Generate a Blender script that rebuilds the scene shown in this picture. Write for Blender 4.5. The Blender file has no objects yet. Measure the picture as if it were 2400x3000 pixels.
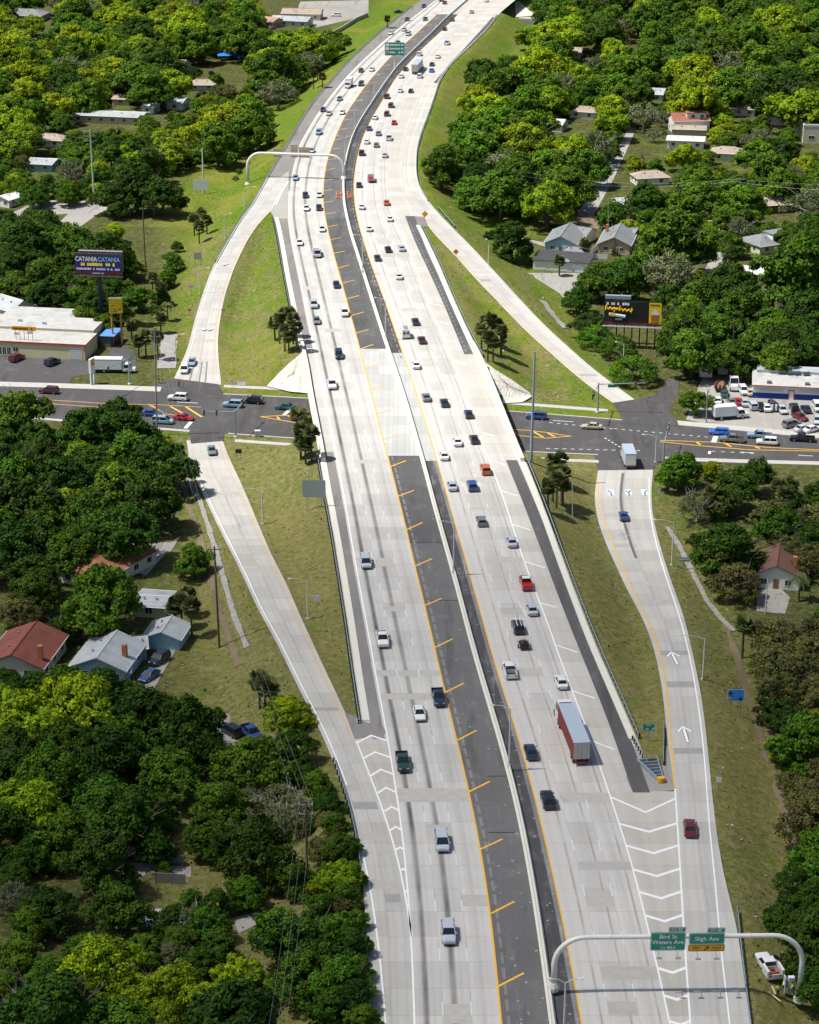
import bpy, bmesh, math, random
import numpy as np
from mathutils import Vector, Matrix

random.seed(7); rng = np.random.default_rng(7)
R = math.radians
scene = bpy.context.scene
COL = scene.collection

# ---------------------------------------------------------------- camera
FPX, CAMH, PITCH = 6370.0, 160.0, R(21.57)      # focal length in photo pixels (3000 high), height above the highway, tilt
cam_data = bpy.data.cameras.new('camera')
cam_data.sensor_fit = 'VERTICAL'; cam_data.sensor_height = 36.0
cam_data.lens = 36.0 * FPX / 3000.0
cam_data.clip_start = 1.0; cam_data.clip_end = 9000.0
cam = bpy.data.objects.new('camera', cam_data); COL.objects.link(cam)
cam.location = (0, 0, CAMH); cam.rotation_euler = (math.pi/2 - PITCH, 0, 0)
scene.camera = cam

# ---------------------------------------------------------------- sky, sun, exposure
SUN_EL, SUN_AZ = R(62), R(-97)                  # azimuth measured from +Y clockwise: the sun stands left of the camera
world = bpy.data.worlds.new('World'); scene.world = world; world.use_nodes = True
wn = world.node_tree.nodes; wl = world.node_tree.links
for n in list(wn): wn.remove(n)
sky = wn.new('ShaderNodeTexSky'); sky.sky_type = 'NISHITA'; sky.sun_disc = False
sky.sun_elevation = SUN_EL; sky.sun_rotation = SUN_AZ; sky.air_density = 1.0; sky.dust_density = 2.0
bg = wn.new('ShaderNodeBackground'); bg.inputs[1].default_value = 0.065
wo = wn.new('ShaderNodeOutputWorld')
wl.new(sky.outputs[0], bg.inputs[0]); wl.new(bg.outputs[0], wo.inputs[0])
sun_data = bpy.data.lights.new('sun', 'SUN'); sun_data.energy = 5.0; sun_data.angle = R(0.53)
sun_data.color = (1.0, 0.955, 0.88)
sun = bpy.data.objects.new('sun', sun_data); COL.objects.link(sun)
SUNV = Vector((math.sin(SUN_AZ)*math.cos(SUN_EL), math.cos(SUN_AZ)*math.cos(SUN_EL), math.sin(SUN_EL)))
sun.rotation_euler = SUNV.to_track_quat('Z', 'Y').to_euler()
sun.location = SUNV * 900
vs = scene.view_settings
vs.view_transform = 'Standard'; vs.look = 'None'; vs.gamma = 1.0; vs.exposure = 0.30; vs.use_curve_mapping = False
scene.cycles.use_adaptive_sampling = True; scene.cycles.adaptive_threshold = 0.03; scene.cycles.max_bounces = 5; scene.cycles.diffuse_bounces = 2; scene.cycles.glossy_bounces = 2; scene.cycles.transmission_bounces = 3; scene.cycles.transparent_max_bounces = 12

# ---------------------------------------------------------------- measuring: photo pixel -> point at a height
cP, sP = math.cos(PITCH), math.sin(PITCH)
def G(px, py, z=0.0):
    cx = (px - 1200.0)/FPX; cy = (1500.0 - py)/FPX
    dy = cP + cy*sP; dz = -sP + cy*cP
    t = (z - CAMH)/dz
    return Vector((cx*t, dy*t, z))
def ppm(py, z=0.0):                              # photo pixels per metre (across) on the plane z
    g = G(1200, py, z); return FPX/(g.y*cP + (CAMH - z)*sP)
def smooth(a, b, x):
    t = np.clip((np.asarray(x, float) - a)/(b - a), 0, 1); return t*t*(3 - 2*t)
def base_z(y):
    return -3.0 - 3.0*smooth(240, 400, y)
def GB(px, py, dz=0.0):                          # point on the low neighbourhood ground (+dz)
    z = -6.0
    for _ in range(4): z = float(base_z(G(px, py, z + dz).y))
    return G(px, py, z + dz)

# ---------------------------------------------------------------- object helpers
def link(name, mesh, mat=None, parent=None):
    o = bpy.data.objects.new(name, mesh); COL.objects.link(o)
    if mat is not None:
        for m in (mat if isinstance(mat, (list, tuple)) else [mat]): mesh.materials.append(m)
    if parent is not None: o.parent = parent
    return o
def tag(o, label=None, cat=None, group=None, kind=None):
    if label: o['label'] = label
    if cat: o['category'] = cat
    if group: o['group'] = group
    if kind: o['kind'] = kind
    return o
def empty(name, loc=(0,0,0), rz=0.0):
    o = bpy.data.objects.new(name, None); COL.objects.link(o)
    o.empty_display_size = 0.2; o.location = loc; o.rotation_euler = (0,0,rz); return o
def copy_tree(o, parent=None):
    c = o.copy(); COL.objects.link(c); c.parent = parent
    for ch in list(o.children): copy_tree(ch, c)
    return c
ORD = ['nearest','second nearest','third nearest','fourth nearest','fifth nearest','sixth nearest','seventh nearest','eighth nearest','ninth nearest','tenth nearest',
       'eleventh nearest','twelfth nearest','thirteenth nearest','fourteenth nearest','fifteenth nearest','sixteenth nearest','seventeenth nearest','eighteenth nearest','nineteenth nearest','twentieth nearest']
for t_ in ('twenty','thirty'):
    for u_ in ('first','second','third','fourth','fifth','sixth','seventh','eighth','ninth'): ORD.append(t_+'-'+u_+' nearest')

class MB:
    """collects shapes; build() links them as ONE mesh object"""
    def __init__(s): s.v = []; s.f = []; s.m = []; s.uv = None
    def add(s, vs, fs, m=0):
        n = len(s.v); s.v += [tuple(v) for v in vs]
        s.f += [tuple(i + n for i in f) for f in fs]; s.m += [m]*len(fs); return s
    def box(s, x0, x1, y0, y1, z0, z1, m=0, M=None):
        vs = [(x,y,z) for z in (z0,z1) for y in (y0,y1) for x in (x0,x1)]
        if M is not None: vs = [M @ Vector(v) for v in vs]
        return s.add(vs, [(0,2,3,1),(4,5,7,6),(0,1,5,4),(2,6,7,3),(0,4,6,2),(1,3,7,5)], m)
    def frustum(s, b, t, z0, z1, m=0, cap0=True, cap1=True):      # b,t = (x0,x1,y0,y1)
        vs = [(b[0],b[2],z0),(b[1],b[2],z0),(b[1],b[3],z0),(b[0],b[3],z0),(t[0],t[2],z1),(t[1],t[2],z1),(t[1],t[3],z1),(t[0],t[3],z1)]
        fs = [(0,1,5,4),(1,2,6,5),(2,3,7,6),(3,0,4,7)]
        if cap0: fs.append((3,2,1,0))
        if cap1: fs.append((4,5,6,7))
        return s.add(vs, fs, m)
    def tube(s, pts, r, n=8, m=0, caps=True):
        pts = [Vector(p) for p in pts]; k = len(pts)
        rr = r if isinstance(r, (list, tuple)) else [r]*k
        vs = []; fs = []
        for i, p in enumerate(pts):
            d = (pts[min(i+1,k-1)] - pts[max(i-1,0)]).normalized()
            a = Vector((0,1,0)) if abs(d.y) < 0.8 else Vector((0,0,1))
            u = d.cross(a).normalized(); w = u.cross(d).normalized()
            for j in range(n):
                t = 2*math.pi*j/n; vs.append(p + u*(math.cos(t)*rr[i]) + w*(math.sin(t)*rr[i]))
        for i in range(k-1):
            for j in range(n):
                a = i*n+j; b = i*n+(j+1)%n; fs.append((a, b, b+n, a+n))
        if caps: fs.append(tuple(range(n-1,-1,-1))); fs.append(tuple((k-1)*n+j for j in range(n)))
        return s.add(vs, fs, m)
    def quad(s, a, b, c, d, m=0): return s.add([a,b,c,d], [(0,1,2,3)], m)
    def loft(s, rings, m=0, caps=True):
        n = len(rings[0]); vs = [p for r_ in rings for p in r_]; fs = []
        for i in range(len(rings)-1):
            for j in range(n):
                a = i*n+j; b = i*n+(j+1)%n; fs.append((a,b,b+n,a+n))
        if caps: fs.append(tuple(range(n-1,-1,-1))); fs.append(tuple((len(rings)-1)*n+j for j in range(n)))
        return s.add(vs, fs, m)
    def mesh(s, name, smooth_=False):
        me = bpy.data.meshes.new(name); me.from_pydata(s.v, [], s.f)
        if any(s.m): me.polygons.foreach_set('material_index', s.m)
        if smooth_: me.polygons.foreach_set('use_smooth', [True]*len(s.f))
        me.update(); return me
    def build(s, name, mat=None, parent=None, smooth_=False):
        return link(name, s.mesh(name, smooth_), mat, parent)

# ---------------------------------------------------------------- material helpers
class NT:
    def __init__(s, name):
        s.mat = bpy.data.materials.new(name); s.mat.use_nodes = True
        s.t = s.mat.node_tree; s.n = s.t.nodes; s.l = s.t.links
        for n in list(s.n): s.n.remove(n)
        s.out = s.n.new('ShaderNodeOutputMaterial')
    def node(s, typ, **kw):
        n = s.n.new(typ)
        for k, v in kw.items():
            if k.startswith('i_'):
                key = k[2:]; key = int(key) if key.isdigit() else key.replace('_', ' ')
                s.set(n.inputs[key], v)
            else: setattr(n, k, v)
        return n
    def set(s, sock, v):
        if isinstance(v, bpy.types.NodeSocket): s.l.new(v, sock)
        elif isinstance(v, bpy.types.Node): s.l.new(v.outputs[0], sock)
        else:
            if hasattr(sock.default_value, '__len__') and len(sock.default_value) == 4 and hasattr(v, '__len__') and len(v) == 3: v = tuple(v) + (1.0,)
            sock.default_value = v
    def math(s, op, a, b=None, c=None, clamp=False):
        n = s.n.new('ShaderNodeMath'); n.operation = op; n.use_clamp = clamp
        s.set(n.inputs[0], a)
        if b is not None: s.set(n.inputs[1], b)
        if c is not None: s.set(n.inputs[2], c)
        return n.outputs[0]
    def mix(s, fac, a, b, blend='MIX'):
        n = s.n.new('ShaderNodeMix'); n.data_type = 'RGBA'; n.blend_type = blend
        s.set(n.inputs[0], fac); s.set(n.inputs[6], a); s.set(n.inputs[7], b); return n.outputs[2]
    def noise(s, vec, scale, detail=3.0, rough=0.5):
        n = s.n.new('ShaderNodeTexNoise'); n.inputs['Scale'].default_value = scale
        n.inputs['Detail'].default_value = detail; n.inputs['Roughness'].default_value = rough
        if vec is not None: s.l.new(vec, n.inputs['Vector'])
        return n.outputs['Fac']
    def ramp(s, fac, lo, hi):
        n = s.n.new('ShaderNodeMapRange'); n.clamp = True; n.interpolation_type = 'SMOOTHSTEP'
        s.set(n.inputs[0], fac); n.inputs[1].default_value = lo; n.inputs[2].default_value = hi; return n.outputs[0]
    def pos(s): return s.n.new('ShaderNodeNewGeometry').outputs['Position']
    def principled(s, color, rough=0.7, **kw):
        p = s.n.new('ShaderNodeBsdfPrincipled'); s.set(p.inputs['Base Color'], color); s.set(p.inputs['Roughness'], rough)
        for k, v in kw.items(): s.set(p.inputs[k.replace('_', ' ')], v)
        s.l.new(p.outputs[0], s.out.inputs[0]); return p
    def bump(s, p, h, strength=0.4, dist=0.1):
        b = s.n.new('ShaderNodeBump'); b.inputs['Strength'].default_value = strength; b.inputs['Distance'].default_value = dist
        s.l.new(h, b.inputs['Height']); s.l.new(b.outputs[0], p.inputs['Normal'])

MATS = {}
def plain(name, col, rough=0.6, metal=0.0, spec=None, var=0.12, scale=1.5, coat=0.0):
    """one colour with a little procedural mottling"""
    if name in MATS: return MATS[name]
    t = NT(name); f = t.noise(t.pos(), scale, 4, 0.6)
    k = t.math('MULTIPLY_ADD', f, 2*var, 1 - var)
    c = t.mix(1.0, (*col, 1), t.n.new('ShaderNodeCombineColor').outputs[0], 'MULTIPLY')
    cc = [n for n in t.n if n.bl_idname == 'ShaderNodeCombineColor'][0]
    for i in range(3): t.l.new(k, cc.inputs[i])
    p = t.principled(c, rough, Metallic=metal)
    if coat: p.inputs['Coat Weight'].default_value = coat; p.inputs['Coat Roughness'].default_value = 0.06
    if spec is not None: p.inputs['Specular IOR Level'].default_value = spec
    MATS[name] = t.mat; return t.mat

# lettering is meshed first, while the scene is still empty
def text_mesh0(s, size, name='lettering', align='CENTER'):
    cu = bpy.data.curves.new(name, 'FONT'); cu.body = s; cu.size = size; cu.align_x = align; cu.align_y = 'CENTER'; cu.resolution_u = 2; cu.offset = size*.012
    o = bpy.data.objects.new('tmp', cu); COL.objects.link(o)
    me = bpy.data.meshes.new_from_object(o.evaluated_get(bpy.context.evaluated_depsgraph_get())); bpy.data.objects.remove(o); bpy.data.curves.remove(cu); me.name = name; return me
TEXTS = {k: text_mesh0(*k) for k in (('HOUSE OF',.68),('MEATS',.95),('EXIT',.36),('49',.58),('48',.58),('Bird St',.82),('Waters Ave',.82),('1½ MILE',.52),('Sligh Ave',.84),('EXIT',.46),('ONLY',.46),('CATANIA',1.75),('EXIT',.42),('48',.60))}
# ================================================================ materials of the ground
def mat_grass():
    t = NT('grass'); p = t.pos()
    big = t.noise(p, 0.018, 3, 0.5); mid = t.noise(p, 0.11, 5, 0.65); fine = t.noise(p, 0.9, 4, 0.7); vf = t.noise(p, 3.2, 3, 0.75)
    vm = t.n.new('ShaderNodeVectorMath'); vm.operation = 'MULTIPLY'; t.l.new(p, vm.inputs[0]); vm.inputs[1].default_value = (1.0, 0.22, 1.0)
    streak = t.noise(vm.outputs[0], 0.5, 4, 0.65)
    green = t.mix(t.ramp(mid, .35, .65), (0.115, 0.155, 0.014), (0.185, 0.205, 0.026))
    lush = t.mix(t.ramp(fine, .35, .65), (0.075, 0.140, 0.008), (0.135, 0.195, 0.014))
    dry = t.mix(t.ramp(fine, .3, .7), (0.125, 0.112, 0.042), (0.235, 0.195, 0.095))
    c = t.mix(t.ramp(big, .40, .60), lush, green)
    dm = t.math('ADD', t.math('MULTIPLY', streak, .55), t.math('MULTIPLY', mid, .45))
    at = t.node('ShaderNodeAttribute', attribute_name='dry')
    dm = t.math('ADD', dm, t.math('MULTIPLY', at.outputs['Fac'], 0.16))
    c = t.mix(t.math('MULTIPLY', t.ramp(dm, .42, .60), t.math('MULTIPLY_ADD', fine, 1.1, .15, clamp=True)), c, dry)
    wd = t.node('ShaderNodeAttribute', attribute_name='wood')
    litter = t.mix(t.ramp(fine, .35, .7), (0.045, 0.055, 0.014), (0.12, 0.120, 0.040))
    c = t.mix(t.math('MULTIPLY', wd.outputs['Fac'], t.ramp(mid, .2, .5)), c, litter)
    # pale litter and bare specks
    sp = t.ramp(t.math('MULTIPLY', vf, t.math('ADD', fine, .45)), .60, .70)
    c = t.mix(t.math('MULTIPLY', sp, .55), c, (0.40, 0.36, 0.29))
    dk = t.ramp(t.noise(p, 1.1, 4, .75), .50, .70)
    c = t.mix(t.math('MULTIPLY', dk, .55), c, (0.030, 0.038, 0.010))
    pr = t.principled(c, 0.95); pr.inputs['Specular IOR Level'].default_value = 0.15
    t.bump(pr, t.math('ADD', fine, t.math('MULTIPLY', vf, .5)), 0.9, 0.25)
    return t.mat

def mat_concrete_lane(name, lanes_oil, oil_strength=0.5, tint=(1,1,1), base=0.47, rust=0.0, newlane=False, lanes=3):
    """jointed concrete: UV x counts lanes, UV y counts metres; the drips and tyre marks lie along the lanes"""
    t = NT(name)
    uv = t.node('ShaderNodeUVMap').outputs[0]
    sep = t.node('ShaderNodeSeparateXYZ', i_0=uv); u, v = sep.outputs[0], sep.outputs[1]
    p = t.pos()
    slab_u = t.math('FLOOR', u); slab_v = t.math('FLOOR', t.math('DIVIDE', v, 6.1))
    cmb = t.node('ShaderNodeCombineXYZ', i_0=slab_u, i_1=slab_v)
    wn_ = t.node('ShaderNodeTexWhiteNoise', noise_dimensions='2D'); t.l.new(cmb.outputs[0], wn_.inputs['Vector'])
    sv = wn_.outputs['Value']
    k = t.math('MULTIPLY_ADD', sv, 0.17, 0.905)
    n1 = t.noise(p, 0.12, 4, .6); n2 = t.noise(p, 1.3, 5, .7)
    k = t.math('MULTIPLY', k, t.math('MULTIPLY_ADD', n1, 0.22, 0.89))
    k = t.math('MULTIPLY', k, t.math('MULTIPLY_ADD', n2, 0.14, 0.93))
    # stretched noise makes streaks along the traffic
    sm = t.node('ShaderNodeCombineXYZ', i_0=t.math('MULTIPLY', u, 9.0), i_1=t.math('MULTIPLY', v, 0.03))
    st = t.noise(sm.outputs[0], 1.0, 4, .6)
    k = t.math('MULTIPLY', k, t.math('MULTIPLY_ADD', st, 0.26, 0.87))
    fu = t.math('FRACT', u)
    if newlane:
        k = t.math('MULTIPLY_ADD', t.math('SUBTRACT', 1.03, k), t.math('LESS_THAN', u, t.math('MULTIPLY_ADD', t.math('PINGPONG', v, 6.1), .01, .98)), k)
    # joints
    jv = t.math('ABSOLUTE', t.math('SUBTRACT', t.math('FRACT', t.math('DIVIDE', v, 6.1)), .5))
    jl = t.ramp(jv, .490, .497)
    ju = t.ramp(t.math('ABSOLUTE', t.math('SUBTRACT', fu, .5)), .485, .495)
    j = t.math('MAXIMUM', jl, t.math('MULTIPLY', ju, .8))
    k = t.math('MULTIPLY', k, t.math('SUBTRACT', 1.0, t.math('MULTIPLY', j, 0.30)))
    col = t.node('ShaderNodeCombineColor', i_0=t.math('MULTIPLY', k, base*tint[0]), i_1=t.math('MULTIPLY', k, base*0.982*tint[1]), i_2=t.math('MULTIPLY', k, base*0.945*tint[2]))
    c = col.outputs[0]
    # wheel tracks
    wt = t.math('MINIMUM', t.math('ABSOLUTE', t.math('SUBTRACT', fu, .27)), t.math('ABSOLUTE', t.math('SUBTRACT', fu, .70)))
    wt = t.math('MULTIPLY', t.math('SUBTRACT', 1.0, t.ramp(wt, .02, .13)), t.math('MULTIPLY_ADD', st, .5, .05))
    c = t.mix(t.math('MULTIPLY', wt, .30 if not rust else .26), c, (0.16, 0.145, 0.125))
    if rust:
        rr = t.math('SUBTRACT', 1.0, t.ramp(t.math('ABSOLUTE', t.math('SUBTRACT', fu, .70)), .005, .06))
        c = t.mix(t.math('MULTIPLY', t.math('MULTIPLY', rr, t.ramp(n1, .3, .6)), rust), c, (0.22, 0.15, 0.09))
    for pos_, s_ in lanes_oil:
        d = t.math('ABSOLUTE', t.math('SUBTRACT', u, t.math('MULTIPLY_ADD', t.noise(sm.outputs[0], .35, 2, .5), .08, pos_ - .04)))
        o = t.math('SUBTRACT', 1.0, t.ramp(d, .02, .17))
        patchy = t.math('MULTIPLY_ADD', t.noise(t.node('ShaderNodeCombineXYZ', i_0=u, i_1=t.math('MULTIPLY', v, .045)).outputs[0], 1.0, 4, .65), 1.5, -.02, clamp=True)
        c = t.mix(t.math('MULTIPLY', t.math('MULTIPLY', o, patchy), s_), c, (0.045, 0.042, 0.040))
    pr = t.principled(c, 0.85); pr.inputs['Specular IOR Level'].default_value = 0.3
    t.bump(pr, t.math('SUBTRACT', n2, t.math('MULTIPLY', j, .5)), 0.15, 0.03)
    return t.mat

def mat_asphalt(name, col=(0.072, 0.072, 0.076), wear=0.35, light=(0.17, 0.165, 0.16)):
    t = NT(name); p = t.pos()
    vm = t.n.new('ShaderNodeVectorMath'); vm.operation = 'MULTIPLY'; t.l.new(p, vm.inputs[0]); vm.inputs[1].default_value = (1.0, 0.12, 1.0)
    st = t.noise(vm.outputs[0], .7, 5, .65); n1 = t.noise(p, .05, 3, .5); n2 = t.noise(p, 2.5, 4, .7)
    k = t.math('MULTIPLY_ADD', n2, .5, .75); k = t.math('MULTIPLY', k, t.math('MULTIPLY_ADD', n1, .6, .7))
    cc = t.node('ShaderNodeCombineColor', i_0=t.math('MULTIPLY', k, col[0]), i_1=t.math('MULTIPLY', k, col[1]), i_2=t.math('MULTIPLY', k, col[2]))
    c = t.mix(t.math('MULTIPLY', t.ramp(st, .5, .75), wear), cc.outputs[0], light)
    bl = t.ramp(t.noise(p, .16, 5, .7), .52, .70)
    c = t.mix(t.math('MULTIPLY', bl, .38), c, light)
    dk = t.ramp(t.noise(vm.outputs[0], .35, 3, .6), .56, .66)
    c = t.mix(t.math('MULTIPLY', dk, .45), c, (col[0]*.45, col[1]*.45, col[2]*.45))
    vo = t.node('ShaderNodeTexVoronoi', feature='DISTANCE_TO_EDGE'); vo.inputs['Scale'].default_value = .16
    wv = t.n.new('ShaderNodeVectorMath'); wv.operation = 'ADD'; t.l.new(p, wv.inputs[0]); nn = t.n.new('ShaderNodeTexNoise'); nn.inputs['Scale'].default_value = .5; t.l.new(p, nn.inputs['Vector']); t.l.new(nn.outputs['Color'], wv.inputs[1]); t.l.new(wv.outputs[0], vo.inputs['Vector'])
    cr = t.math('SUBTRACT', 1.0, t.ramp(vo.outputs['Distance'], .0, .018))
    c = t.mix(t.math('MULTIPLY', t.math('MULTIPLY', cr, .32), bl), c, (.02, .02, .021))
    fl = t.ramp(t.noise(p, 1.1, 2, .8), .69, .74)
    c = t.mix(t.math('MULTIPLY', fl, .45), c, (0.40, 0.39, 0.37))
    pr = t.principled(c, 0.9); pr.inputs['Specular IOR Level'].default_value = 0.25
    return t.mat

M = {}
M['grass'] = mat_grass()
M['lane_l'] = mat_concrete_lane('concrete_left', [(0.43, .95), (1.43, .88), (2.45, .22)], base=.50)
M['lane_r'] = mat_concrete_lane('concrete_right', [(1.48, .12), (2.45, .18)], base=.50, rust=.55, newlane=True)
M['aux'] = mat_concrete_lane('concrete_shoulder', [(0.5, .10)], base=.50, tint=(1.0, .985, .95))
M['ramp'] = mat_concrete_lane('concrete_ramp', [(1.0, .14)], base=.47, tint=(.99, .985, .97))
M['gore'] = mat_concrete_lane('concrete_gore', [], base=.46, tint=(1.0, .965, .91))
M['deck'] = mat_concrete_lane('concrete_deck', [], base=.49, tint=(.955, .985, 1.0))
M['asphalt'] = mat_asphalt('asphalt_dark', (.098, .098, .102), .5, (.19, .188, .186))
M['asphalt_near'] = mat_asphalt('asphalt_grey', (.128, .127, .130), .5, (.22, .217, .213))
M['asphalt_b'] = mat_asphalt('asphalt_darker', (.070, .071, .076), .75, (.24, .235, .235))
M['asphalt_old'] = mat_asphalt('asphalt_old', (.215, .207, .20), .4, (.30, .29, .27))
M['asphalt_new'] = mat_asphalt('asphalt_new', (.20, .198, .198), .7, (.30, .295, .29))
M['street'] = mat_asphalt('asphalt_street', (.074, .072, .074), .45, (.15, .146, .142))
M['lot'] = mat_asphalt('asphalt_lot', (.078, .076, .080), .3, (.19, .185, .18))
M['side'] = mat_asphalt('asphalt_side_road', (.33, .32, .30), .4, (.42, .40, .37))
M['gravel'] = mat_asphalt('pale_gravel', (.30, .29, .27), .6, (.42, .40, .37))
M['dirt'] = mat_asphalt('bare_dirt', (.185, .145, .095), .6, (.30, .25, .18))
M['walk'] = plain('pale_concrete', (.43, .42, .395), .85, var=.18, scale=.8)
M['conc'] = plain('barrier_concrete', (.64, .63, .56), .8, var=.10, scale=.7)
def mat_slope():
    t = NT('slope_paving'); p = t.pos(); s = t.node('ShaderNodeSeparateXYZ', i_0=p)
    j = t.math('MAXIMUM', t.ramp(t.math('ABSOLUTE', t.math('SUBTRACT', t.math('FRACT', t.math('DIVIDE', s.outputs[0], 2.4)), .5)), .475, .492), t.ramp(t.math('ABSOLUTE', t.math('SUBTRACT', t.math('FRACT', t.math('DIVIDE', s.outputs[1], 3.2)), .5)), .475, .492))
    n = t.noise(p, .5, 5, .7); k = t.math('MULTIPLY', t.math('MULTIPLY_ADD', n, .5, .72), t.math('SUBTRACT', 1.0, t.math('MULTIPLY', j, .35)))
    t.principled(t.node('ShaderNodeCombineColor', i_0=t.math('MULTIPLY', k, .60), i_1=t.math('MULTIPLY', k, .59), i_2=t.math('MULTIPLY', k, .53)).outputs[0], .85); return t.mat
M['slope'] = mat_slope()
M['rubble'] = plain('broken_concrete', (.29, .28, .265), .9, var=.65, scale=.9)
M['white'] = plain('white_paint', (.80, .82, .84), .6, var=.10, scale=2.5)
M['dashwhite'] = plain('worn_white_paint', (.60, .64, .68), .6, var=.2, scale=2.5)
M['yellow'] = plain('yellow_paint', (.80, .44, .04), .6, var=.3, scale=1.6)
M['yellow_worn'] = plain('worn_yellow_paint', (.72, .40, .11), .6, var=.25, scale=1.2)
M['dashblack'] = plain('contrast_paint', (.33, .325, .32), .9, var=.3, scale=1.0)
M['steel'] = plain('galvanised_steel', (.42, .46, .50), .45, metal=.6, var=.1)
M['steel_blue'] = plain('painted_steel', (.25, .33, .40), .5, var=.12)
M['post_dark'] = plain('dark_post', (.020, .028, .040), .7, var=.2)
M['pole'] = plain('pale_pole', (.58, .58, .56), .5, var=.08)
M['wood'] = plain('weathered_wood', (.115, .085, .065), .85, var=.3, scale=2)
M['woodgrey'] = plain('grey_wood', (.26, .25, .24), .85, var=.2, scale=2)
M['black'] = plain('black_rubber', (.018, .018, .020), .8, var=.2)

# ================================================================ long lines of the road, measured and smoothed
class Line:
    def __init__(s, pts, zf=None, sm=9.0):
        P = [G(x, y, 0.0 if zf is None else float(zf(y))) for x, y in pts]
        P.sort(key=lambda q: q.y)
        Y = np.array([q.y for q in P]); X = np.array([q.x for q in P])
        s.y0, s.y1 = Y[0], Y[-1]
        yy = np.arange(Y[0], Y[-1], 1.0); xx = np.interp(yy, Y, X)
        # extend along the end slopes, then smooth
        n = 60; k0 = (np.interp(Y[0]+25, Y, X)-X[0])/25; k1 = (X[-1]-np.interp(Y[-1]-40, Y, X))/40
        ya = Y[0] - np.arange(n, 0, -1); yb = yy[-1] + np.arange(1, n+1)
        yy = np.concatenate([ya, yy, yb]); xx = np.concatenate([X[0]+k0*(ya-Y[0]), xx, xx[-1]+k1*(yb-yb[0]+1)])
        if sm:
            g = np.exp(-0.5*(np.arange(-40, 41)/sm)**2); g /= g.sum()
            xp = np.pad(xx, 40, mode='reflect', reflect_type='odd'); xx = np.convolve(xp, g, 'valid')
        s.yy, s.xx, s.k0, s.k1 = yy, xx, k0, k1
    def __call__(s, y):
        y = np.asarray(y, float); x = np.interp(y, s.yy, s.xx)
        x = np.where(y < s.yy[0], s.xx[0] + s.k0*(y - s.yy[0]), x)
        return np.where(y > s.yy[-1], s.xx[-1] + s.k1*(y - s.yy[-1]), x)

L_YEL = Line([(1319,0),(1278,44),(1217,100),(1143,167),(1085,232),(1046,285),(1013,334),(983,399),(958,468),(948,529),(946,598),(958,665),(976,739),(1001,827),(1027,922),(1054,1020),(1070,1082),(1086,1140),(1101,1200),(1123,1288),(1144,1367),(1166,1455),(1191,1552),(1215,1657),(1244,1773),(1271,1888),(1303,2027),(1338,2169),(1375,2319),(1389,2400),(1405,2465),(1438,2678),(1469,2998)])
BAR = Line([(1370,0),(1310,53),(1264,100),(1208,153),(1162,199),(1125,250),(1088,306),(1055,357),(1032,403),(1016,459),(1007,519),(1009,598),(1027,679),(1057,772),(1088,869),(1125,985),(1152,1064),(1176,1133),(1197,1200),(1220,1283),(1241,1353),(1268,1460),(1299,1571),(1331,1682),(1361,1798),(1398,1939),(1449,2106),(1489,2245),(1528,2400),(1565,2604),(1594,2794),(1620,2998)])
R_YEL = Line([(1389,0),(1343,42),(1292,93),(1241,139),(1194,190),(1157,232),(1125,288),(1092,343),(1064,399),(1046,464),(1036,533),(1039,598),(1053,665),(1074,734),(1097,799),(1125,874),(1152,952),(1180,1034),(1208,1115),(1235,1200),(1257,1274),(1282,1353),(1305,1432),(1331,1525),(1366,1645),(1410,1799),(1435,1893),(1468,2004),(1500,2097),(1537,2222),(1584,2399),(1646,2678),(1670,2799),(1704,2998)])
L_WHT = Line([(1278,0),(1241,28),(1185,70),(1125,121),(1069,172),(1018,223),(972,278),(925,343),(880,420),(858,490),(848,560),(845,632),(858,716),(876,799),(890,869),(904,943),(921,1017),(934,1087),(959,1200),(976,1288),(995,1385),(1013,1478),(1027,1562),(1041,1650),(1053,1710),(1069,1799),(1087,1893),(1104,1995),(1125,2101),(1139,2180),(1155,2278),(1174,2399),(1183,2465),(1196,2623),(1208,2771),(1214,2998)])
R_WHT = Line([(1420,0),(1372,55),(1326,105),(1270,165),(1226,215),(1190,275),(1160,340),(1143,405),(1137,464),(1136,519),(1143,598),(1160,660),(1190,711),(1208,762),(1231,823),(1254,888),(1278,943),(1301,994),(1324,1054),(1352,1119),(1375,1180),(1389,1237),(1408,1288),(1435,1353),(1468,1437),(1500,1534),(1537,1650),(1579,1761),(1599,1805),(1628,1893),(1656,1972),(1679,2032),(1707,2101),(1734,2171),(1762,2259),(1790,2338),(1811,2400),(1846,2507),(1874,2613),(1897,2715),(1920,2799),(1939,2887),(1962,2998)])
# outer left edge (barrier foot): far guardrail, off-ramp gore, barrier, on-ramp gore, ramp edge
L_BARRIER = Line([(800,612),(812,637),(828,716),(842,799),(856,869),(871,943),(888,1027),(900,1073),(911,1156),(920,1200),(932,1260),(946,1334),(960,1423),(981,1525),(997,1617),(1011,1706),(1027,1798),(1050,1962),(1074,2111)])
L_FAR = Line([(1231,2),(1190,32),(1134,77),(1078,125),(1018,181),(958,250),(911,306),(870,371),(828,445),(800,487),(760,560),(737,600)])
R_BARRIER = Line([(1222,656),(1245,702),(1278,772),(1310,850),(1347,934),(1384,1013),(1412,1059),(1440,1129),(1468,1199),(1496,1270),(1516,1320),(1547,1390),(1600,1530),(1646,1660),(1693,1785),(1739,1905),(1786,2010),(1823,2092),(1850,2160)])
R_FAR = Line([(1510,0),(1463,39),(1435,79),(1389,125),(1324,186),(1292,232),(1278,278),(1259,334),(1236,394),(1224,441),(1222,510),(1231,552),(1264,600)])
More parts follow.
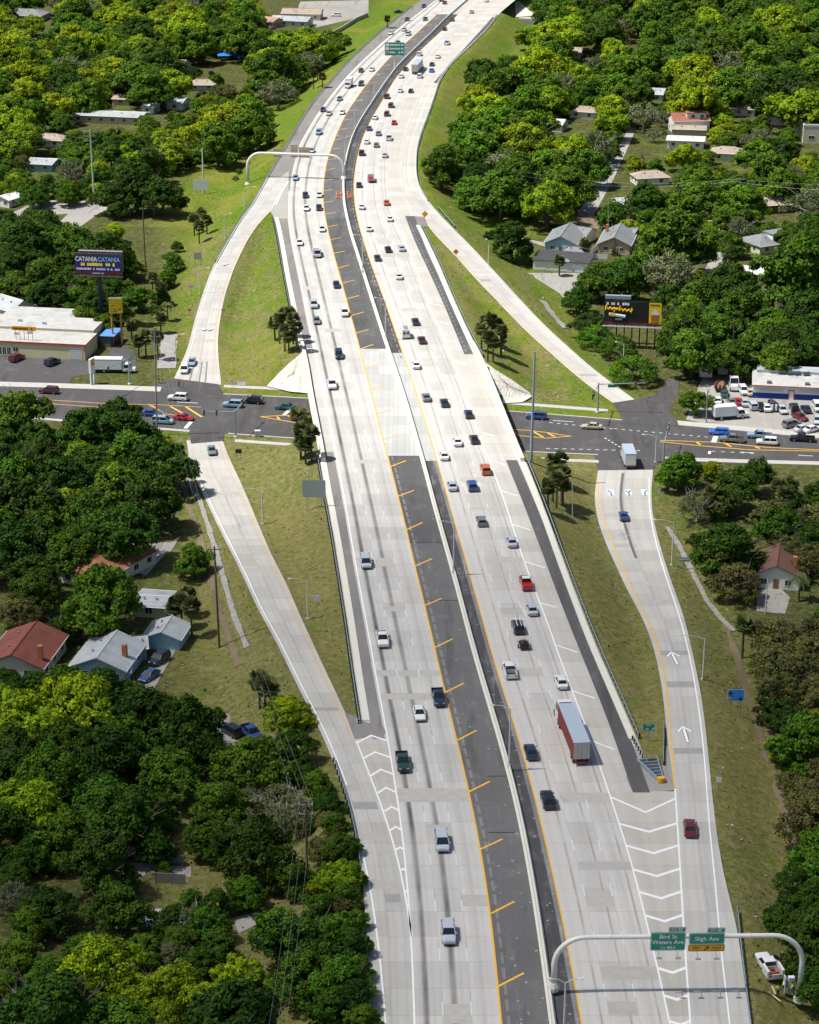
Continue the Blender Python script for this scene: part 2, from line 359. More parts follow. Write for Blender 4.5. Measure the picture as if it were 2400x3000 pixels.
# ramps: heights fall from the highway (0) to the street (-6)
z_nw = lambda py: -6*smooth(620, 1100, py)
z_sw = lambda py: -6*(1 - smooth(1300, 2020, py))
z_se = lambda py: -6*(1 - smooth(1400, 2180, py))
z_ne = lambda py: -6*smooth(680, 1160, py)
NW_L = Line([(800,487),(760,560),(737,600),(714,628),(663,711),(621,786),(594,860),(566,952),(552,1017),(533,1060),(508,1112)], z_nw, 6)
NW_R = Line([(846,520),(800,614),(761,651),(723,707),(686,786),(659,864),(645,934),(638,994),(640,1045),(649,1128)], z_nw, 6)
SW_L = Line([(552,1300),(553,1372),(589,1432),(626,1515),(668,1599),(710,1682),(761,1798),(800,1860),(842,1948),(879,2027),(921,2101),(953,2171),(986,2254),(1018,2338),(1037,2398),(1050,2470),(1064,2585),(1074,2725),(1076,2864),(1078,2998)], z_sw, 6)
SW_R = Line([(640,1255),(652,1288),(672,1344),(705,1409),(742,1497),(800,1636),(837,1701),(877,1799),(911,1870),(958,1976),(995,2050),(1023,2106),(1041,2166),(1064,2222),(1085,2273),(1106,2324),(1129,2398),(1143,2432),(1159,2488),(1176,2553),(1187,2618),(1197,2674),(1206,2743)], z_sw, 6)
SW_WL = Line([(1018,2300),(1060,2483),(1090,2623),(1106,2743),(1120,2864),(1129,2998)], None, 6)
SE_L = Line([(1757,1375),(1743,1420),(1739,1460),(1752,1530),(1778,1600),(1806,1660),(1838,1730),(1881,1805),(1908,1870),(1931,1960),(1945,2050),(1954,2171),(1978,2315)], z_se, 6)
SE_Y = Line([(1755,1399),(1751,1460),(1762,1506),(1790,1580),(1818,1645),(1850,1724),(1890,1799),(1920,1860),(1943,1948),(1957,2041),(1966,2171),(1978,2315)], z_se, 6)
SE_G = Line([(1978,2315),(1984,2400),(1994,2562),(2003,2715),(2013,2864),(2023,2998)], None, 6)
SE_W = Line([(1904,1385),(1901,1487),(1920,1585),(1952,1692),(1990,1799),(2022,1925),(2041,2032),(2057,2148),(2068,2264),(2076,2399),(2087,2502),(2101,2636),(2110,2771),(2124,2873),(2138,2998)], z_se, 6)
SE_R = Line([(1918,1362),(1910,1400),(1908,1487),(1930,1585),(1963,1692),(2003,1800),(2031,1916),(2059,2060),(2078,2231),(2094,2399),(2115,2539),(2133,2623),(2156,2678),(2175,2817),(2198,2998)], z_se, 6)
NE_L = Line([(1170,560),(1245,651),(1282,697),(1333,748),(1389,813),(1449,874),(1514,943),(1561,990),(1600,1022),(1656,1073),(1716,1124),(1799,1182)], z_ne, 6)
NE_R = Line([(1224,441),(1222,510),(1231,552),(1264,600),(1292,632),(1329,670),(1380,721),(1440,786),(1496,846),(1542,897),(1600,957),(1646,999),(1693,1041),(1753,1092),(1809,1133),(1862,1172)], z_ne, 6)
def zline(zf, a, b):                             # ramp height as a function of world y
    ys = []; zs = []
    for py in range(a, b, 10):
        z = float(zf(py)); g = G(1200, py, z); ys.append(g.y); zs.append(z)
    ys, zs = np.array(ys[::-1]), np.array(zs[::-1])
    return lambda y: np.interp(y, ys, zs)
ZNW, ZSW, ZSE, ZNE = zline(z_nw, 400, 1180), zline(z_sw, 1240, 3060), zline(z_se, 1340, 3060), zline(z_ne, 400, 1230)
Yat = lambda py, z=0.0: G(1200, py, z).y

# the cross street (low), measured along x
def xline(pts, z=-6.0):
    P = sorted(((G(x, y, z).x, G(x, y, z).y) for x, y in pts))
    X = np.array([p[0] for p in P]); Yv = np.array([p[1] for p in P])
    c = np.polyfit(X, Yv, 2)
    return lambda x: np.polyval(c, np.clip(x, -170, 170)) + (np.asarray(x, float) - np.clip(x, -170, 170))*(c[1] + 0*np.asarray(x, float))
ST_N = xline([(0,1131),(186,1140),(330,1142),(700,1163),(890,1167),(1600,1212),(1822,1228),(2087,1262),(2400,1284)])
ST_S = xline([(668,1272),(800,1276),(1600,1330),(1758,1333),(1980,1342),(2054,1336),(2393,1356)])
ST_C = lambda x: 0.5*(ST_N(x) + ST_S(x))
ST_H = 14.0
def skew(x, y): return np.asarray(y, float) - ST_C(np.asarray(x, float))

HY0, HY1 = 150.0, 1330.0
Y_TOPB = Yat(42)                                  # where the far overpass starts

def hw_edges(y):
    """outer edges of the level pavement at world y (arrays)"""
    y = np.asarray(y, float)
    xl = np.where(y > Yat(610), L_FAR(y), L_BARRIER(y) - 1.2)
    xl = np.where(y < Yat(2105), np.minimum(L_BARRIER(y), SW_L(y)), xl)
    xl = np.where(y < Yat(2105), SW_L(y), xl)
    xr = np.where(y > Yat(640), R_FAR(y), R_BARRIER(y) + 1.2)
    xr = np.where(y < Yat(2250), SE_R(y), xr)
    return xl, xr

def terrain(x, y):
    x = np.asarray(x, float); y = np.asarray(y, float)
    b = base_z(y); h = b.copy()
    xl, xr = hw_edges(y)
    d = np.maximum(np.maximum(xl - x, x - xr), 0)
    v = np.abs(skew(x, y))
    topd = y - Y_TOPB
    zt = -6 + 6*smooth(17, 31, v)
    zt = np.where(topd > 0, np.minimum(zt, -6.0*smooth(4, 16, topd)), zt)
    zt = np.maximum(zt, b)
    h = np.maximum(h, zt - np.maximum(d - 1.0, 0)/2.3)
    h = np.where((d <= 0.6), zt - 0.25, h)
    for (A, B, Z, lo, hi) in ((NW_L, NW_R, ZNW, Yat(1128, -6), Yat(560)), (SW_L, SW_R, ZSW, Yat(2110), Yat(1275, -6)),
                              (SE_L, SE_R, ZSE, Yat(2300), Yat(1372, -6)), (NE_L, NE_R, ZNE, Yat(1180, -6), Yat(600))):
        z = Z(y); dd = np.maximum(np.maximum(A(y) - x, x - B(y)), 0)
        dd = np.hypot(dd, np.maximum(np.maximum(lo - y, y - hi), 0))
        if A is SW_L or A is SE_L: dd = np.where(y < lo, 1e3, dd)
        if A is NW_L or A is NE_L: dd = np.where(y > hi, 1e3, dd)
        h = np.where(dd < 25, np.clip(h, z - np.maximum(dd - .9, 0)*.42 - .12, z + np.maximum(dd - .9, 0)*.42 - .12), h)
    h = np.where(v < ST_H + 0.5, -6.12, h)
    return h

# ---------------------------------------------------------------- ground sheet
def build_ground():
    xs = np.concatenate([[-5000,-2500,-1200,-700,-450,-330], np.arange(-270, 271, 2.0), [330,450,700,1200,2500,5000]])
    ys = np.concatenate([[-3000,-1000,-300,0,100,160], np.arange(200, 1180, 2.0), [1200,1240,1300,1400,1600,2000,3000,6000]])
    Xg, Yg = np.meshgrid(xs, ys)
    Z = terrain(np.clip(Xg, -400, 400), np.clip(Yg, 150, 1400))
    rough = 0.10*np.sin(Xg*.21+Yg*.13)+0.08*np.sin(Xg*.47-Yg*.39)
    xl, xr = hw_edges(Yg)
    off = np.maximum(xl - Xg, Xg - xr)
    Z = Z + np.where(off > 3, rough*np.clip(off/20, 0, 1)*0.12, 0)*np.where(np.abs(skew(Xg, Yg)) < 40, 0, 1)
    nx, ny = len(xs), len(ys)
    verts = np.stack([Xg.ravel(), Yg.ravel(), Z.ravel()], 1)
    i = np.arange(ny-1)[:, None]*nx + np.arange(nx-1)[None, :]
    faces = np.stack([i, i+1, i+nx+1, i+nx], -1).reshape(-1, 4)
    me = bpy.data.meshes.new('ground'); me.from_pydata(verts.tolist(), [], faces.tolist())
    me.polygons.foreach_set('use_smooth', [True]*len(faces))
    a = me.attributes.new('dry', 'FLOAT', 'POINT')
    dist = off.ravel(); yv = Yg.ravel()
    dry = np.where(dist < 26, .20, -.25) + np.where(yv < 470, .62, -.45)*np.where(dist < 34, 1, .4)
    dry = np.where((yv > 640) & (Xg.ravel() < 0), dry - .55, dry); dry = np.where((yv > 490) & (yv < 640), dry + .35, dry)
    f_ = GB(400, 665); dry = dry + .9*np.exp(-((Xg.ravel()-f_.x)**2 + .3*(Yg.ravel()-f_.y)**2)/24**2)
    a.data.foreach_set('value', dry.astype(np.float32))
    w = me.attributes.new('wood', 'FLOAT', 'POINT')
    wood = np.clip((dist - 24)/14, 0, 1)
    w.data.foreach_set('value', wood.astype(np.float32))
    me.update()
    o = link('ground', me, M['grass']); tag(o, kind='structure'); return o
ground = build_ground()

# ---------------------------------------------------------------- paved strips
def strip(name, A, B, y0, y1, z, mat, parent=None, lanes=3, step=4.0, zf=None, kind='structure', trim=None, yA=None, yB=None):
    """sheet between two long lines; UV = (lane, metres). trim: skewed ends (v offsets)"""
    ys = np.linspace(y0, y1, max(2, int(abs(y1-y0)/step)+1))
    fa = A if callable(A) else (lambda y: np.full_like(np.asarray(y, float), A))
    fb = B if callable(B) else (lambda y: np.full_like(np.asarray(y, float), B))
    xa, xb = fa(ys), fb(ys); zz = (zf(ys) if zf is not None else 0*ys) + z
    nl = max(1, lanes)
    verts = []; uvs = []
    for k in range(len(ys)):
        for j in range(nl+1):
            t = j/nl; verts.append((xa[k]*(1-t)+xb[k]*t, ys[k], zz[k])); uvs.append((lanes*t if lanes else (xa[k]*(1-t)+xb[k]*t)/3.66, ys[k]))
    faces = [(k*(nl+1)+j, k*(nl+1)+j+1, (k+1)*(nl+1)+j+1, (k+1)*(nl+1)+j) for k in range(len(ys)-1) for j in range(nl)]
    me = bpy.data.meshes.new(name); me.from_pydata(verts, [], faces)
    ul = me.uv_layers.new(name='UVMap')
    li = np.zeros(len(me.loops), np.int32); me.loops.foreach_get('vertex_index', li)
    ul.data.foreach_set('uv', np.array(uvs, np.float32)[li].ravel())
    o = link(name, me, mat, parent)
    if parent is None: tag(o, kind=kind)
    return o
off_ = lambda f, d: (lambda y: f(y) + d)
half = lambda a, b, t=.5: (lambda y: a(y)*(1-t) + b(y)*t)

YB_S, YB_N = Yat(1335), Yat(1022)                # bridge deck, south and north joints
highway = strip('highway', L_WHT, L_YEL, HY0, HY1, 0.0, M['lane_l'])
tag(highway, kind='structure')
strip('right_carriageway', R_YEL, R_WHT, HY0, HY1, 0.0, M['lane_r'], highway)
# shoulders and added lanes on the outside
strip('merge_lane', R_WHT, R_FAR, Yat(640), HY1, -0.004, M['aux'], highway, lanes=2)
strip('merge_lane', R_WHT, off_(R_BARRIER, .8), Yat(2330), Yat(640), -0.004, M['aux'], highway, lanes=1)
strip('outer_shoulder', L_FAR, L_WHT, Yat(560), HY1, -0.004, M['asphalt_old'], highway, lanes=1)
strip('outer_shoulder', off_(L_BARRIER, -.8), L_WHT, Yat(2140), Yat(560), -0.004, M['aux'], highway, lanes=1)
# inner shoulders: asphalt, concrete on the bridge
for (a, b, m_) in ((HY0, Yat(1592), 'asphalt_near'), (Yat(1592), YB_S, 'asphalt'), (YB_N, Yat(640), 'asphalt'), (Yat(640), Yat(42), 'asphalt_near')):
    strip('inner_shoulder', L_YEL, BAR, a, b, 0.006, M[m_], highway, lanes=1)
strip('bridge_shoulder', L_YEL, BAR, YB_S, YB_N, 0.006, M['deck'], highway, lanes=0)
strip('bridge_shoulder', L_YEL, R_YEL, Yat(42), HY1, 0.006, M['deck'], highway, lanes=0)
for (a, b) in ((HY0, Yat(1350)), (Yat(1034), Yat(42))):
    strip('inner_shoulder', BAR, R_YEL, a, b, 0.006, M['asphalt_b'], highway, lanes=1)
strip('bridge_shoulder', BAR, R_YEL, Yat(1350), Yat(1034), 0.006, M['deck'], highway, lanes=0)
# outer asphalt strips
strip('asphalt_shoulder', off_(L_BARRIER, .55), off_(L_WHT, -.45), Yat(2165), Yat(1324), 0.008, M['asphalt_old'], highway, lanes=1)
strip('asphalt_shoulder', off_(L_BARRIER, .55), off_(L_WHT, -.45), Yat(1020), Yat(640), 0.008, M['asphalt_old'], highway, lanes=1)
RS1 = Line([(1482,1348),(1540,1490),(1600,1650),(1656,1800),(1716,1948),(1786,2120),(1855,2324)])
RS1b = Line([(1515,1348),(1576,1490),(1638,1650),(1700,1810),(1760,1948),(1832,2120),(1904,2319)])
strip('asphalt_shoulder', RS1, RS1b, Yat(2322), Yat(1348), 0.008, M['asphalt'], highway, lanes=1)
RS2 = Line([(1187,632),(1217,711),(1259,799),(1305,901),(1361,1038)])
RS2b = Line([(1216,634),(1242,716),(1284,804),(1331,915),(1387,1038)])
strip('asphalt_shoulder', RS2, RS2b, Yat(1038), Yat(633), 0.008, M['asphalt'], highway, lanes=1)
RS3 = Line([(1270,243),(1330,175),(1400,98),(1443,50)]); RS3b = Line([(1280,243),(1343,175),(1413,98),(1456,50)])
strip('asphalt_shoulder', RS3, off_(R_FAR, -1.0), Yat(243), Yat(50), 0.008, M['asphalt'], highway, lanes=1)
# ramps
ramp_nw = strip('off_ramp', NW_L, NW_R, Yat(1127, -6), Yat(520), 0.002, M['ramp'], None, lanes=2, zf=ZNW)
ramp_sw = strip('on_ramp', SW_L, SW_R, Yat(2760), Yat(1290, -6), 0.002, M['ramp'], None, lanes=2, zf=ZSW)
strip('on_ramp', SW_L, L_WHT, HY0, Yat(2735), -0.012, M['ramp'], ramp_sw, lanes=2)
ramp_se = strip('off_ramp', SE_L, SE_R, Yat(2315), Yat(1374, -6), 0.002, M['ramp'], None, lanes=2, zf=ZSE)
strip('off_ramp', SE_G, SE_R, HY0, Yat(2312), -0.012, M['ramp'], ramp_se, lanes=2)
ramp_ne = strip('on_ramp', NE_L, NE_R, Yat(1182, -6), Yat(560), 0.002, M['ramp'], None, lanes=2, zf=ZNE)
# painted gores: pavement
strip('gore', SW_R, L_WHT, Yat(2745), Yat(2150), 0.001, M['gore'], ramp_sw, lanes=1)
strip('gore', off_(R_WHT, 0), SE_G, HY0, Yat(2318), 0.001, M['gore'], ramp_se, lanes=1)
def gpoly(name, pts, mat, dz=.0, parent=None, zfun=None):
    """flat patch from measured corners on level ground"""
    P = [zfun(*p) if zfun else GB(*p) for p in pts]
    bm = bmesh.new(); vs = [bm.verts.new((p.x, p.y, p.z + dz)) for p in P]
    f = bm.faces.new(vs); bm.normal_update()
    if f.normal.z < 0: f.normal_flip()
    bmesh.ops.triangulate(bm, faces=[f])
    me = bpy.data.meshes.new(name); bm.to_mesh(me); bm.free()
    o = link(name, me, mat, parent)
    if parent is None: tag(o, kind='structure')
    return o
hwp = lambda x, y: G(x, y, 0)
gpoly('gore_pad', [(1010,2085),(1078,2118),(1118,2118),(1132,2150),(1040,2166),(1022,2120)], M['asphalt_old'], .004, highway, hwp)
gpoly('gore_pad', [(1845,2170),(1901,2242),(1943,2242),(1953,2185),(1966,2180),(1978,2315),(1855,2324),(1835,2280)], M['gravel'], -.002, highway, hwp)
gpoly('gore_pad', [(1187,632),(1243,635),(1256,664),(1214,664)], M['asphalt_old'], .004, highway, hwp)
gpoly('gore_pad', [(770,560),(846,500),(846,640),(805,640),(790,615)], M['aux'], .001, highway, hwp)

# ---------------------------------------------------------------- cross street
def xstrip(name, fa, fb, x0, x1, z, mat, parent=None, step=4.0, thick=0):
    xs = np.linspace(x0, x1, max(2, int((x1-x0)/step)))
    va = [(x, float(fa(x)), z) for x in xs]; vb = [(x, float(fb(x)), z) for x in xs]; n = len(xs)
    verts = va + vb; faces = [(i, i+1, n+i+1, n+i) for i in range(n-1)]
    if thick:
        m = len(verts); verts += [(a, b, c-thick) for a, b, c in verts]
        faces += [(i+1, i, m+i, m+i+1) for i in range(n-1)] + [(n+i, n+i+1, m+n+i+1, m+n+i) for i in range(n-1)]
        faces += [(0, n, m+n, m), (n-1, m+n-1, m+2*n-1, 2*n-1)]
    me = bpy.data.meshes.new(name); me.from_pydata(verts, [], faces)
    o = link(name, me, mat, parent)
    if parent is None: tag(o, kind='structure')
    return o
street = xstrip('cross_street', ST_S, ST_N, -260, 260, -6.0, M['street'])
SX = lambda px, py: float(G(px, py, -6).x)
def kerb(name, f, x0, x1, side, w=1.6, h=.14):    # kerb and pavement as a real step
    return xstrip(name, (lambda x: f(x)) if side > 0 else (lambda x: f(x) - w), (lambda x: f(x) + w) if side > 0 else (lambda x: f(x)), x0, x1, -6 + h, M['walk'], None, thick=.35)
kerb('pavement', ST_N, -260, SX(480,1118), 1, 3.5)
kerb('kerb', ST_N, SX(652,1165), SX(1822,1226), 1, .5)
xstrip('pavement', lambda x: ST_N(x)+5.2, lambda x: ST_N(x)+7.2, SX(652,1150), SX(1780,1200), -5.86, M['walk'], None, thick=.3)
kerb('pavement', ST_N, SX(1985,1236), 260, 1, 3.2)
kerb('kerb', ST_S, -260, SX(556,1262), -1, 1.2)
kerb('kerb', ST_S, SX(668,1272), SX(1752,1333), -1, .5)
xstrip('pavement', lambda x: ST_S(x)-5.6, lambda x: ST_S(x)-3.8, SX(690,1285), SX(1752,1345), -5.86, M['walk'], None, thick=.3)
kerb('pavement', ST_S, SX(1950,1344), 260, -1, 2.2)
sp = lambda x, y: G(x, y, -6)
gpoly('street_mouth', [(505,1108),(640,1126),(668,1170),(440,1152),(445,1126)], M['street'], .03, street, sp)
gpoly('street_mouth', [(552,1262),(560,1300),(654,1292),(660,1262)], M['street'], .03, street, sp)
gpoly('street_mouth', [(1740,1330),(1752,1378),(1912,1376),(1935,1352),(1960,1335)], M['street'], .03, street, sp)
gpoly('street_mouth', [(1795,1180),(1862,1170),(1925,1155),(1955,1110),(1990,1112),(1985,1160),(1960,1205),(2000,1250),(1800,1240),(1822,1226)], M['street'], .03, street, sp)

# other flat ground
gpoly('parking_lot', [(0,1125),(0,1040),(300,1062),(330,1015),(370,1014),(400,1040),(400,1076),(212,1104),(195,1135)], M['lot'], .05)
gpoly('parking_lot', [(2010,1230),(2040,1150),(2060,1100),(2400,1090),(2400,1272),(2180,1262)], M['gravel'], .05)
gpoly('side_road', [(165,660),(270,560),(300,565),(345,600),(290,625),(215,680)], M['side'], .05)
gpoly('side_road', [(0,640),(120,585),(250,590),(250,625),(120,630),(0,680)], M['side'], .045)
gpoly('side_road', [(1690,630),(1760,520),(1830,400),(1850,350),(1872,352),(1850,410),(1800,520),(1735,640)], M['side'], .05)
gpoly('side_road', [(1580,655),(1690,630),(1740,640),(2100,652),(2300,660),(2300,690),(2090,685),(1750,670)], M['dirt'], .04)
gpoly('side_road', [(2085,690),(2150,695),(2120,760),(2100,830),(2060,860),(2050,820),(2080,760)], M['side'], .05)
gpoly('driveway', [(1545,800),(1730,800),(1760,850),(1660,885),(1640,860)], M['gravel'], .05)
gpoly('driveway', [(1940,905),(2270,915),(2270,935),(1940,930)], M['walk'], .05)
gpoly('driveway', [(340,1580),(500,1590),(530,1570),(500,1618),(380,1620)], M['gravel'], .05)
gpoly('driveway', [(445,1615),(492,1615),(430,1685),(405,1680)], M['walk'], .06)
gpoly('driveway', [(325,1590),(375,1515),(395,1510),(350,1590)], M['side'], .055)
gpoly('driveway', [(430,1990),(500,1900),(515,1905),(440,2040),(415,2055)], M['gravel'], .05)
gpoly('parking_pad', [(570,2095),(690,2060),(740,2105),(760,2170),(720,2200),(640,2180),(600,2110)], M['gravel'], .05)
gpoly('driveway', [(640,2170),(725,2200),(700,2290),(640,2290)], M['lot'], .055)
gpoly('driveway', [(2225,1730),(2260,1700),(2315,1750),(2300,1800),(2215,1790)], M['gravel'], .05)
gpoly('lane', [(290,2520),(560,2540),(560,2570),(430,2560),(360,2610),(340,2590),(290,2550)], M['side'], .05)
gpoly('lane', [(0,2505),(130,2510),(130,2525),(0,2520)], M['side'], .05)
gpoly('driveway', [(395,2660),(540,2665),(560,2700),(400,2720)], M['walk'], .05)
gpoly('driveway', [(680,2690),(760,2670),(770,2700),(700,2735)], M['side'], .05)
gpoly('yard', [(880,5),(1080,0),(1080,45),(930,80),(860,60)], M['gravel'], .05)
# rough concrete-lined ditches beside the ramps
def ribbon(name, pts, w, mat, dz=.06, onterrain=True):
    P = [GB(*p) for p in pts]; ys = []; mb = MB(); Q = []
    for i in range(len(P)-1):
        for k in range(6): Q.append(P[i].lerp(P[i+1], k/6))
    Q.append(P[-1]); vs = []
    for i, q in enumerate(Q):
        d = (Q[min(i+1,len(Q)-1)] - Q[max(i-1,0)]); n = Vector((d.y, -d.x, 0)).normalized()
        ww = w*(.75 + .5*random.random())
        for s in (-1, 1):
            p = q + n*s*ww/2; z = float(terrain(np.array([p.x]), np.array([p.y]))[0]) + dz
            vs.append((p.x, p.y, z))
    mb.add(vs, [(2*i, 2*i+1, 2*i+3, 2*i+2) for i in range(len(Q)-1)])
    o = mb.build(name, mat); tag(o, kind='structure'); return o
ribbon('ditch_lining', [(548,1400),(585,1470),(612,1560),(640,1660),(668,1770),(690,1850),(725,1940)], 1.0, M['rubble'], .16)
ribbon('ditch_lining', [(1955,1545),(1990,1600),(2030,1680),(2070,1760),(2110,1810),(2150,1850)], 1.0, M['rubble'], .16)
ribbon('dirt_track', [(2120,1830),(2160,1930),(2200,2080),(2240,2200),(2290,2340),(2330,2500),(2345,2700)], 1.3, M['dirt'], .10)
ribbon('dirt_track', [(530,1400),(560,1500),(590,1600),(620,1720),(660,1860),(700,1980)], 1.2, M['dirt'], .12)
ribbon('ditch_lining', [(1515,700),(1590,715),(1610,725)], 3.0, M['rubble'], .16)
ribbon('ditch_lining', [(1590,890),(1620,930),(1660,965)], 2.0, M['rubble'], .16)
ribbon('ditch_lining', [(500,980),(492,1030),(488,1080)], 4.0, M['rubble'], .16)
# ================================================================ road paint
def painted(name, f0, f1, y0, y1, z, mat, parent, zf=None, step=4.0):
    return strip(name, f0, f1, y0, y1, z, mat, parent, lanes=1, zf=zf, step=step)
def edge_line(f, w, y0, y1, mat, parent, zf=None, z=.014):
    painted('edge_line', off_(f, -w/2), off_(f, w/2), y0, y1, z, mat, parent, zf)
edge_line(L_YEL, .26, HY0, HY1, M['yellow'], highway)
edge_line(R_YEL, .24, HY0, HY1, M['yellow'], highway)
edge_line(L_WHT, .24, HY0, Yat(560), M['white'], highway)
edge_line(L_WHT, .24, Yat(440), HY1, M['white'], highway)
edge_line(R_WHT, .22, HY0, Yat(610), M['white'], highway)
edge_line(off_(R_FAR, -3.2), .18, Yat(560), Yat(240), M['dashwhite'], highway)
edge_line(SW_R, .24, Yat(2743), Yat(2170), M['white'], ramp_sw, ZSW)
edge_line(SW_WL, .24, HY0, Yat(2470), M['white'], ramp_sw)
edge_line(off_(SW_L, .7), .2, Yat(2300), Yat(1400, -6), M['white'], ramp_sw, ZSW, .018)
edge_line(off_(SW_R, -.75), .17, Yat(2165), Yat(1300, -6), M['yellow_worn'], ramp_sw, ZSW, .018)
edge_line(SE_G, .26, HY0, Yat(2312), M['white'], ramp_se)
edge_line(SE_Y, .22, Yat(2312), Yat(1400, -6), M['yellow'], ramp_se, ZSE, .018)
edge_line(SE_W, .22, HY0, Yat(1400, -6), M['white'], ramp_se, ZSE, .018)
edge_line(off_(NE_L, .8), .2, Yat(1180, -6), Yat(650), M['yellow_worn'], ramp_ne, ZNE, .018)
edge_line(off_(NE_R, -1.0), .18, Yat(1150, -6), Yat(560), M['dashwhite'], ramp_ne, ZNE, .018)
edge_line(off_(NW_L, .9), .18, Yat(1100, -6), Yat(540), M['dashwhite'], ramp_nw, ZNW, .018)
edge_line(off_(NW_R, -.8), .18, Yat(1100, -6), Yat(620), M['yellow_worn'], ramp_nw, ZNW, .018)
edge_line(off_(NW_R, .2), .22, Yat(600), Yat(530), M['white'], ramp_nw, ZNW, .018)

def dashes(name, A, B, ts, y0, y1, mat, parent, length=3.05, gap=12.19, w=.17, z=.016, phase=0.0, zf=None, skip=None):
    mb = MB(); y = y0 + phase
    while y < y1:
        if not (skip and skip(y)):
            for t in ts:
                q = [y, y+length/2, y+length]
                xs = [float(A(k)*(1-t)+B(k)*t) for k in q]; zz = [float(zf(k)) if zf else 0. for k in q]
                for i in range(2):
                    mb.quad((xs[i]-w/2,q[i],z+zz[i]),(xs[i]+w/2,q[i],z+zz[i]),(xs[i+1]+w/2,q[i+1],z+zz[i+1]),(xs[i+1]-w/2,q[i+1],z+zz[i+1]))
        y += gap
    o = mb.build(name, mat, parent); tag(o, kind='stuff'); return o
ph = (Yat(2975) - HY0) % 12.19
dashes('lane_dashes', L_WHT, L_YEL, (1/3, 2/3), HY0, HY1, M['dashwhite'], highway, phase=ph)
dashes('lane_dashes', R_YEL, R_WHT, (1/3, 2/3), HY0, HY1, M['dashwhite'], highway, phase=ph+4)
dashes('contrast_dashes', L_WHT, L_YEL, (1/3, 2/3), HY0, HY1, M['dashblack'], highway, phase=ph+3.05, length=2.0, w=.10, z=.015)
dashes('lane_dashes', R_WHT, R_FAR, (.45,), Yat(440), HY1, M['white'], highway, phase=2)
dashes('rumble_strip', off_(L_YEL, .95), off_(L_YEL, .95), (0,), HY0, Yat(1345), M['asphalt_new'], highway, length=2.6, gap=3.6, w=.42, z=.016)
dashes('rumble_strip', off_(R_YEL, -.75), off_(R_YEL, -.75), (0,), Yat(1050), Yat(430), M['asphalt_new'], highway, length=2.2, gap=4.6, w=.35, z=.016)
dashes('rumble_strip', off_(RS2, .7), off_(RS2, .7), (0,), Yat(1030), Yat(650), M['asphalt_new'], highway, length=1.8, gap=3.6, w=.35, z=.02)

def pline(name, pts, w, mat, parent, z=.016, zfun=None):
    """a painted polyline through measured points, mitred; one object"""
    P = [zfun(*p) if zfun else G(*p, 0) for p in pts]; vs = []
    for i, p in enumerate(P):
        d = Vector((0,0,0))
        if i > 0: d += (p - P[i-1]).normalized()
        if i < len(P)-1: d += (P[i+1] - p).normalized()
        d.normalize(); n = Vector((-d.y, d.x, 0))
        k = 1.0
        if 0 < i < len(P)-1:
            k = 1.0/max(.35, abs(n.dot(Vector((-(P[i]-P[i-1]).normalized().y, (P[i]-P[i-1]).normalized().x, 0)))))
        vs += [p + n*w/2*k + Vector((0,0,z)), p - n*w/2*k + Vector((0,0,z))]
    mb = MB().add(vs, [(2*i+1, 2*i+3, 2*i+2, 2*i) for i in range(len(P)-1)])
    return mb.build(name, mat, parent)
def T(ox, oy, x, y): return (ox + x/2.15625, oy + y/2.15625)
ticks = [(800,2400,[(1310,190,1450,125),(1380,595,1525,520),(1425,1055,1585,972)]),
 (800,1800,[(1020,210,1135,155),(1090,492,1205,435),(1165,795,1285,733),(1240,1120,1370,1055)]),
 (800,1200,[(655,27,745,2),(697,190,790,160),(742,360,840,323),(790,548,890,510),(843,760,945,713),(895,990,1005,942),(957,1238,1065,1193)]),
 (800,600,[(325,60,395,48),(340,140,408,127),(360,220,430,208),(385,307,455,292),(410,400,482,380),(440,495,515,475),(465,595,545,573),(495,700,572,677),(525,810,605,788),(555,910,632,882),(583,1033,668,1008),(620,1170,707,1143)]),
 (800,0,[(320,1280,382,1270),(325,1205,382,1197),(325,1140,388,1130),(330,1075,395,1062),(345,1010,410,1000),(360,945,425,935),(385,885,440,873),(410,820,472,810),(440,760,503,750),(480,700,535,690),(510,640,570,632),(555,585,608,578),(600,525,655,520),(640,470,700,463),(690,418,745,408),(745,360,800,352),(800,305,850,300),(850,255,905,250),(900,207,955,200),(950,162,1005,155),(1005,118,1055,112)])]
for ox, oy, L in ticks:
    for a, b, c, d in L:
        p, q = T(ox,oy,a,b), T(ox,oy,c,d)
        yw = G(*p, 0); x0 = float(L_YEL(yw.y)) + .1
        k = (p[0]-1200); 
        pline('hatch_bar', [p, q], .36, M['yellow'], highway, .02)
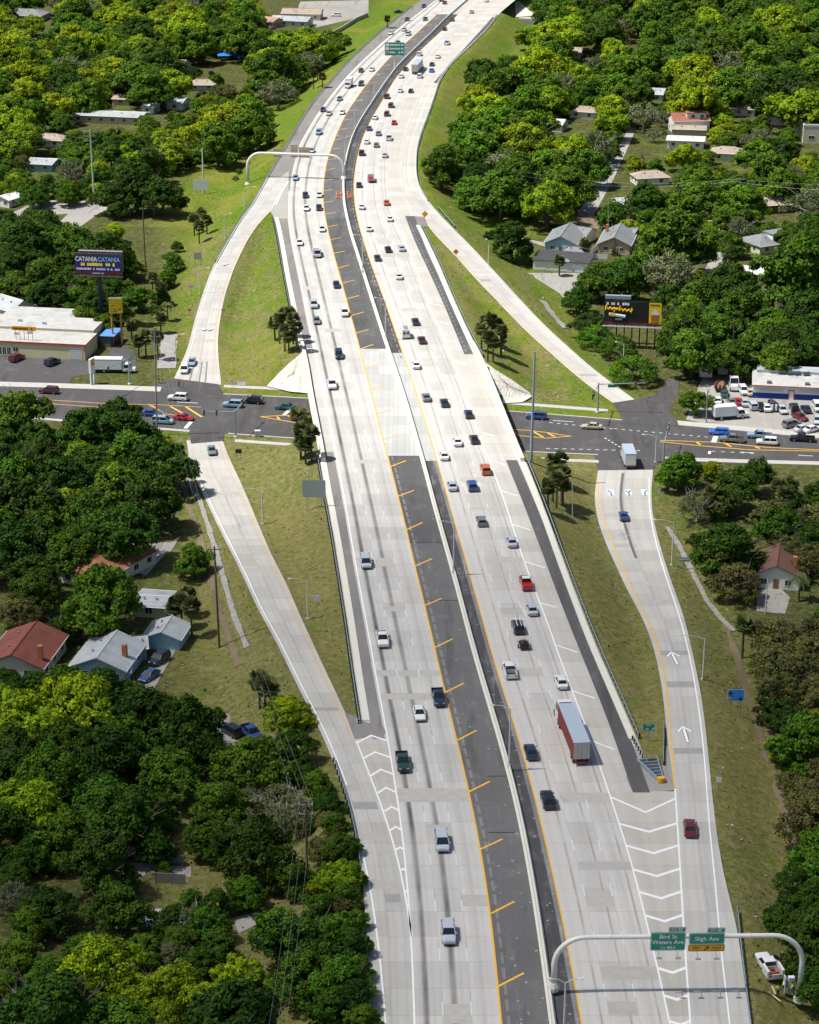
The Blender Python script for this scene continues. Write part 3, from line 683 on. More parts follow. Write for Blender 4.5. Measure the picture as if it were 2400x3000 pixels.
# chevrons in the two painted gores
for ox, oy, L in ((800,1800,[(620,765,525,815,720,798),(645,870,568,912,745,905),(680,980,615,1022,765,1012),(715,1095,660,1130,780,1125),(748,1215,705,1245,797,1240)]),
                  (800,2400,[(775,48,738,72,815,70),(803,178,772,196,830,194),(825,313,803,326,841,324),(845,453,833,462,852,461)])):
    for ax, ay, bx, by, cx, cy in L:
        pline('chevron', [T(ox,oy,bx,by), T(ox,oy,ax,ay), T(ox,oy,cx,cy)], .42, M['white'], ramp_sw, .02)
pline('chevron', [T(1600,1800,410,1155), T(1600,1800,630,1250), T(1600,1800,815,1165)], .42, M['white'], ramp_se, .02)
for vx, vy in ((650,80),(680,215),(700,360),(728,500),(750,645),(775,805),(800,970),(828,1140),(852,1300)):
    p = T(1600,2400,vx,vy); w = G(*p, 0)
    xl_, xr_ = float(R_WHT(w.y+4)), float(SE_G(w.y+4))
    dl = (w.x - xl_)*.55; dr = (xr_ - w.x)*.55
    mb = MB(); z = .02; a = Vector((float(R_WHT(w.y+dl)), w.y+dl, z)); b = Vector((w.x, w.y, z)); c = Vector((float(SE_G(w.y+dr)), w.y+dr, z)); e = Vector((0,.32,0))
    mb.add([a-e,b-e,c-e,a+e,b+e,c+e], [(0,1,4,3),(1,2,5,4)]); mb.build('chevron', M['white'], ramp_se)
for ox, oy, L in ((800,600,[(985,620,1070,640),(1030,735,1115,755),(1080,850,1170,875),(1135,985,1220,1010),(1190,1120,1280,1140)]),
                  (800,1200,[(1305,140,1395,165),(1370,320,1470,350),(1435,510,1545,545),(1510,725,1625,760),(1590,960,1720,1000),(1685,1220,1790,1250)]),
                  (1600,1800,[(65,195,200,240),(170,485,310,530),(290,800,435,855)])):
    for a, b, c, d in L: pline('hatch_bar', [T(ox,oy,a,b), T(ox,oy,c,d)], .34, M['white'], highway, .02)
# NW gore
pline('hatch_bar', [(800,600),(846,531)], .25, M['white'], ramp_nw, .02); 
# arrows on the ramps
def arrow(px, py, zf, parent, length=7.5, rz=0, mat=None, dark=True, sc=1.0):
    z = float(zf(py)); p = G(px, py, z); zw = .024
    for m_, g, dz in (((M['black'], .10, 0), (M['white'], 0, .006)) if dark else ((mat or M['white'], 0, .006),)):
        mb = MB(); w = .26 + g; L = length/2 + g*.6; hd = 2.3 + g
        mb.add([(-w,-L,0),(w,-L,0),(w,L-1.0,0),(-w,L-1.0,0)], [(0,1,2,3)])
        for s in (-1, 1):
            a = [(0,L+.25+g,0),(0,L-.55-g,0),(s*1.15+s*g*.5,L-hd-.35,0),(s*1.45+s*g,L-hd+.1,0)]
            mb.add(a, [(0,1,2,3) if s > 0 else (3,2,1,0)])
        o = mb.build('lane_arrow' if g == 0 else 'arrow_border', m_, parent)
        slope = math.atan((float(zf(py-8)) - z)/max(.1, (G(px, py-8, float(zf(py-8))).y - p.y)))
        o.location = (p.x, p.y, z + zw + dz); o.rotation_euler = (slope, 0, rz); o.scale = (sc, sc, sc)
arrow(1976, 1928, z_se, ramp_se, 6.6, R(4), sc=.88); arrow(2008, 2151, z_se, ramp_se, 6.6, R(1), sc=.88)
arrow(1828, 1572, z_se, ramp_se, 5.5, R(2), dark=False, sc=.8, mat=M['dashblack'])
for px in (599, 615): arrow(px, 962, z_nw, ramp_nw, 5, R(182), sc=.8)
arrow(662, 772, z_nw, ramp_nw, 5, R(170), sc=.8)
# turn-lane panels on the off-ramp
for px, k in ((1790, -1), (1842, 0), (1889, 1)):
    p = G(px, 1444, float(z_se(1444)))
    o = MB().quad((-.68,-2.1,0),(.68,-2.1,0),(.68,2.1,0),(-.68,2.1,0)).build('turn_panel', plain('panel_bluish', (.62,.72,.82), .6, var=.15), ramp_se); o.location = (p.x, p.y, p.z+.02)
    mb = MB().add([(-.17,-2.2,0),(.17,-2.2,0),(.17,.4,0),(-.17,.4,0)], [(0,1,2,3)])
    for s in ([k] if k else [-1, 1]):
        mb.add([(s*.0,.4,.002),(s*.17,.1,.002),(s*.55,1.1,.002),(s*.3,1.3,.002)], [(0,1,2,3) if s > 0 else (3,2,1,0)])
        mb.add([(s*.1,1.3,.004),(s*.75,.9,.004),(s*.72,2.1,.004)], [(0,1,2) if s > 0 else (2,1,0)])
    q = mb.build('turn_arrow', M['black'], ramp_se); q.location = (p.x, p.y, p.z+.03); q.scale = (.75,.75,1)
# replaced concrete panels: darker rectangular slabs that show one by one
slab_mats = [plain('slab_grey', (.40,.39,.365), .85, var=.22, scale=.6), plain('slab_tan', (.43,.415,.385), .85, var=.2, scale=.8), plain('slab_dark', (.31,.305,.295), .85, var=.25, scale=.8)]
def slab(A, B, ta, tb, py, parent, length=3.0, mi=0, zf=None, zpy=None, dz=.010):
    z0 = float(zpy(py)) if zpy else 0.0; y = G(1200, py, z0).y; vs = []
    for yy in (y-length/2, y+length/2):
        for t in (ta, tb): vs.append((float(A(yy)*(1-t)+B(yy)*t), yy, (float(zf(yy)) if zf else 0)+dz))
    MB().add(vs, [(0,1,3,2)]).build('slab', slab_mats[mi], parent)
rs = random.Random(3)
py = 2960
while py > 640:
    for (A, B, dirn) in ((L_WHT, L_YEL, 0), (R_YEL, R_WHT, 1)):
        if rs.random() < .62 and not (1020 < py < 1340):
            n = rs.choice((1, 1, 2, 3)); a = rs.randrange(0, 4-n)
            if dirn == 1: a = max(a, 1); n = min(n, 3-a)
            slab(A, B, a/3, (a+n)/3, py + rs.uniform(-12, 12), highway, rs.choice((2.2, 3.0, 3.0, 4.2)), rs.choice((0, 1, 1)))
    py -= 30 + py*.028
for A, B, Z, zp, pys, par in ((SW_L, SW_R, ZSW, z_sw, range(1395, 2760, 46), ramp_sw), (SE_L, SE_R, ZSE, z_se, range(1505, 2300, 50), ramp_se),
                         (NW_L, NW_R, ZNW, z_nw, range(625, 1060, 22), ramp_nw), (NE_L, NE_R, ZNE, z_ne, range(690, 1150, 26), ramp_ne)):
    for k in pys:
        if rs.random() < .62: slab(A, B, rs.choice((.12, .12, .5)), rs.choice((.88, .88, .55)), k + rs.uniform(-8, 8), par, rs.uniform(1.3, 2.6), rs.choice((0, 0, 1, 2)), Z, zp)
# skid marks where cars brake
M['skid'] = plain('tyre_rubber_marks', (.19,.185,.18), .9, var=.4, scale=.7)
for A, B, Z, a, b, ts, par in ((SE_L, SE_R, ZSE, Yat(1640,-5), Yat(1385,-6), (.45, .47), ramp_se), (NW_L, NW_R, ZNW, Yat(1120,-6), Yat(1060,-6), (.35,.55,.68), ramp_nw)):
    for t in ts: strip('skid_mark', half(A, B, t-.018), half(A, B, t+.018), a, b, .016, M['skid'], par, lanes=1, zf=Z)
# street paint
SZ = -5.985
def sline(pts, w, mat, name='street_line'): return pline(name, pts, w, mat, street, .022, sp)
sline([(0,1164),(150,1172),(320,1183),(470,1186),(590,1193)], .25, M['yellow_worn']); sline([(0,1176),(150,1183),(330,1196)], .25, M['yellow_worn'])
sline([(437,1187),(480,1212),(520,1217)], .3, M['yellow_worn'])
for a, b in (((0,1164),(18,1176)),((75,1170),(92,1182)),((140,1173),(158,1186)),((500,1191),(534,1210)),((545,1192),(592,1222)),((443,1188),(482,1214))): sline([a, b], .55, M['yellow'])
sline([(763,1221),(830,1217),(900,1219),(900,1239),(872,1239),(763,1221)], .3, M['yellow'])
for a, b in (((845,1218),(873,1234)),((812,1221),(822,1232))): sline([a, b], .5, M['yellow'])
sline([(1498,1258),(1550,1261),(1600,1267),(1671,1278),(1600,1284),(1520,1276),(1498,1258)], .3, M['yellow'])
for a, b in (((1560,1263),(1592,1281)),((1605,1269),(1625,1279))): sline([a, b], .5, M['yellow'])
sline([(1935,1290),(2100,1296),(2250,1311),(2400,1318)], .3, M['yellow']); sline([(1935,1294),(2050,1306),(2200,1318),(2400,1322)], .3, M['yellow'])
for a, b in (((2038,1293),(2052,1303)),((2125,1299),(2142,1309)),((2212,1308),(2226,1314))): sline([a, b], .55, M['yellow'])
for a, b in (((2085,1277),(2098,1277)),): pass
sline([(2098,1278),(2090,1297)], 1.1, M['white']); sline([(2080,1322),(2078,1330)], .6, M['white']); sline([(847,1202),(832,1216)], .9, M['white']); sline([(560,1236),(543,1255)], .9, M['white'])
for k in range(9): sline([(1610+k*22, 1238+k*2.2),(1620+k*22, 1239+k*2.2)], .3, M['dashwhite'])
for k in range(14): sline([(1800+k*22, 1256+k*2.0),(1809+k*22, 1257+k*2.0)], .3, M['dashwhite'])
for k in range(12): sline([(1600+k*24, 1314+k*.6),(1612+k*24, 1314+k*.6)], .3, M['dashwhite'])
for k in range(5): sline([(2085+k*28, 1322+k*1.5),(2096+k*28, 1322.6+k*1.5)], .3, M['dashwhite'])
for a in ((2168,1325,2210,1327),(2338,1334,2382,1336),(28,1153,66,1155),(520,1178,580,1181),(1620,1232,1680,1236)): sline([a[:2], a[2:]], .3, M['dashwhite'])
for k in range(7): sline([(558+k*14, 1286),(566+k*14, 1274)], .5, M['dashwhite'])
for k in range(8): sline([(1880+k*12, 1212+k*1.5),(1885+k*12, 1219+k*1.5)], .5, M['dashwhite'])
for k in range(6): sline([(1772+k*10, 1283+k*6),(1777+k*10, 1286+k*6)], .35, M['dashwhite'])
for a in ((14,1067,30,1054),(60,1072,86,1050),(94,1075,118,1052),(160,1077,185,1057),(190,1081,214,1057),(225,1085,250,1059),(125,1077,134,1068),(150,1077,170,1080),(157,1128,172,1110),(165,1129,187,1129)):
    sline([a[:2], a[2:]], .22, M['white'], 'parking_line')

# ================================================================ barriers
def wall_along(name, f, y0, y1, prof, mat, label, cat, zf=None, step=4.0):
    """closed section (offset, height) swept along a long line"""
    ys = np.linspace(y0, y1, max(2, int((y1-y0)/step)+1)); rings = []
    xs = f(ys); zz = zf(ys) if zf else 0*ys
    for i in range(len(ys)):
        j0, j1 = max(i-1,0), min(i+1,len(ys)-1); d = Vector((xs[j1]-xs[j0], ys[j1]-ys[j0], 0)).normalized(); n = Vector((d.y, -d.x, 0))
        rings.append([Vector((xs[i], ys[i], zz[i]+h)) + n*o for o, h in prof])
    o = MB().loft(rings).build(name, mat); tag(o, label, cat); return o
JB = [(-.38,-.2),(-.38,.10),(-.17,.38),(-.11,.98),(.11,.98),(.17,.38),(.38,.10),(.38,-.2)]
wall_along('median_barrier', BAR, HY0, HY1, [(a*1.25, b) for a, b in JB], M['conc'], 'long pale concrete barrier down the middle of the highway', 'barrier')
CU = [(-.55,-.2),(-.55,.10),(.55,.10),(.55,-.2)]
wall_along('shoulder_curb', L_BARRIER, Yat(2111), Yat(1330), CU, M['conc'], 'pale concrete curb strip along the left shoulder below the overpass', 'curb')
wall_along('shoulder_curb', L_BARRIER, Yat(1022), Yat(637), CU, M['conc'], 'pale concrete curb strip along the left shoulder above the overpass', 'curb')
wall_along('shoulder_curb', R_BARRIER, Yat(2165), Yat(1345), CU, M['conc'], 'pale concrete curb strip along the right shoulder below the overpass', 'curb')
wall_along('shoulder_curb', R_BARRIER, Yat(1040), Yat(660), CU, M['conc'], 'pale concrete curb strip along the right shoulder above the overpass', 'curb')
PR = [(-.25,-1.6),(-.25,.25),(-.15,1.05),(.15,1.05),(.25,.25),(.25,-1.6)]

def guardrail(label, f, y0, y1, zf=None, post=True, spacing=1.9, blue=False):
    root = empty('guardrail', (0,0,0)); tag(root, label, 'guardrail')
    ys = np.linspace(y0, y1, max(2, int((y1-y0)/4)+1)); xs = f(ys)
    z = (lambda y: float(zf(y))) if zf else (lambda y: 0.0)
    mb = MB(); prof = [(-.03,.42),(.05,.50),(-.03,.58),(.05,.66),(-.03,.74),(-.09,.74),(-.09,.42)]
    mb.loft([[Vector((xs[i]+o, ys[i], z(ys[i])+h)) for o, h in prof] for i in range(len(ys))])
    mb.build('rail', M['steel_blue'], root)
    if post:
        pm = MB().box(-.17,.05,-.09,.09,-.8,.72).mesh('post'); pm.materials.append(M['post_dark'])
        y = y0; n = 0
        while y < y1 and n < 290:
            o = bpy.data.objects.new('post', pm); COL.objects.link(o); o.parent = root; o.location = (float(f(y))-.12*(1 if not blue else -1), y, z(y)); y += spacing; n += 1
    return root
guardrail('dark steel guardrail left of the lower left shoulder curb', off_(L_BARRIER, -1.15), Yat(2120), Yat(1335))
guardrail('dark steel guardrail left of the upper left shoulder curb', off_(L_BARRIER, -1.15), Yat(1025), Yat(640))
guardrail('dark steel guardrail right of the lower right shoulder curb', off_(R_BARRIER, 1.15), Yat(2160), Yat(1345), blue=True)
guardrail('dark steel guardrail right of the upper right shoulder curb', off_(R_BARRIER, 1.15), Yat(1045), Yat(660), blue=True)
guardrail('steel guardrail along the left edge of the far curve', off_(L_FAR, .3), Yat(600), Yat(20), spacing=3.8)
guardrail('steel guardrail along the right edge of the far curve', off_(R_FAR, -.3), Yat(590), Yat(45), spacing=3.8, blue=True)
guardrail('steel guardrail beside the off-ramp curve at upper left', off_(NW_L, .3), Yat(786, -3), Yat(600), ZNW)
guardrail('steel guardrail right of the bottom right ramp by the sign gantry', Line([(2150,2600),(2163,2669),(2170,2771),(2180,2845),(2198,2989)], None, 4), Yat(3060), Yat(2668), blue=True)
guardrail('steel guardrail beside trees along the merging left ramp', Line([(975,2225),(1008,2310),(1030,2385),(1046,2460),(1056,2545)], None, 4), Yat(2530), Yat(2228))
guardrail('short steel guardrail beside upper right merge curve', Line([(1285,612),(1320,650),(1334,668)], None, 4), Yat(668), Yat(610), blue=True)

# ================================================================ the overpass
def bridge():
    root = empty('overpass', (0, Yat(1180), -6)); tag(root, 'concrete highway overpass carrying all lanes across the street', 'bridge')
    root_inv = Vector(root.location)
    def part(mb, name, mat): mb.v = [tuple(Vector(v) - root_inv) for v in mb.v]; return mb.build(name, mat, root)
    ys = np.arange(YB_S - 4, YB_N + 4.01, 2.0)
    xl, xr = L_BARRIER(ys) - .55, R_BARRIER(ys) + .55
    mb = MB(); mb.loft([[Vector((xl[i],ys[i],-.03)), Vector((xl[i],ys[i],-1.5)), Vector((xr[i],ys[i],-1.5)), Vector((xr[i],ys[i],-.03))] for i in range(len(ys))]); part(mb, 'deck', M['conc'])
    for f, s in ((L_BARRIER, -1), (R_BARRIER, 1)):
        mb = MB(); xs = f(ys)
        mb.loft([[Vector((xs[i]+o, ys[i], h)) for o, h in ((-.42,-1.9),(-.42,1.0),(.42,1.0),(.42,-1.9))] for i in range(len(ys))]); part(mb, 'parapet', M['conc'])
    for y in (YB_S + 20, YB_N - 22):
        for k in range(9):
            x = float(L_BARRIER(y)) + 3 + k*5.0
            if x > float(R_BARRIER(y)) - 1: break
            ysk = float(ST_C(x)) + (13.2 if y > Yat(1180) else -16.5)
            mb = MB().tube([(x, ysk, -6.2),(x, ysk, -1.45)], .55, 10); part(mb, 'pier', M['conc'])
    return root
bridge()
# paved slopes beside the overpass, north side
_gx = np.arange(-200, 201, 1.0); _gy = np.arange(400, 1130, 1.0); _gz = terrain(*np.meshgrid(_gx, _gy))
def zq(x, y):
    i = min(max(x+200, 0), 399.9); j = min(max(y-400, 0), 728.9); a, b = int(i), int(j); u, v = i-a, j-b
    return float((_gz[b,a]*(1-u)+_gz[b,a+1]*u)*(1-v) + (_gz[b+1,a]*(1-u)+_gz[b+1,a+1]*u)*v)
def drape_pt(px, py, dz):
    lo, hi = -7.0, 2.0                             # march the sight line down to the ground
    z = hi
    while z > lo:
        g = G(px, py, z)
        if zq(g.x, g.y) + dz >= z: return g
        z -= .06
    return G(px, py, -6 + dz)
def slope_wing(label, pts, dz=.42, n=14):
    """paving laid on the embankment: a fan of panels draped over the ground"""
    c = (sum(p[0] for p in pts)/len(pts), sum(p[1] for p in pts)/len(pts)); mb = MB()
    for i in range(len(pts)):
        a, b = pts[i], pts[(i+1) % len(pts)]; rows = []
        for k in range(n+1):
            t = k/n; rows.append([drape_pt(c[0]+(a[0]+(b[0]-a[0])*q/n-c[0])*t, c[1]+(a[1]+(b[1]-a[1])*q/n-c[1])*t, dz) for q in range(n+1)])
        vs = [p for r_ in rows for p in r_]; mb.add(vs, [(k*(n+1)+q, k*(n+1)+q+1, (k+1)*(n+1)+q+1, (k+1)*(n+1)+q) for k in range(n) for q in range(n)])
    o = mb.build('slope_paving', M['slope']); tag(o, label, 'embankment'); return o
slope_wing('pale concrete slope paving left of the overpass', [(889,1030),(900,1080),(906,1152),(850,1147),(781,1131),(815,1095),(852,1060)])
slope_wing('pale concrete slope paving right of the overpass', [(1416,1058),(1450,1082),(1500,1113),(1552,1150),(1558,1162),(1530,1178),(1470,1182),(1446,1130)])
slope_wing('white concrete wing wall under the far overpass at the top', [(1508,6),(1520,4),(1570,45),(1512,50)])
M['road_far'] = M['lot']
gpoly('side_road', [(1480,55),(1640,62),(1640,76),(1500,70)], M['lot'], .06)
gpoly('pavement', [(1520,48),(1640,55),(1640,60),(1520,54)], M['walk'], .08)
# crash cushion at the tip of the right gore
cr = empty('crash_cushion', G(1936, 2290, 0), R(12)); tag(cr, 'yellow-nosed crash cushion at the tip of the lower right gore', 'crash cushion')
mb = MB()
for s in (-1, 1): mb.tube([(s*.45,.2,.62),(s*1.6,6.8,.62)], .10, 6); mb.tube([(s*.45,.2,.35),(s*1.6,6.8,.35)], .10, 6)
mb.build('side_rail', M['steel_blue'], cr)
for k in range(6):
    w = .5 + k*.2; MB().box(-w, w, .9+k*1.05, 1.1+k*1.05, .1, .75).build('frame_bar', M['steel'], cr)
mb = MB(); pts = [(math.sin(t)*.62, -math.cos(t)*.62) for t in np.linspace(-1.5, 1.5, 9)]
mb.loft([[Vector((x, y, z)) for x, y in pts] + [Vector((.5,.25,z)), Vector((-.5,.25,z))] for z in (.08, .82)]); mb.build('nose', plain('nose_yellow', (.80,.42,.02), .5), cr)
guardrail('short dark guardrail from the crash cushion up the lower right gore', Line([(1851,2165),(1875,2205),(1901,2240)], None, 3), Yat(2242), Yat(2165), spacing=1.2)
guardrail('short dark guardrail on the ramp side behind the crash cushion', Line([(1948,2130),(1945,2180),(1943,2240)], None, 3), Yat(2242), Yat(2130), spacing=1.0, blue=True)
# ================================================================ vegetation
def leaf_mat(name, ca, cb, trans=.25, sat_var=.25):
    t = NT(name); oi = t.node('ShaderNodeObjectInfo')
    at = t.node('ShaderNodeAttribute', attribute_name='tone')
    c = t.mix(at.outputs['Fac'], ca, cb)
    hs = t.node('ShaderNodeHueSaturation', i_Color=c)
    t.set(hs.inputs['Hue'], t.math('MULTIPLY_ADD', oi.outputs['Random'], .030, .490))
    t.set(hs.inputs['Value'], t.math('MULTIPLY_ADD', t.math('FRACT', t.math('MULTIPLY', oi.outputs['Random'], 7.3)), .5, .75))
    d = t.node('ShaderNodeBsdfPrincipled'); t.l.new(hs.outputs[0], d.inputs['Base Color']); d.inputs['Roughness'].default_value = .7; d.inputs['Specular IOR Level'].default_value = .2
    tr = t.node('ShaderNodeBsdfTranslucent'); t.l.new(hs.outputs[0], tr.inputs[0])
    m = t.node('ShaderNodeMixShader'); m.inputs[0].default_value = trans
    t.l.new(d.outputs[0], m.inputs[1]); t.l.new(tr.outputs[0], m.inputs[2]); t.l.new(m.outputs[0], t.out.inputs[0])
    return t.mat
M['leaf_O'] = leaf_mat('leaves_dark', (.018,.046,.003), (.070,.142,.007))
M['leaf_M'] = leaf_mat('leaves_mid', (.032,.080,.004), (.118,.215,.010))
M['leaf_F'] = leaf_mat('leaves_fresh', (.036,.088,.004), (.150,.262,.010))
M['leaf_Y'] = leaf_mat('leaves_yellow', (.062,.135,.005), (.385,.48,.010), .3)
M['leaf_G'] = leaf_mat('leaves_grey', (.085,.110,.040), (.22,.24,.12))
M['leaf_B'] = leaf_mat('leaves_olive', (.070,.078,.020), (.20,.195,.055))
M['leaf_C'] = leaf_mat('leaves_evergreen', (.012,.032,.005), (.032,.070,.010))
M['leaf_S'] = leaf_mat('leaves_round', (.045,.115,.004), (.12,.25,.010))
M['frond'] = leaf_mat('palm_fronds', (.040,.060,.014), (.17,.185,.058))
M['frond_dry'] = leaf_mat('dry_fronds', (.15,.11,.055), (.24,.19,.10))
M['bark'] = plain('bark', (.10,.082,.066), .9, var=.4, scale=3)
M['bark_pale'] = plain('pale_bark', (.36,.34,.30), .9, var=.3, scale=3)

def cards(P, N, S, tones, jitter=.9, asp=1.0, seed=0):
    """leaf-clump faces: bent quads at P with rough normals N and sizes S"""
    g = np.random.default_rng(seed); n = len(P)
    N = N + g.normal(0, jitter, (n,3)); N /= np.linalg.norm(N, axis=1, keepdims=True) + 1e-9
    a = g.normal(0, 1, (n,3)); U = np.cross(N, a); U /= np.linalg.norm(U, axis=1, keepdims=True) + 1e-9
    V = np.cross(N, U); S = S[:, None]
    # five-sided ragged leaf cluster
    k = g.uniform(.7, 1.25, (n,5,1)); ang = np.linspace(0, 2*np.pi, 6)[:-1]
    verts = P[:,None,:] + (np.cos(ang)[None,:,None]*U[:,None,:]*asp + np.sin(ang)[None,:,None]*V[:,None,:])*S[:,None,:]*k*.62
    verts = verts.reshape(-1,3); f = np.arange(n*5).reshape(n,5)
    return verts, f, tones
def mesh_cards(name, verts, faces, tones, mat):
    me = bpy.data.meshes.new(name); me.from_pydata(verts.tolist(), [], faces.tolist())
    a = me.attributes.new('tone', 'FLOAT', 'FACE'); a.data.foreach_set('value', np.asarray(tones, np.float32))
    me.materials.append(mat); me.update(); return me

def crown(kind, seed, D=12.0):
    """crown of about diameter D: limbs carry lobes, lobes carry puffs, puffs carry leaf faces"""
    g = np.random.default_rng(seed); puffs = []
    Hc = D*g.uniform(.55, .68); zc = D*.30
    if kind == 'C':
        nl = 16
        for i in range(nl):
            t = i/(nl-1); r = D*.30*(1-t)**.8 + .25; z = 1.0 + t*D*1.15
            m = max(2, int(9*(1-t)))
            for j in range(m):
                a = g.uniform(0, 6.28); rr = r*g.uniform(.5, 1)
                puffs.append((rr*math.cos(a), rr*math.sin(a), z, .95*(1-.55*t)))
    elif kind == 'S':
        for i in range(150):
            a = g.uniform(0, 6.28); c = g.uniform(-.1, 1); s = math.sqrt(max(0, 1-c*c)); rr = D*.46*g.uniform(.88, 1.0)
            puffs.append((rr*s*math.cos(a), rr*s*math.sin(a), D*.16 + c*D*.36, .85))
    else:
        nl = g.integers(7, 14); lobes = [(g.uniform(-.06,.06)*D, g.uniform(-.06,.06)*D, zc + Hc*.40, D*g.uniform(.22,.28))]; el = g.uniform(.8, 1.2)
        for i in range(nl):
            a = 6.283*i/nl + g.uniform(-.35, .35); rr = D*g.uniform(.18, .40)
            lobes.append((rr*math.cos(a)*el, rr*math.sin(a)/el, zc + Hc*g.uniform(-.12, .40), D*g.uniform(.11, .225)))
        for i in range(4):
            a = g.uniform(0, 6.28); rr = D*g.uniform(.05, .18); lobes.append((rr*math.cos(a), rr*math.sin(a), zc + Hc*g.uniform(.3, .6), D*g.uniform(.14, .20)))
        dens = {'O': 1.0, 'F': .95, 'M': .9, 'Y': .95, 'G': .45, 'B': .75}[kind]
        for lx, ly, lz, lr in lobes:
            n = int(lr*lr*11*dens)
            for i in range(n):
                c = g.uniform(-.55, 1); a = g.uniform(0, 6.28); s = math.sqrt(1-c*c); q = lr*g.uniform(.78, 1.10)
                p = (lx+q*s*math.cos(a), ly+q*s*math.sin(a), lz+q*c*.85)
                if any((p[0]-x)**2+(p[1]-y)**2+(p[2]-z)**2 < (.68*r)**2 for x, y, z, r in lobes): continue
                if math.sin(p[0]*1.3+seed)*math.sin(p[1]*1.2+seed*2)*math.sin(p[2]*1.5+seed*3) > .22: continue
                puffs.append((*p, g.uniform(.45, 1.1)))
    Pn, Nn, Sn, Tn = [], [], [], []
    ls = {'F': .33, 'O': .33, 'M': .34, 'Y': .32, 'G': .28, 'B': .30, 'C': .30, 'S': .26}[kind]
    nleaf = {'F': 46, 'O': 46, 'M': 44, 'Y': 46, 'G': 28, 'B': 36, 'C': 44, 'S': 50}[kind]
    cen = np.array([0, 0, zc + Hc*.1])
    for x, y, z, r in puffs:
        n = max(6, int(nleaf*r*r*1.2)); c = g.uniform(-.75, 1, n); a = g.uniform(0, 6.283, n); s = np.sqrt(1-c*c)
        d = np.stack([s*np.cos(a), s*np.sin(a), c], 1); pp = np.array([x,y,z]) + d*r*g.uniform(.55, 1.05, (n,1))*np.array([1,1,.8])
        out = np.array([x,y,z]) - cen; out = out/(np.linalg.norm(out)+1e-6)
        Pn.append(pp); Nn.append(d*.8 + out*.4 + np.array([0,0,.35])); Sn.append(g.uniform(.7, 1.3, n)*ls)
        tone = np.clip((g.uniform(.05, .95) if kind != 'Y' else g.beta(1.5, 1.0)) + g.normal(0, .16, n), 0, 1); Tn.append(tone)
    P = np.concatenate(Pn); N = np.concatenate(Nn); S = np.concatenate(Sn); Tt = np.concatenate(Tn)
    v, f, t = cards(P, N, S, Tt, .55, 1.0, seed)
    return mesh_cards('crown', v, f, t, M['leaf_'+kind])

def trunk(kind, seed, D=12.0):
    g = random.Random(seed); mb = MB()
    if kind == 'C': mb.tube([(0,0,-.5),(0,0,D*.9)], [.25,.08], 6); return mb
    h = D*.24; r0 = D*.030
    mb.tube([(0,0,-.6),(.1,0,h*.5),(.05,.1,h)], [r0*1.35, r0, r0*.9], 8)
    n = 9 if kind in 'GB' else 6
    for i in range(n):
        a = 6.283*i/n + g.uniform(-.4,.4); L = D*g.uniform(.28,.50); zt = h + D*g.uniform(.16,.44)
        m1 = (math.cos(a)*L*.45, math.sin(a)*L*.45, h + (zt-h)*.62); e = (math.cos(a)*L, math.sin(a)*L, zt)
        mb.tube([(0,0,h*.9), m1, e], [r0*.6, r0*.36, r0*.12], 6)
        for k in range(4 if kind in 'GB' else 2):
            b = a + g.uniform(-.9,.9); L2 = D*g.uniform(.10,.2); s = Vector(m1).lerp(Vector(e), g.uniform(.1,.8))
            mb.tube([s, s + Vector((math.cos(b)*L2, math.sin(b)*L2, D*g.uniform(.08,.2)))], [r0*.22, r0*.06], 5)
    return mb
PROTO = {}
for kd, nv in (('F',5),('O',6),('M',6),('Y',5),('G',3),('B',4),('C',2),('S',2)):
    PROTO[kd] = []
    for i in range(nv):
        tm = trunk(kd, 50+i).mesh('trunk'); tm.materials.append(M['bark_pale' if kd == 'G' else 'bark'])
        PROTO[kd].append((crown(kd, 100+i*7+ord(kd)), tm))
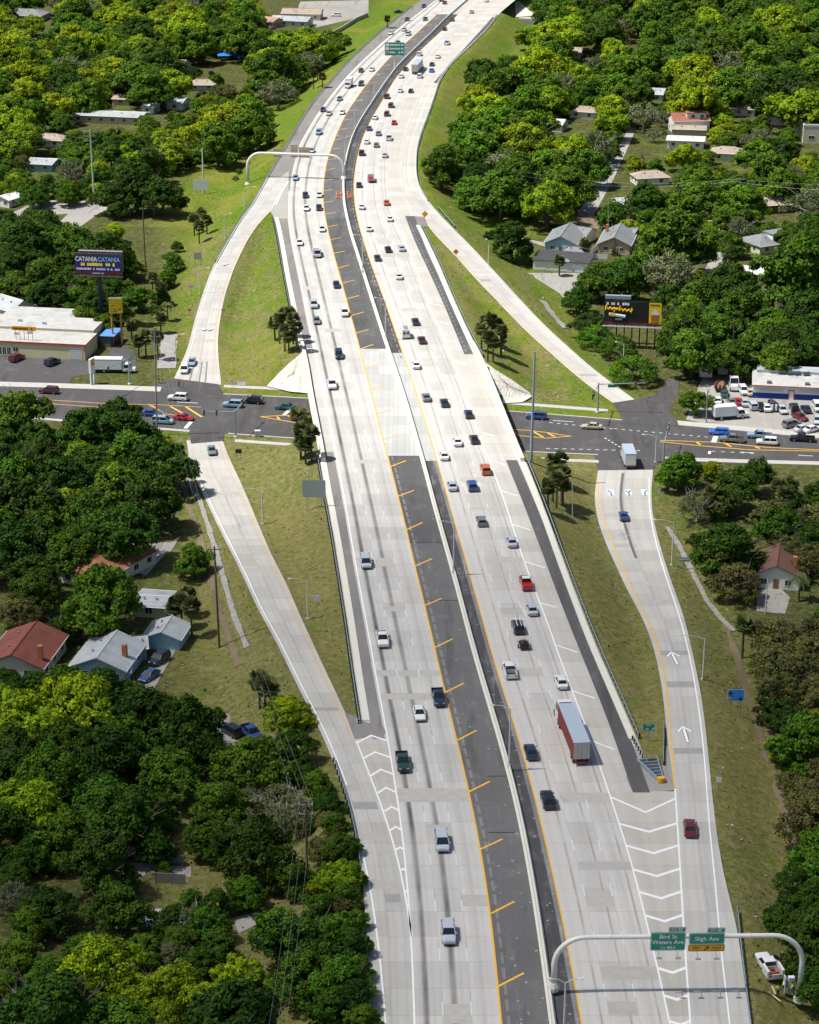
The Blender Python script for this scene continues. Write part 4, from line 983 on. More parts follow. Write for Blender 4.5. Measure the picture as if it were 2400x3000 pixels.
def palm_meshes(seed, h, queen=False):
    g = random.Random(seed); mb = MB()
    lean = g.uniform(-.25,.25); mb.tube([(0,0,-.5),(lean*.4,0,h*.5),(lean,0,h)], [.26,.20,.19], 7)
    V = []; F = []; Tn = []
    n = 66 if not queen else 24
    for i in range(n):
        a = g.uniform(0,6.283); el = g.uniform(-.9, 1.25) if not queen else g.uniform(-.1,1.2); L = g.uniform(1.05,1.65) if not queen else g.uniform(2.6,3.4)
        d = Vector((math.cos(a)*math.cos(el), math.sin(a)*math.cos(el), math.sin(el))); side = d.cross(Vector((0,0,1))).normalized()
        up = side.cross(d).normalized(); c = Vector((lean,0,h))
        tone = min(1, max(0, .25 + .6*g.random()))
        if queen:
            pts = [c + d*L*t + Vector((0,0,-1.3*t*t*L*.55)) for t in (0,.3,.6,1)]
            for k in range(3):
                w0, w1 = (.15,.5,.45,.06)[k], (.15,.5,.45,.06)[k+1]
                for s in (-1,1):
                    m = len(V); V += [pts[k], pts[k+1], pts[k+1]+side*s*w1+Vector((0,0,-.25)), pts[k]+side*s*w0+Vector((0,0,-.2))]; F.append((m,m+1,m+2,m+3)); Tn.append(tone)
        else:
            b = c + d*L*.45
            for k in range(5):
                t0 = -1.15 + k*.46; t1 = t0 + .44
                e0 = b + d*math.cos(t0)*L*.8 + side*math.sin(t0)*L*.72 + Vector((0,0,-.18*abs(t0))); e1 = b + d*math.cos(t1)*L*.8 + side*math.sin(t1)*L*.72 + Vector((0,0,-.18*abs(t1)))
                m = len(V); V += [b, e0, (e0+e1)/2 + d*.22, e1]; F.append((m,m+1,m+2,m+3)); Tn.append(tone)
    cm = mesh_cards('fronds', np.array([tuple(v) for v in V]), np.array(F), np.array(Tn), M['frond'])
    dm = MB()
    for i in range(9):
        a = g.uniform(0,6.283); dm.add([(lean,0,h-.1),(lean+math.cos(a)*.75,math.sin(a)*.75,h-1.0),(lean+math.cos(a+.6)*.7,math.sin(a+.6)*.7,h-1.1)], [(0,1,2)])
    dmm = dm.mesh('dry_fronds'); dmm.materials.append(M['frond_dry'])
    dmm.attributes.new('tone','FLOAT','FACE')
    tm = mb.mesh('trunk'); tm.materials.append(M['bark']); return cm, tm, dmm
PALM = [palm_meshes(i, h) for i, h in ((1,4.4),(2,5.4),(3,6.4))]; QUEEN = palm_meshes(9, 6.0, True)

TREES = []                                         # (root, kind, x, y) for the labels
NAMES = {'O':'oak_tree','F':'live_oak_tree','M':'broadleaf_tree','Y':'yellow_green_tree','G':'mossy_tree','B':'olive_tree','C':'conifer','S':'round_bush','P':'cabbage_palm','Q':'queen_palm'}
_tx = np.arange(-400, 401, 2.0); _ty = np.arange(150, 1401, 2.0); _tz = terrain(*np.meshgrid(_tx, _ty))
def zt(x, y):
    i = min(max((x+400)/2.0, 0), len(_tx)-1.001); j = min(max((y-150)/2.0, 0), len(_ty)-1.001); a, b = int(i), int(j); u, v = i-a, j-b
    return float((_tz[b,a]*(1-u)+_tz[b,a+1]*u)*(1-v) + (_tz[b+1,a]*(1-u)+_tz[b+1,a+1]*u)*v)
def put_tree(kind, x, y, D, seed=None):
    s = random.Random(int(x*13+y*7)); root = empty(NAMES[kind], (x, y, zt(x, y)), s.uniform(0, 6.28))
    cm, tm = s.choice(PROTO[kind]); k = D/12.0
    for nm, me in (('crown', cm), ('trunk', tm)):
        o = bpy.data.objects.new(nm, me); COL.objects.link(o); o.parent = root
    root.scale = (k*s.uniform(.93,1.07), k*s.uniform(.93,1.07), k*s.uniform(.88,1.1)); TREES.append((root, kind)); return root
def tree_px(kind, px, py, dpx):
    """tree whose crown centre shows at (px, py) with a crown dpx wide"""
    z = -6.0
    for _ in range(4):
        D = dpx/ppm(py, z + 4); hz = {'C': .62, 'S': .30}.get(kind, .52)*D
        if kind == 'C': D = dpx/ppm(py, z+4)/.62; hz = .55*D
        g = G(px, py, z + hz); z = zt(g.x, g.y)
    return put_tree(kind, g.x, g.y, D)
def palm_px(px, py, h=None, kind='P', sc=1.0):
    """palm whose head shows at (px, py)"""
    s = random.Random(px*3+py); v = QUEEN if kind == 'Q' else s.choice(PALM); hh = v[1].vertices[len(v[1].vertices)-1].co.z*sc; z = -6.0
    for _ in range(5): g = G(px, py, z + hh); z = zt(g.x, g.y)
    root = empty(NAMES[kind], (g.x, g.y, z), s.uniform(0, 6.28)); root.scale = (sc,)*3
    for nm, me in (('fronds', v[0]), ('trunk', v[1]), ('dry_fronds', v[2])):
        o = bpy.data.objects.new(nm, me); COL.objects.link(o); o.parent = root
    TREES.append((root, kind)); return root

KEY = []   # explicit trees: kind, px, py, crown width in px
def K(kind, *L):
    for a in L: KEY.append((kind, *a))
K('Y', (204,23,85),(28,60,70),(93,65,75),(357,56,70),(125,172,80),(338,205,140),(264,250,50),(505,240,120),(37,310,115),(158,308,105),(672,345,150),(1440,325,140),(1545,372,65),(1562,100,95),(1670,46,110),(1785,352,110),(2003,455,90),(2055,236,60),(2325,218,70),(2385,162,85),(1800,150,85),
  (235,1335,115),(150,1410,70),(180,1462,110),(365,1265,90),(475,1300,90),(355,1400,60),(440,1455,85),(240,2075,255),(840,2080,150),(20,2380,110),(1005,2560,130),(930,2590,65),(470,2890,190),(330,2950,150),(600,2930,150),(700,2840,140),(740,2970,130),(2080,1372,70),(2290,2180,110),(2395,2115,90),(330,675,75),(480,2990,150),(1330,30,20),(520,395,60))
K('G', (199,195,110),(561,25,95),(1887,330,110),(2013,155,100),(1740,425,125),(2170,665,90),(190,842,80),(2045,1470,120),(80,2940,170),(560,2700,130),(20,2640,90),(730,2330,110),(1960,790,170),(205,500,95),(100,2050,90),(1818,190,80),(690,2220,70),(500,2790,110))
K('B', (663,264,85),(2150,1690,150),(2285,1850,180),(2370,1900,170),(2335,1965,150),(2370,2330,150),(2330,2280,110),(50,1790,120),(2395,2010,120),(950,2480,110),(1010,2650,80),(60,470,60),(960,2400,80),(600,2020,10))
K('O', (400,545,150),(330,565,130),(475,565,130),(375,495,125),(440,480,120),(60,700,165),(300,735,170),(20,640,110),(135,850,125),(275,885,105),(130,655,120),(1500,690,140),(1830,810,150),(1690,870,100),(1720,935,110),(2130,830,185),(2180,905,180),(2350,905,175),(2290,1000,165),(2375,1020,140),(2150,1425,170),(2215,1390,130),(2140,1590,225),(2290,1540,150),(2375,1570,140),(2350,2565,130),(2320,2665,160),(2395,2620,130),(2395,2730,130),(180,1830,110),(530,2120,230),(600,2200,150),(2370,700,120),(2280,2080,140),(868,2190,150),(900,2255,90))
K('M', (215,700,150),(365,762,110),(405,868,90),(510,765,65),(487,810,65),(468,862,60),(455,905,50),(1990,700,205),(1755,810,135),(1880,775,130),(2330,800,230),(1990,960,130),(2030,1015,175),(2105,975,150),(2205,1010,150),(2040,1165,105),(1990,1365,140),(300,1745,250),(100,1740,150),(570,1640,110),(640,2330,150),(300,2330,230),(620,2440,160),(760,2430,130),(340,2640,200),(1900,580,130),(500,750,50),(190,2450,180),(1800,620,110),(440,2370,160),(720,2600,140),(820,2700,170),(880,2850,200),(980,2720,150),(1000,2860,190),(960,2960,160),(850,2560,130),(940,2660,110),(480,2540,50))
K('O', (60,2030,150),(310,2015,170),(150,2010,90),(20,2000,90)); K('M', (400,2035,110),(470,2060,90),(520,2760,120),(640,2760,120),(430,2780,130),(60,2780,150),(150,2850,140),(20,2880,110),(250,2780,140),(560,2620,60),(80,2700,130),(600,2700,130))
K('O', (150,2640,170),(30,2560,110),(520,2690,140),(640,2640,100),(90,2480,150)); K('M', (590,2800,130),(480,2720,90)); K('G', (45,2620,110))
K('O', (90,1990,125),(15,1985,100),(965,2345,105),(1030,2760,120),(1045,2905,135)); K('M', (185,1982,80),(1000,2470,110),(1010,2620,110),(930,2290,110),(1060,2975,110)); K('F', (1040,2690,90),(985,2400,80),(1035,2560,90),(1050,2830,100))
K('C', (1803,728,26),(2140,740,55),(2265,2030,110),(2330,2100,100))
K('S', (1745,985,115),(1812,1012,125),(1858,1078,150),(330,890,50))
for k_ in KEY: tree_px(*k_)
for px, py in ((818,935),(805,948),(858,935),(830,920),(1440,935),(1412,965),(1470,970),(905,1240),(880,1290),(870,1235),(1640,1345),(1622,1385),(1650,1420),(850,918),(833,968),(868,958),(845,985),(1422,942),(1455,950),(1430,985),(1468,990),(1446,1000),(893,1222),(880,1258),(912,1270),(895,1302),(1620,1352),(1632,1402),(1608,1428),(1648,1385),(568,640),(592,625),(582,662),(605,645),(445,815),(470,840),(385,955),(425,985),(460,985),(405,1000),(530,1760),(550,1745),(560,1775),(515,1775),(775,2010),(760,1990),(790,2015),(2180,1830),(2280,1425),(2320,1420),(2300,1450),(735,305),(765,330),(745,355),(780,300),(1135,55),(1525,345),(500,410),(620,220),(600,280),(930,190),(918,215),(945,225),(1640,765),(1715,715),(470,930),(2085,1445),(1985,900)): palm_px(px, py)
palm_px(300, 1530, kind='Q'); palm_px(345, 375, kind='Q'); palm_px(2345, 1690, kind='Q', sc=.8); palm_px(490, 890, kind='Q', sc=.8)

# woods between the named trees
def inside(p, poly):
    x, y = p; c = False; j = len(poly)-1
    for i in range(len(poly)):
        if (poly[i][1] > y) != (poly[j][1] > y) and x < (poly[j][0]-poly[i][0])*(y-poly[i][1])/(poly[j][1]-poly[i][1])+poly[i][0]: c = not c
        j = i
    return c
WOODS = [([(-20,-12),(720,-12),(735,60),(800,110),(900,105),(985,125),(930,165),(860,225),(800,260),(765,330),(715,415),(660,445),(560,465),(530,440),(330,450),(280,420),(-20,410)], .74, (14,22), 'FFFFMMOYYG'),
 ([(1620,-12),(2420,-12),(2420,620),(2330,590),(2110,600),(1990,600),(1880,560),(1720,540),(1690,600),(1500,625),(1360,585),(1290,510),(1310,420),(1390,320),(1400,200),(1480,180),(1560,190),(1600,60)], .74, (14,23), 'FFFFFMMOYYG'),
 ([(-25,1185),(130,1215),(300,1185),(420,1200),(455,1240),(480,1290),(520,1340),(500,1420),(370,1500),(330,1580),(250,1630),(-25,1720)], .68, (11,17), 'OOOOOMM'),
 ([(-25,2030),(160,2000),(420,2010),(430,2070),(560,2070),(640,2230),(720,2230),(800,2150),(900,2200),(960,2330),(1030,2430),(1020,2700),(1040,2880),(1040,3030),(-25,3030)], .66, (10,15), 'OOOOMMMYG'),
 ([(1990,930),(2250,930),(2430,930),(2430,1060),(2300,1060),(2040,1050)], .6, (10,15), 'OOMM'),
 ([(2210,1450),(2430,1430),(2430,1640),(2260,1580),(2210,1540)], .65, (9,13), 'OOMB'),
 ([(2240,1800),(2430,1780),(2430,2420),(2380,2420),(2330,2250),(2260,2000)], .62, (9,13), 'OBBM'),
 ([(2350,2440),(2430,2440),(2430,2960),(2390,2800),(2330,2640)], .65, (8,12), 'OOM'),
 ([(0,560),(90,640),(150,690),(60,760),(0,800)], .6, (9,13), 'OM'),
 ([(-25,720),(20,720),(160,760),(330,790),(320,830),(170,820),(-25,860)], .62, (8,12), 'OOM'),
 ([(2100,640),(2200,600),(2430,600),(2430,780),(2320,720)], .65, (9,13), 'OM')]
CLEAR = [(a, b, c*.85, d*.9) for a, b, c, d in [(522,286,45,20),(150,395,40,18),(440,300,40,18),(1715,312,35,16),(2135,432,45,20),(1930,262,35,16),(2280,330,35,16),(1690,140,35,14),(1645,690,95,60),(1810,690,85,50),(1650,770,100,30),(2110,760,40,80),(2215,795,50,35),(2240,700,60,30),(125,468,50,25),(250,620,100,60),(400,650,90,60),(1630,350,40,18),(2170,302,30,15),(595,235,30,15),(525,175,30,14),(360,278,35,14),(30,580,45,25),(310,330,115,30),(660,160,70,28),(700,215,60,28),(2020,362,75,60),(1955,408,70,35),(1920,510,70,35),(2372,375,50,60),(1850,370,45,45),(1800,470,45,50),(1750,560,50,60),(540,230,20,20),(485,2540,120,40),(490,2620,75,60),(60,2520,80,30),(2280,590,60,30),(100,30,90,30),(640,165,60,20),(2255,1720,110,90),(150,320,1,1),(1830,580,40,22),(350,275,60,18),(480,330,20,20),(1690,330,50,30),(470,2690,70,30)]]
def road_gap(x, y):
    xl, xr = hw_edges(np.array([y])); d = max(float(xl[0]) - x, x - float(xr[0]))
    for A, B, lo, hi in ((NW_L, NW_R, Yat(1130,-6), Yat(500)), (SW_L, SW_R, Yat(2110), Yat(1270,-6)), (SE_L, SE_R, Yat(2320), Yat(1365,-6)), (NE_L, NE_R, Yat(1190,-6), Yat(520))):
        if lo < y < hi: d = min(d, max(float(A(y)) - x, x - float(B(y))))
    return d
occ = [(r_.location.x, r_.location.y, r_.scale.x*6) for r_, k in TREES if k not in 'PQ']
FILL = [([(-20,200),(560,200),(780,270),(700,430),(560,470),(300,470),(300,560),(-20,600)], .80, (6,9.5), 'FMMFYO'), ([(1500,180),(2420,180),(2420,700),(1900,720),(1700,610),(1500,620)], .80, (6,9.5), 'FMMFYG'), ([(-20,740),(330,800),(420,860),(300,960),(180,900),(-20,860)], .8, (5,8), 'FO'), ([(1900,760),(2420,740),(2420,1040),(2000,1040),(1950,900)], .78, (6,10), 'FMO')]
for poly, sep, (d0, d1), mix in WOODS + FILL:
    xs_ = [p[0] for p in poly]; ys_ = [p[1] for p in poly]; g = random.Random(int(sum(xs_)))
    fails = 0
    # sample evenly on the ground, not in the picture
    A_ = [GB(min(xs_), y, 5) for y in (min(ys_), max(ys_))] + [GB(max(xs_), y, 5) for y in (min(ys_), max(ys_))]
    x0, x1 = min(a.x for a in A_), max(a.x for a in A_); y0, y1 = min(a.y for a in A_), max(a.y for a in A_)
    while fails < 420:
        x, y = g.uniform(x0, x1), g.uniform(y0, y1); D = g.uniform(d0, d1)
        z = float(base_z(y)) + D*.52; dz = z - CAMH
        # project
        depth = y*cP - dz*sP; px = 1200 + FPX*x/depth; py = 1500 - FPX*(y*sP + dz*cP)/depth
        if not inside((px, py), poly): fails += .05; continue
        if any(abs(px-a) < b2+D*.25*FPX/depth and -D*.35*FPX/depth < py-b < c2 + D*.62*FPX/depth for a, b, b2, c2 in CLEAR): fails += .3; continue
        if any((x-a)**2+(y-b)**2 < (sep*(D/2+r))**2 for a, b, r in occ): fails += 1; continue
        if road_gap(x, y) < (.28 if x < 0 and y < Yat(2150) else .42)*D: fails += 1; continue
        k = g.choice(mix); put_tree(k, x, y, D*(.85 if k in 'GB' else 1)); occ.append((x, y, D/2)); fails = 0
# low shrubs along the left ramp and fences
for px, py, d in ((500,790,30),(476,835,32),(520,720,36),(498,830,26),(455,880,30),(700,500,22),(690,520,22),(1560,760,26),(2040,1620,40),(560,1600,40),(730,2360,60),(960,2540,60),(1000,2600,60),(1040,2480,50),(640,2080,30),(2130,1650,36),(900,2420,50),(990,2420,50)):
    tree_px('B' if px % 20 else 'M', px, py, d)
print('TREES', len(TREES), {k: sum(1 for t in TREES if t[1] == k) for k in NAMES})
# ================================================================ vehicles
def paint(name, col, metal=.0):
    return plain('car_'+name, col, .32, metal=metal, var=.03, coat=.6)
PAINT = {n: paint(n, c) for n, c in dict(white=(.74,.75,.76), silver=(.46,.50,.56), grey=(.17,.19,.21), black=(.012,.014,.018), navy=(.016,.026,.062), blue=(.030,.080,.26),
  red=(.42,.012,.016), maroon=(.13,.012,.022), orange=(.55,.12,.012), green=(.020,.050,.040), teal=(.030,.090,.105), beige=(.48,.43,.34), brightblue=(.03,.16,.70), lightblue=(.24,.36,.47), burgundy=(.09,.016,.028)).items()}
M['glass'] = plain('car_glass', (.010,.016,.020), .08, var=.05, spec=.8)
M['tyre'] = M['black']
M['rim'] = plain('wheel_rim', (.42,.43,.45), .35, metal=.7)
M['lamp_f'] = plain('headlamp_lens', (.75,.78,.80), .15)
M['lamp_r'] = plain('tail_lamp_lens', (.45,.012,.012), .25)
M['trim'] = plain('black_trim', (.02,.02,.022), .6)
M['boxwhite'] = plain('box_panel_white', (.72,.74,.77), .5, var=.06)
M['boxgrey'] = plain('box_panel_grey', (.50,.55,.62), .5, var=.06)
M['boxblue'] = plain('container_roof', (.38,.45,.55), .5, var=.10)
M['boxred'] = plain('container_side', (.34,.075,.055), .6, var=.15)

def body_loft(stations, n=3):
    """stations: x, half width, z bottom, z top; rounded sections, nose towards +x"""
    rings = []
    for x, w, z0, z1 in stations:
        h = z1 - z0
        rings.append([Vector((x, a*w, z0 + b*h)) for a, b in ((-.86,0),(-1,.18),(-1,.70),(-.93,.92),(-.72,1),(.72,1),(.93,.92),(1,.70),(1,.18),(.86,0))])
    return rings
def wheel_mesh(r=.33, w=.22):
    mb = MB(); n = 12
    ring = lambda y, rr: [Vector((math.cos(2*math.pi*i/n)*rr, y, math.sin(2*math.pi*i/n)*rr)) for i in range(n)]
    mb.loft([ring(-w/2, r*.92), ring(-w/2*.7, r), ring(w/2*.7, r), ring(w/2, r*.92)])
    me = mb.mesh('wheel', True); me.materials.append(M['tyre'])
    rb = MB().loft([ring(-w/2-.01, r*.58), ring(w/2+.01, r*.58)]).mesh('rim'); rb.materials.append(M['rim']); return me, rb
WHEEL, RIM = wheel_mesh(); WHEEL2, RIM2 = wheel_mesh(.5, .32)

SPEC = {  # length, width, body stations (front = +x), greenhouse base, roof, belt z, roof z
 'sedan': dict(L=4.75, st=[(2.37,.70,.30,.62),(2.25,.84,.24,.74),(1.2,.90,.22,.88),(.7,.91,.22,.93),(-1.3,.91,.22,.96),(-1.75,.90,.24,.98),(-2.28,.82,.28,.92),(-2.37,.74,.34,.80)], gh=(-1.75,1.05,.80), rf=(-1.10,.28,.60), bz=.92, rz=1.44),
 'suv':   dict(L=4.8, st=[(2.40,.72,.34,.80),(2.28,.88,.28,.98),(1.3,.94,.26,1.08),(.8,.95,.26,1.10),(-2.2,.95,.26,1.12),(-2.38,.90,.32,1.10)], gh=(-2.30,1.15,.88), rf=(-2.02,.42,.70), bz=1.09, rz=1.76),
 'van':   dict(L=5.0, st=[(2.5,.74,.30,.72),(2.38,.90,.24,.92),(1.6,.97,.22,1.05),(1.1,.98,.22,1.08),(-2.35,.98,.22,1.10),(-2.5,.92,.28,1.08)], gh=(-2.42,1.65,.92), rf=(-2.2,.70,.74), bz=1.07, rz=1.74),
 'pickup':dict(L=5.6, st=[(2.80,.78,.40,.88),(2.68,.93,.34,1.04),(1.4,.97,.32,1.12),(1.0,.98,.32,1.14),(-.9,.98,.32,1.14)], gh=(-.85,1.25,.90), rf=(-.70,.50,.72), bz=1.13, rz=1.80),
 'wagon': dict(L=4.6, st=[(2.30,.70,.30,.64),(2.18,.84,.24,.78),(1.2,.90,.22,.92),(.7,.91,.22,.96),(-2.1,.91,.22,1.0),(-2.28,.84,.28,.98)], gh=(-2.18,1.05,.82), rf=(-1.85,.30,.64), bz=.95, rz=1.50)}
def car_meshes(kind):
    s = SPEC[kind]; out = {}
    mb = MB(); mb.loft(body_loft(s['st']))
    g0, g1, gw = s['gh']; r0, r1, rw = s['rf']; bz, rz = s['bz'], s['rz']
    # roof skin with rounded edge and the pillars
    mb.loft([[Vector((x, y, z)) for x, y in ((r0+a,-rw+a),(r1-a,-rw+a),(r1-a,rw-a),(r0+a,rw-a))] for a, z in ((-.05, rz-.05),(-.02, rz),(.10, rz+.03))])
    t = .05
    for sx in (0, 1):
        for sy in (-1, 1):
            a = Vector(((g0, g1)[sx], sy*gw, bz-.03)); b = Vector(((r0, r1)[sx], sy*rw, rz-.03)); o = Vector((.0, sy*.022, .012))
            mb.tube([a+o, b+o], .055, 5)
    for f in ((.5,) if kind != 'pickup' else ()):
        for sy in (-1, 1):
            mb.tube([Vector((g0*.5+g1*.5, sy*(gw+.015), bz)), Vector((r0*.5+r1*.5, sy*(rw+.015), rz-.02))], .05, 5)
    if kind == 'pickup':     # open bed
        for y0, y1 in ((-.98,-.86),(.86,.98)): mb.box(-2.80,-.9,y0,y1,.34,1.12)
        mb.box(-2.80,-2.70,-.86,.86,.40,1.10); mb.box(-2.70,-.9,-.86,.86,.38,.55)
    out['body'] = mb.mesh('body', False)
    mb = MB(); mb.frustum((g0, g1, -gw, gw), (r0, r1, -rw, rw), bz-.03, rz-.01); out['windows'] = mb.mesh('windows'); out['windows'].materials.append(M['glass'])
    if kind == 'pickup':
        mb = MB().box(-2.69,-.92,-.85,.85,.555,.565); out['bed_floor'] = mb.mesh('bed_floor'); out['bed_floor'].materials.append(M['trim'])
    fx = s['st'][0][0]; rx = s['st'][-1][0] if kind != 'pickup' else -2.80; fz = s['st'][1][3]-.16; 
    hl = MB().box(-.10,.02,-.16,.16,-.07,.07).mesh('headlight'); hl.materials.append(M['lamp_f'])
    tl = MB().box(-.03,.10,-.11,.11,-.12,.12).mesh('tail_light'); tl.materials.append(M['lamp_r'])
    bp = MB().box(fx-.06,fx+.05,-.72,.72,.26,.42).mesh('bumper'); bp.materials.append(M['trim'])
    mr = MB().box(-.06,.06,-.10,.10,-.06,.08).mesh('mirror')
    out['_l'] = [('headlight', hl, (fx-.02, sy*.58, fz)) for sy in (-1,1)] + [('tail_light', tl, (rx, sy*.70, s['st'][-1][3]-.22 if kind != 'pickup' else .92)) for sy in (-1,1)] + [('bumper', bp, (0,0,0))]
    out['_m'] = [(mr, (g1-.25, sy*(gw+.16), bz+.08)) for sy in (-1,1)]
    wb = s['L']*.30
    out['_w'] = [(wb*1.02, sy*(s['st'][2][1]-.10)) for sy in (-1,1)] + [(-wb*(1.02 if kind != 'pickup' else 1.1), sy*(s['st'][2][1]-.10)) for sy in (-1,1)]
    return out
CARM = {k: car_meshes(k) for k in SPEC}
for m_ in CARM.values():
    m_['body'].materials.append(PAINT['white'])
    for mr, _ in m_['_m']:
        if not mr.materials: mr.materials.append(PAINT['white'])
VEH = []       # root, noun, colour word, road
def childobj(name, me, parent, loc=(0,0,0), mat=None):
    o = bpy.data.objects.new(name, me); COL.objects.link(o); o.parent = parent; o.location = loc
    if mat is not None: o.material_slots[0].link = 'OBJECT'; o.material_slots[0].material = mat
    return o
NOUN = {'sedan':'sedan','suv':'SUV','van':'minivan','pickup':'pickup truck','wagon':'hatchback'}
NM = {'sedan':'sedan_car','suv':'suv_car','van':'minivan','pickup':'pickup_truck','wagon':'hatchback_car'}
def wheels(root, W, big=False):
    for x, y in W:
        o = childobj('wheel', WHEEL2 if big else WHEEL, root, (x, y, .5 if big else .33)); childobj('rim', RIM2 if big else RIM, o)
def car(kind, colour, loc, rz, pitch=0.0, small=False):
    """rz: direction of travel, measured from +x"""
    m = CARM[kind]; root = empty(NM[kind], loc, rz); root.rotation_euler = (0, -pitch, rz)
    childobj('body', m['body'], root, mat=PAINT[colour]); childobj('windows', m['windows'], root)
    if 'bed_floor' in m: childobj('bed_floor', m['bed_floor'], root)
    for nm, me, p in m['_l']: childobj(nm, me, root, p)
    if not small:
        for me, p in m['_m']: childobj('mirror', me, root, p, PAINT[colour])
    wheels(root, m['_w']); return root
def heading(f, y):                                  # angle of a long line (towards +y)
    return math.atan2(2.0, float(f(y+1) - f(y-1)))
def on_road(kind, colour, px, py, f, away, road, zf=None, zw=None):
    z = float(zf(py)) if zf else 0.0
    g = G(px, py + 4*ppm(py)/20, z)
    a = heading(f, g.y) + (0 if away else math.pi)
    pit = 0.0
    if zw is not None: z = float(zw(g.y)); pit = math.atan((float(zw(g.y+2))-float(zw(g.y-2)))/4)*(1 if away else -1)
    r = car(kind, colour, (g.x, g.y, z+.02), a, pit, py < 700); VEH.append((r, NOUN[kind], colour, road)); return r
LW = 'in the lanes left of the median'; RWD = 'in the lanes right of the median'
for k, c, px, py in [('sedan','black',1293,2),('sedan','maroon',1303,10),('sedan','navy',1242,20),('sedan','navy',1193,59),('sedan','teal',1246,58),('sedan','silver',1184,89),('van','silver',1196,102),('sedan','white',1146,99),('sedan','burgundy',1166,128),
    ('sedan','green',1058,209),('sedan','white',1090,206),('suv','green',1058,249),('sedan','grey',995,292),('sedan','navy',947,324),('sedan','silver',964,335),('sedan','white',1003,332),('suv','lightblue',934,391),('sedan','silver',914,444),('sedan','lightblue',866,524),
    ('sedan','navy',895,575),('sedan','white',936,574),('sedan','white',898,613),('sedan','navy',935,612),('sedan','white',944,674),('sedan','white',878,714),('sedan','navy',986,838),('suv','silver',920,897),('sedan','grey',928,943),('suv','white',1010,921),('suv','navy',993,1044),('pickup','white',973,1131),
    ('van','silver',1072,1652),('pickup','white',1121,1879),('pickup','navy',1285,2050),('sedan','white',1229,2095),('pickup','green',1180,2239),('van','silver',1295,2472),('suv','silver',1314,2741)]:
    on_road(k, c, px, py, half(L_WHT, L_YEL), False, LW)
for k, c, px, py in [('sedan','white',1425,4),('sedan','beige',1382,37),('sedan','teal',1325,60),('sedan','navy',1303,87),('suv','white',1229,161),('sedan','white',1283,168),('sedan','navy',1266,191),('sedan','navy',1189,205),('sedan','white',1176,226),('suv','white',1230,226),('sedan','brightblue',1265,209),
    ('sedan','white',1173,268),('sedan','black',1204,269),('suv','maroon',1134,286),('suv','burgundy',1146,312),('suv','maroon',1134,337),('sedan','red',1155,362),('sedan','white',1099,347),('sedan','blue',1082,379),('sedan','grey',1109,394),('pickup','white',1140,408),('sedan','white',1075,418),('sedan','grey',1103,428),('suv','black',1060,452),('sedan','silver',1128,458),
    ('sedan','navy',1052,545),('sedan','orange',1133,597),('sedan','white',1060,609),('sedan','white',1142,644),('sedan','white',1081,673),('sedan','silver',1177,731),('sedan','black',1137,734),('sedan','green',1106,759),('sedan','white',1169,813),('sedan','navy',1217,946),('sedan','burgundy',1236,1000),('sedan','white',1219,1073),('sedan','grey',1249,1168),('sedan','navy',1302,1184),
    ('sedan','navy',1373,1217),('sedan','white',1340,1298),('sedan','black',1389,1291),('sedan','white',1301,1339),('suv','orange',1422,1381),('sedan','silver',1325,1428),('suv','blue',1383,1429),('wagon','grey',1410,1531),('sedan','silver',1499,1592),('sedan','silver',1558,1790),('suv','black',1517,1843),('pickup','white',1493,1970),('sedan','navy',1555,2208),('suv','black',1605,2350),('sedan','white',1644,2003)]:
    on_road(k, c, px, py, half(R_YEL, R_WHT), True, RWD)
RAMP_SE = 'on the lower right ramp'
on_road('sedan','maroon',2021,2431, half(SE_G, SE_W), True, RAMP_SE, z_se, ZSE)
on_road('sedan','blue',1827,1516, half(SE_L, SE_R), True, RAMP_SE, z_se, ZSE)
on_road('sedan','grey',621,1324, half(SW_L, SW_R), False, 'on the lower left ramp', z_sw, ZSW)
on_road('van','white',541,1086, half(NW_L, NW_R), False, 'at the foot of the upper left ramp', z_nw, ZNW)
on_road('sedan','lightblue',563,1064, half(NW_L, NW_R), False, 'at the foot of the upper left ramp', z_nw, ZNW)
# red pickup with a white cab roof
r_ = on_road('pickup','red',1541,1714, half(R_YEL, R_WHT), True, RWD); MB().box(-2.7,-.92,-.9,.9,1.1,1.22).build('bed_cover', PAINT['red'], r_); MB().box(-.75,.5,-.72,.72,1.82,1.86).build('cab_roof', PAINT['white'], r_)
MB().box(-2.4,-.95,-.75,.75,.6,1.0).build('load', plain('blue_tarp',(.02,.16,.62),.6), on_road('pickup','white',1310,129, half(R_YEL, R_WHT), True, RWD))
def street_car(kind, colour, px, py, ang, road, z=-6.0):
    g = G(px, py, z); zz = zt(g.x, g.y); g = G(px, py, max(z, zz))
    r = car(kind, colour, (g.x, g.y, g.z + .05), ang); VEH.append((r, NOUN[kind], colour, road)); return r
ST = 'on the cross street'
sa = math.atan2(float(ST_C(20)-ST_C(-20)), 40.)
for k, c, px, py, s in [('suv','white',522,1172,1),('suv','lightblue',683,1192,1),('suv','black',741,1181,1),('sedan','teal',835,1199,1),('suv','burgundy',144,1152,1),('suv','blue',1572,1227,1),('sedan','beige',1734,1256,1),('wagon','brightblue',2107,1272,1),('pickup','grey',2145,1294,1),('pickup','lightblue',2225,1283,1),('suv','white',2247,1302,1),('pickup','black',2350,1292,1),
                        ('sedan','red',538,1230,0),('van','lightblue',478,1240,0),('sedan','blue',445,1218,0)]:
    street_car(k, c, px, py, sa + math.pi*s, ST)
LOT = 'parked in the gravel lot at right'
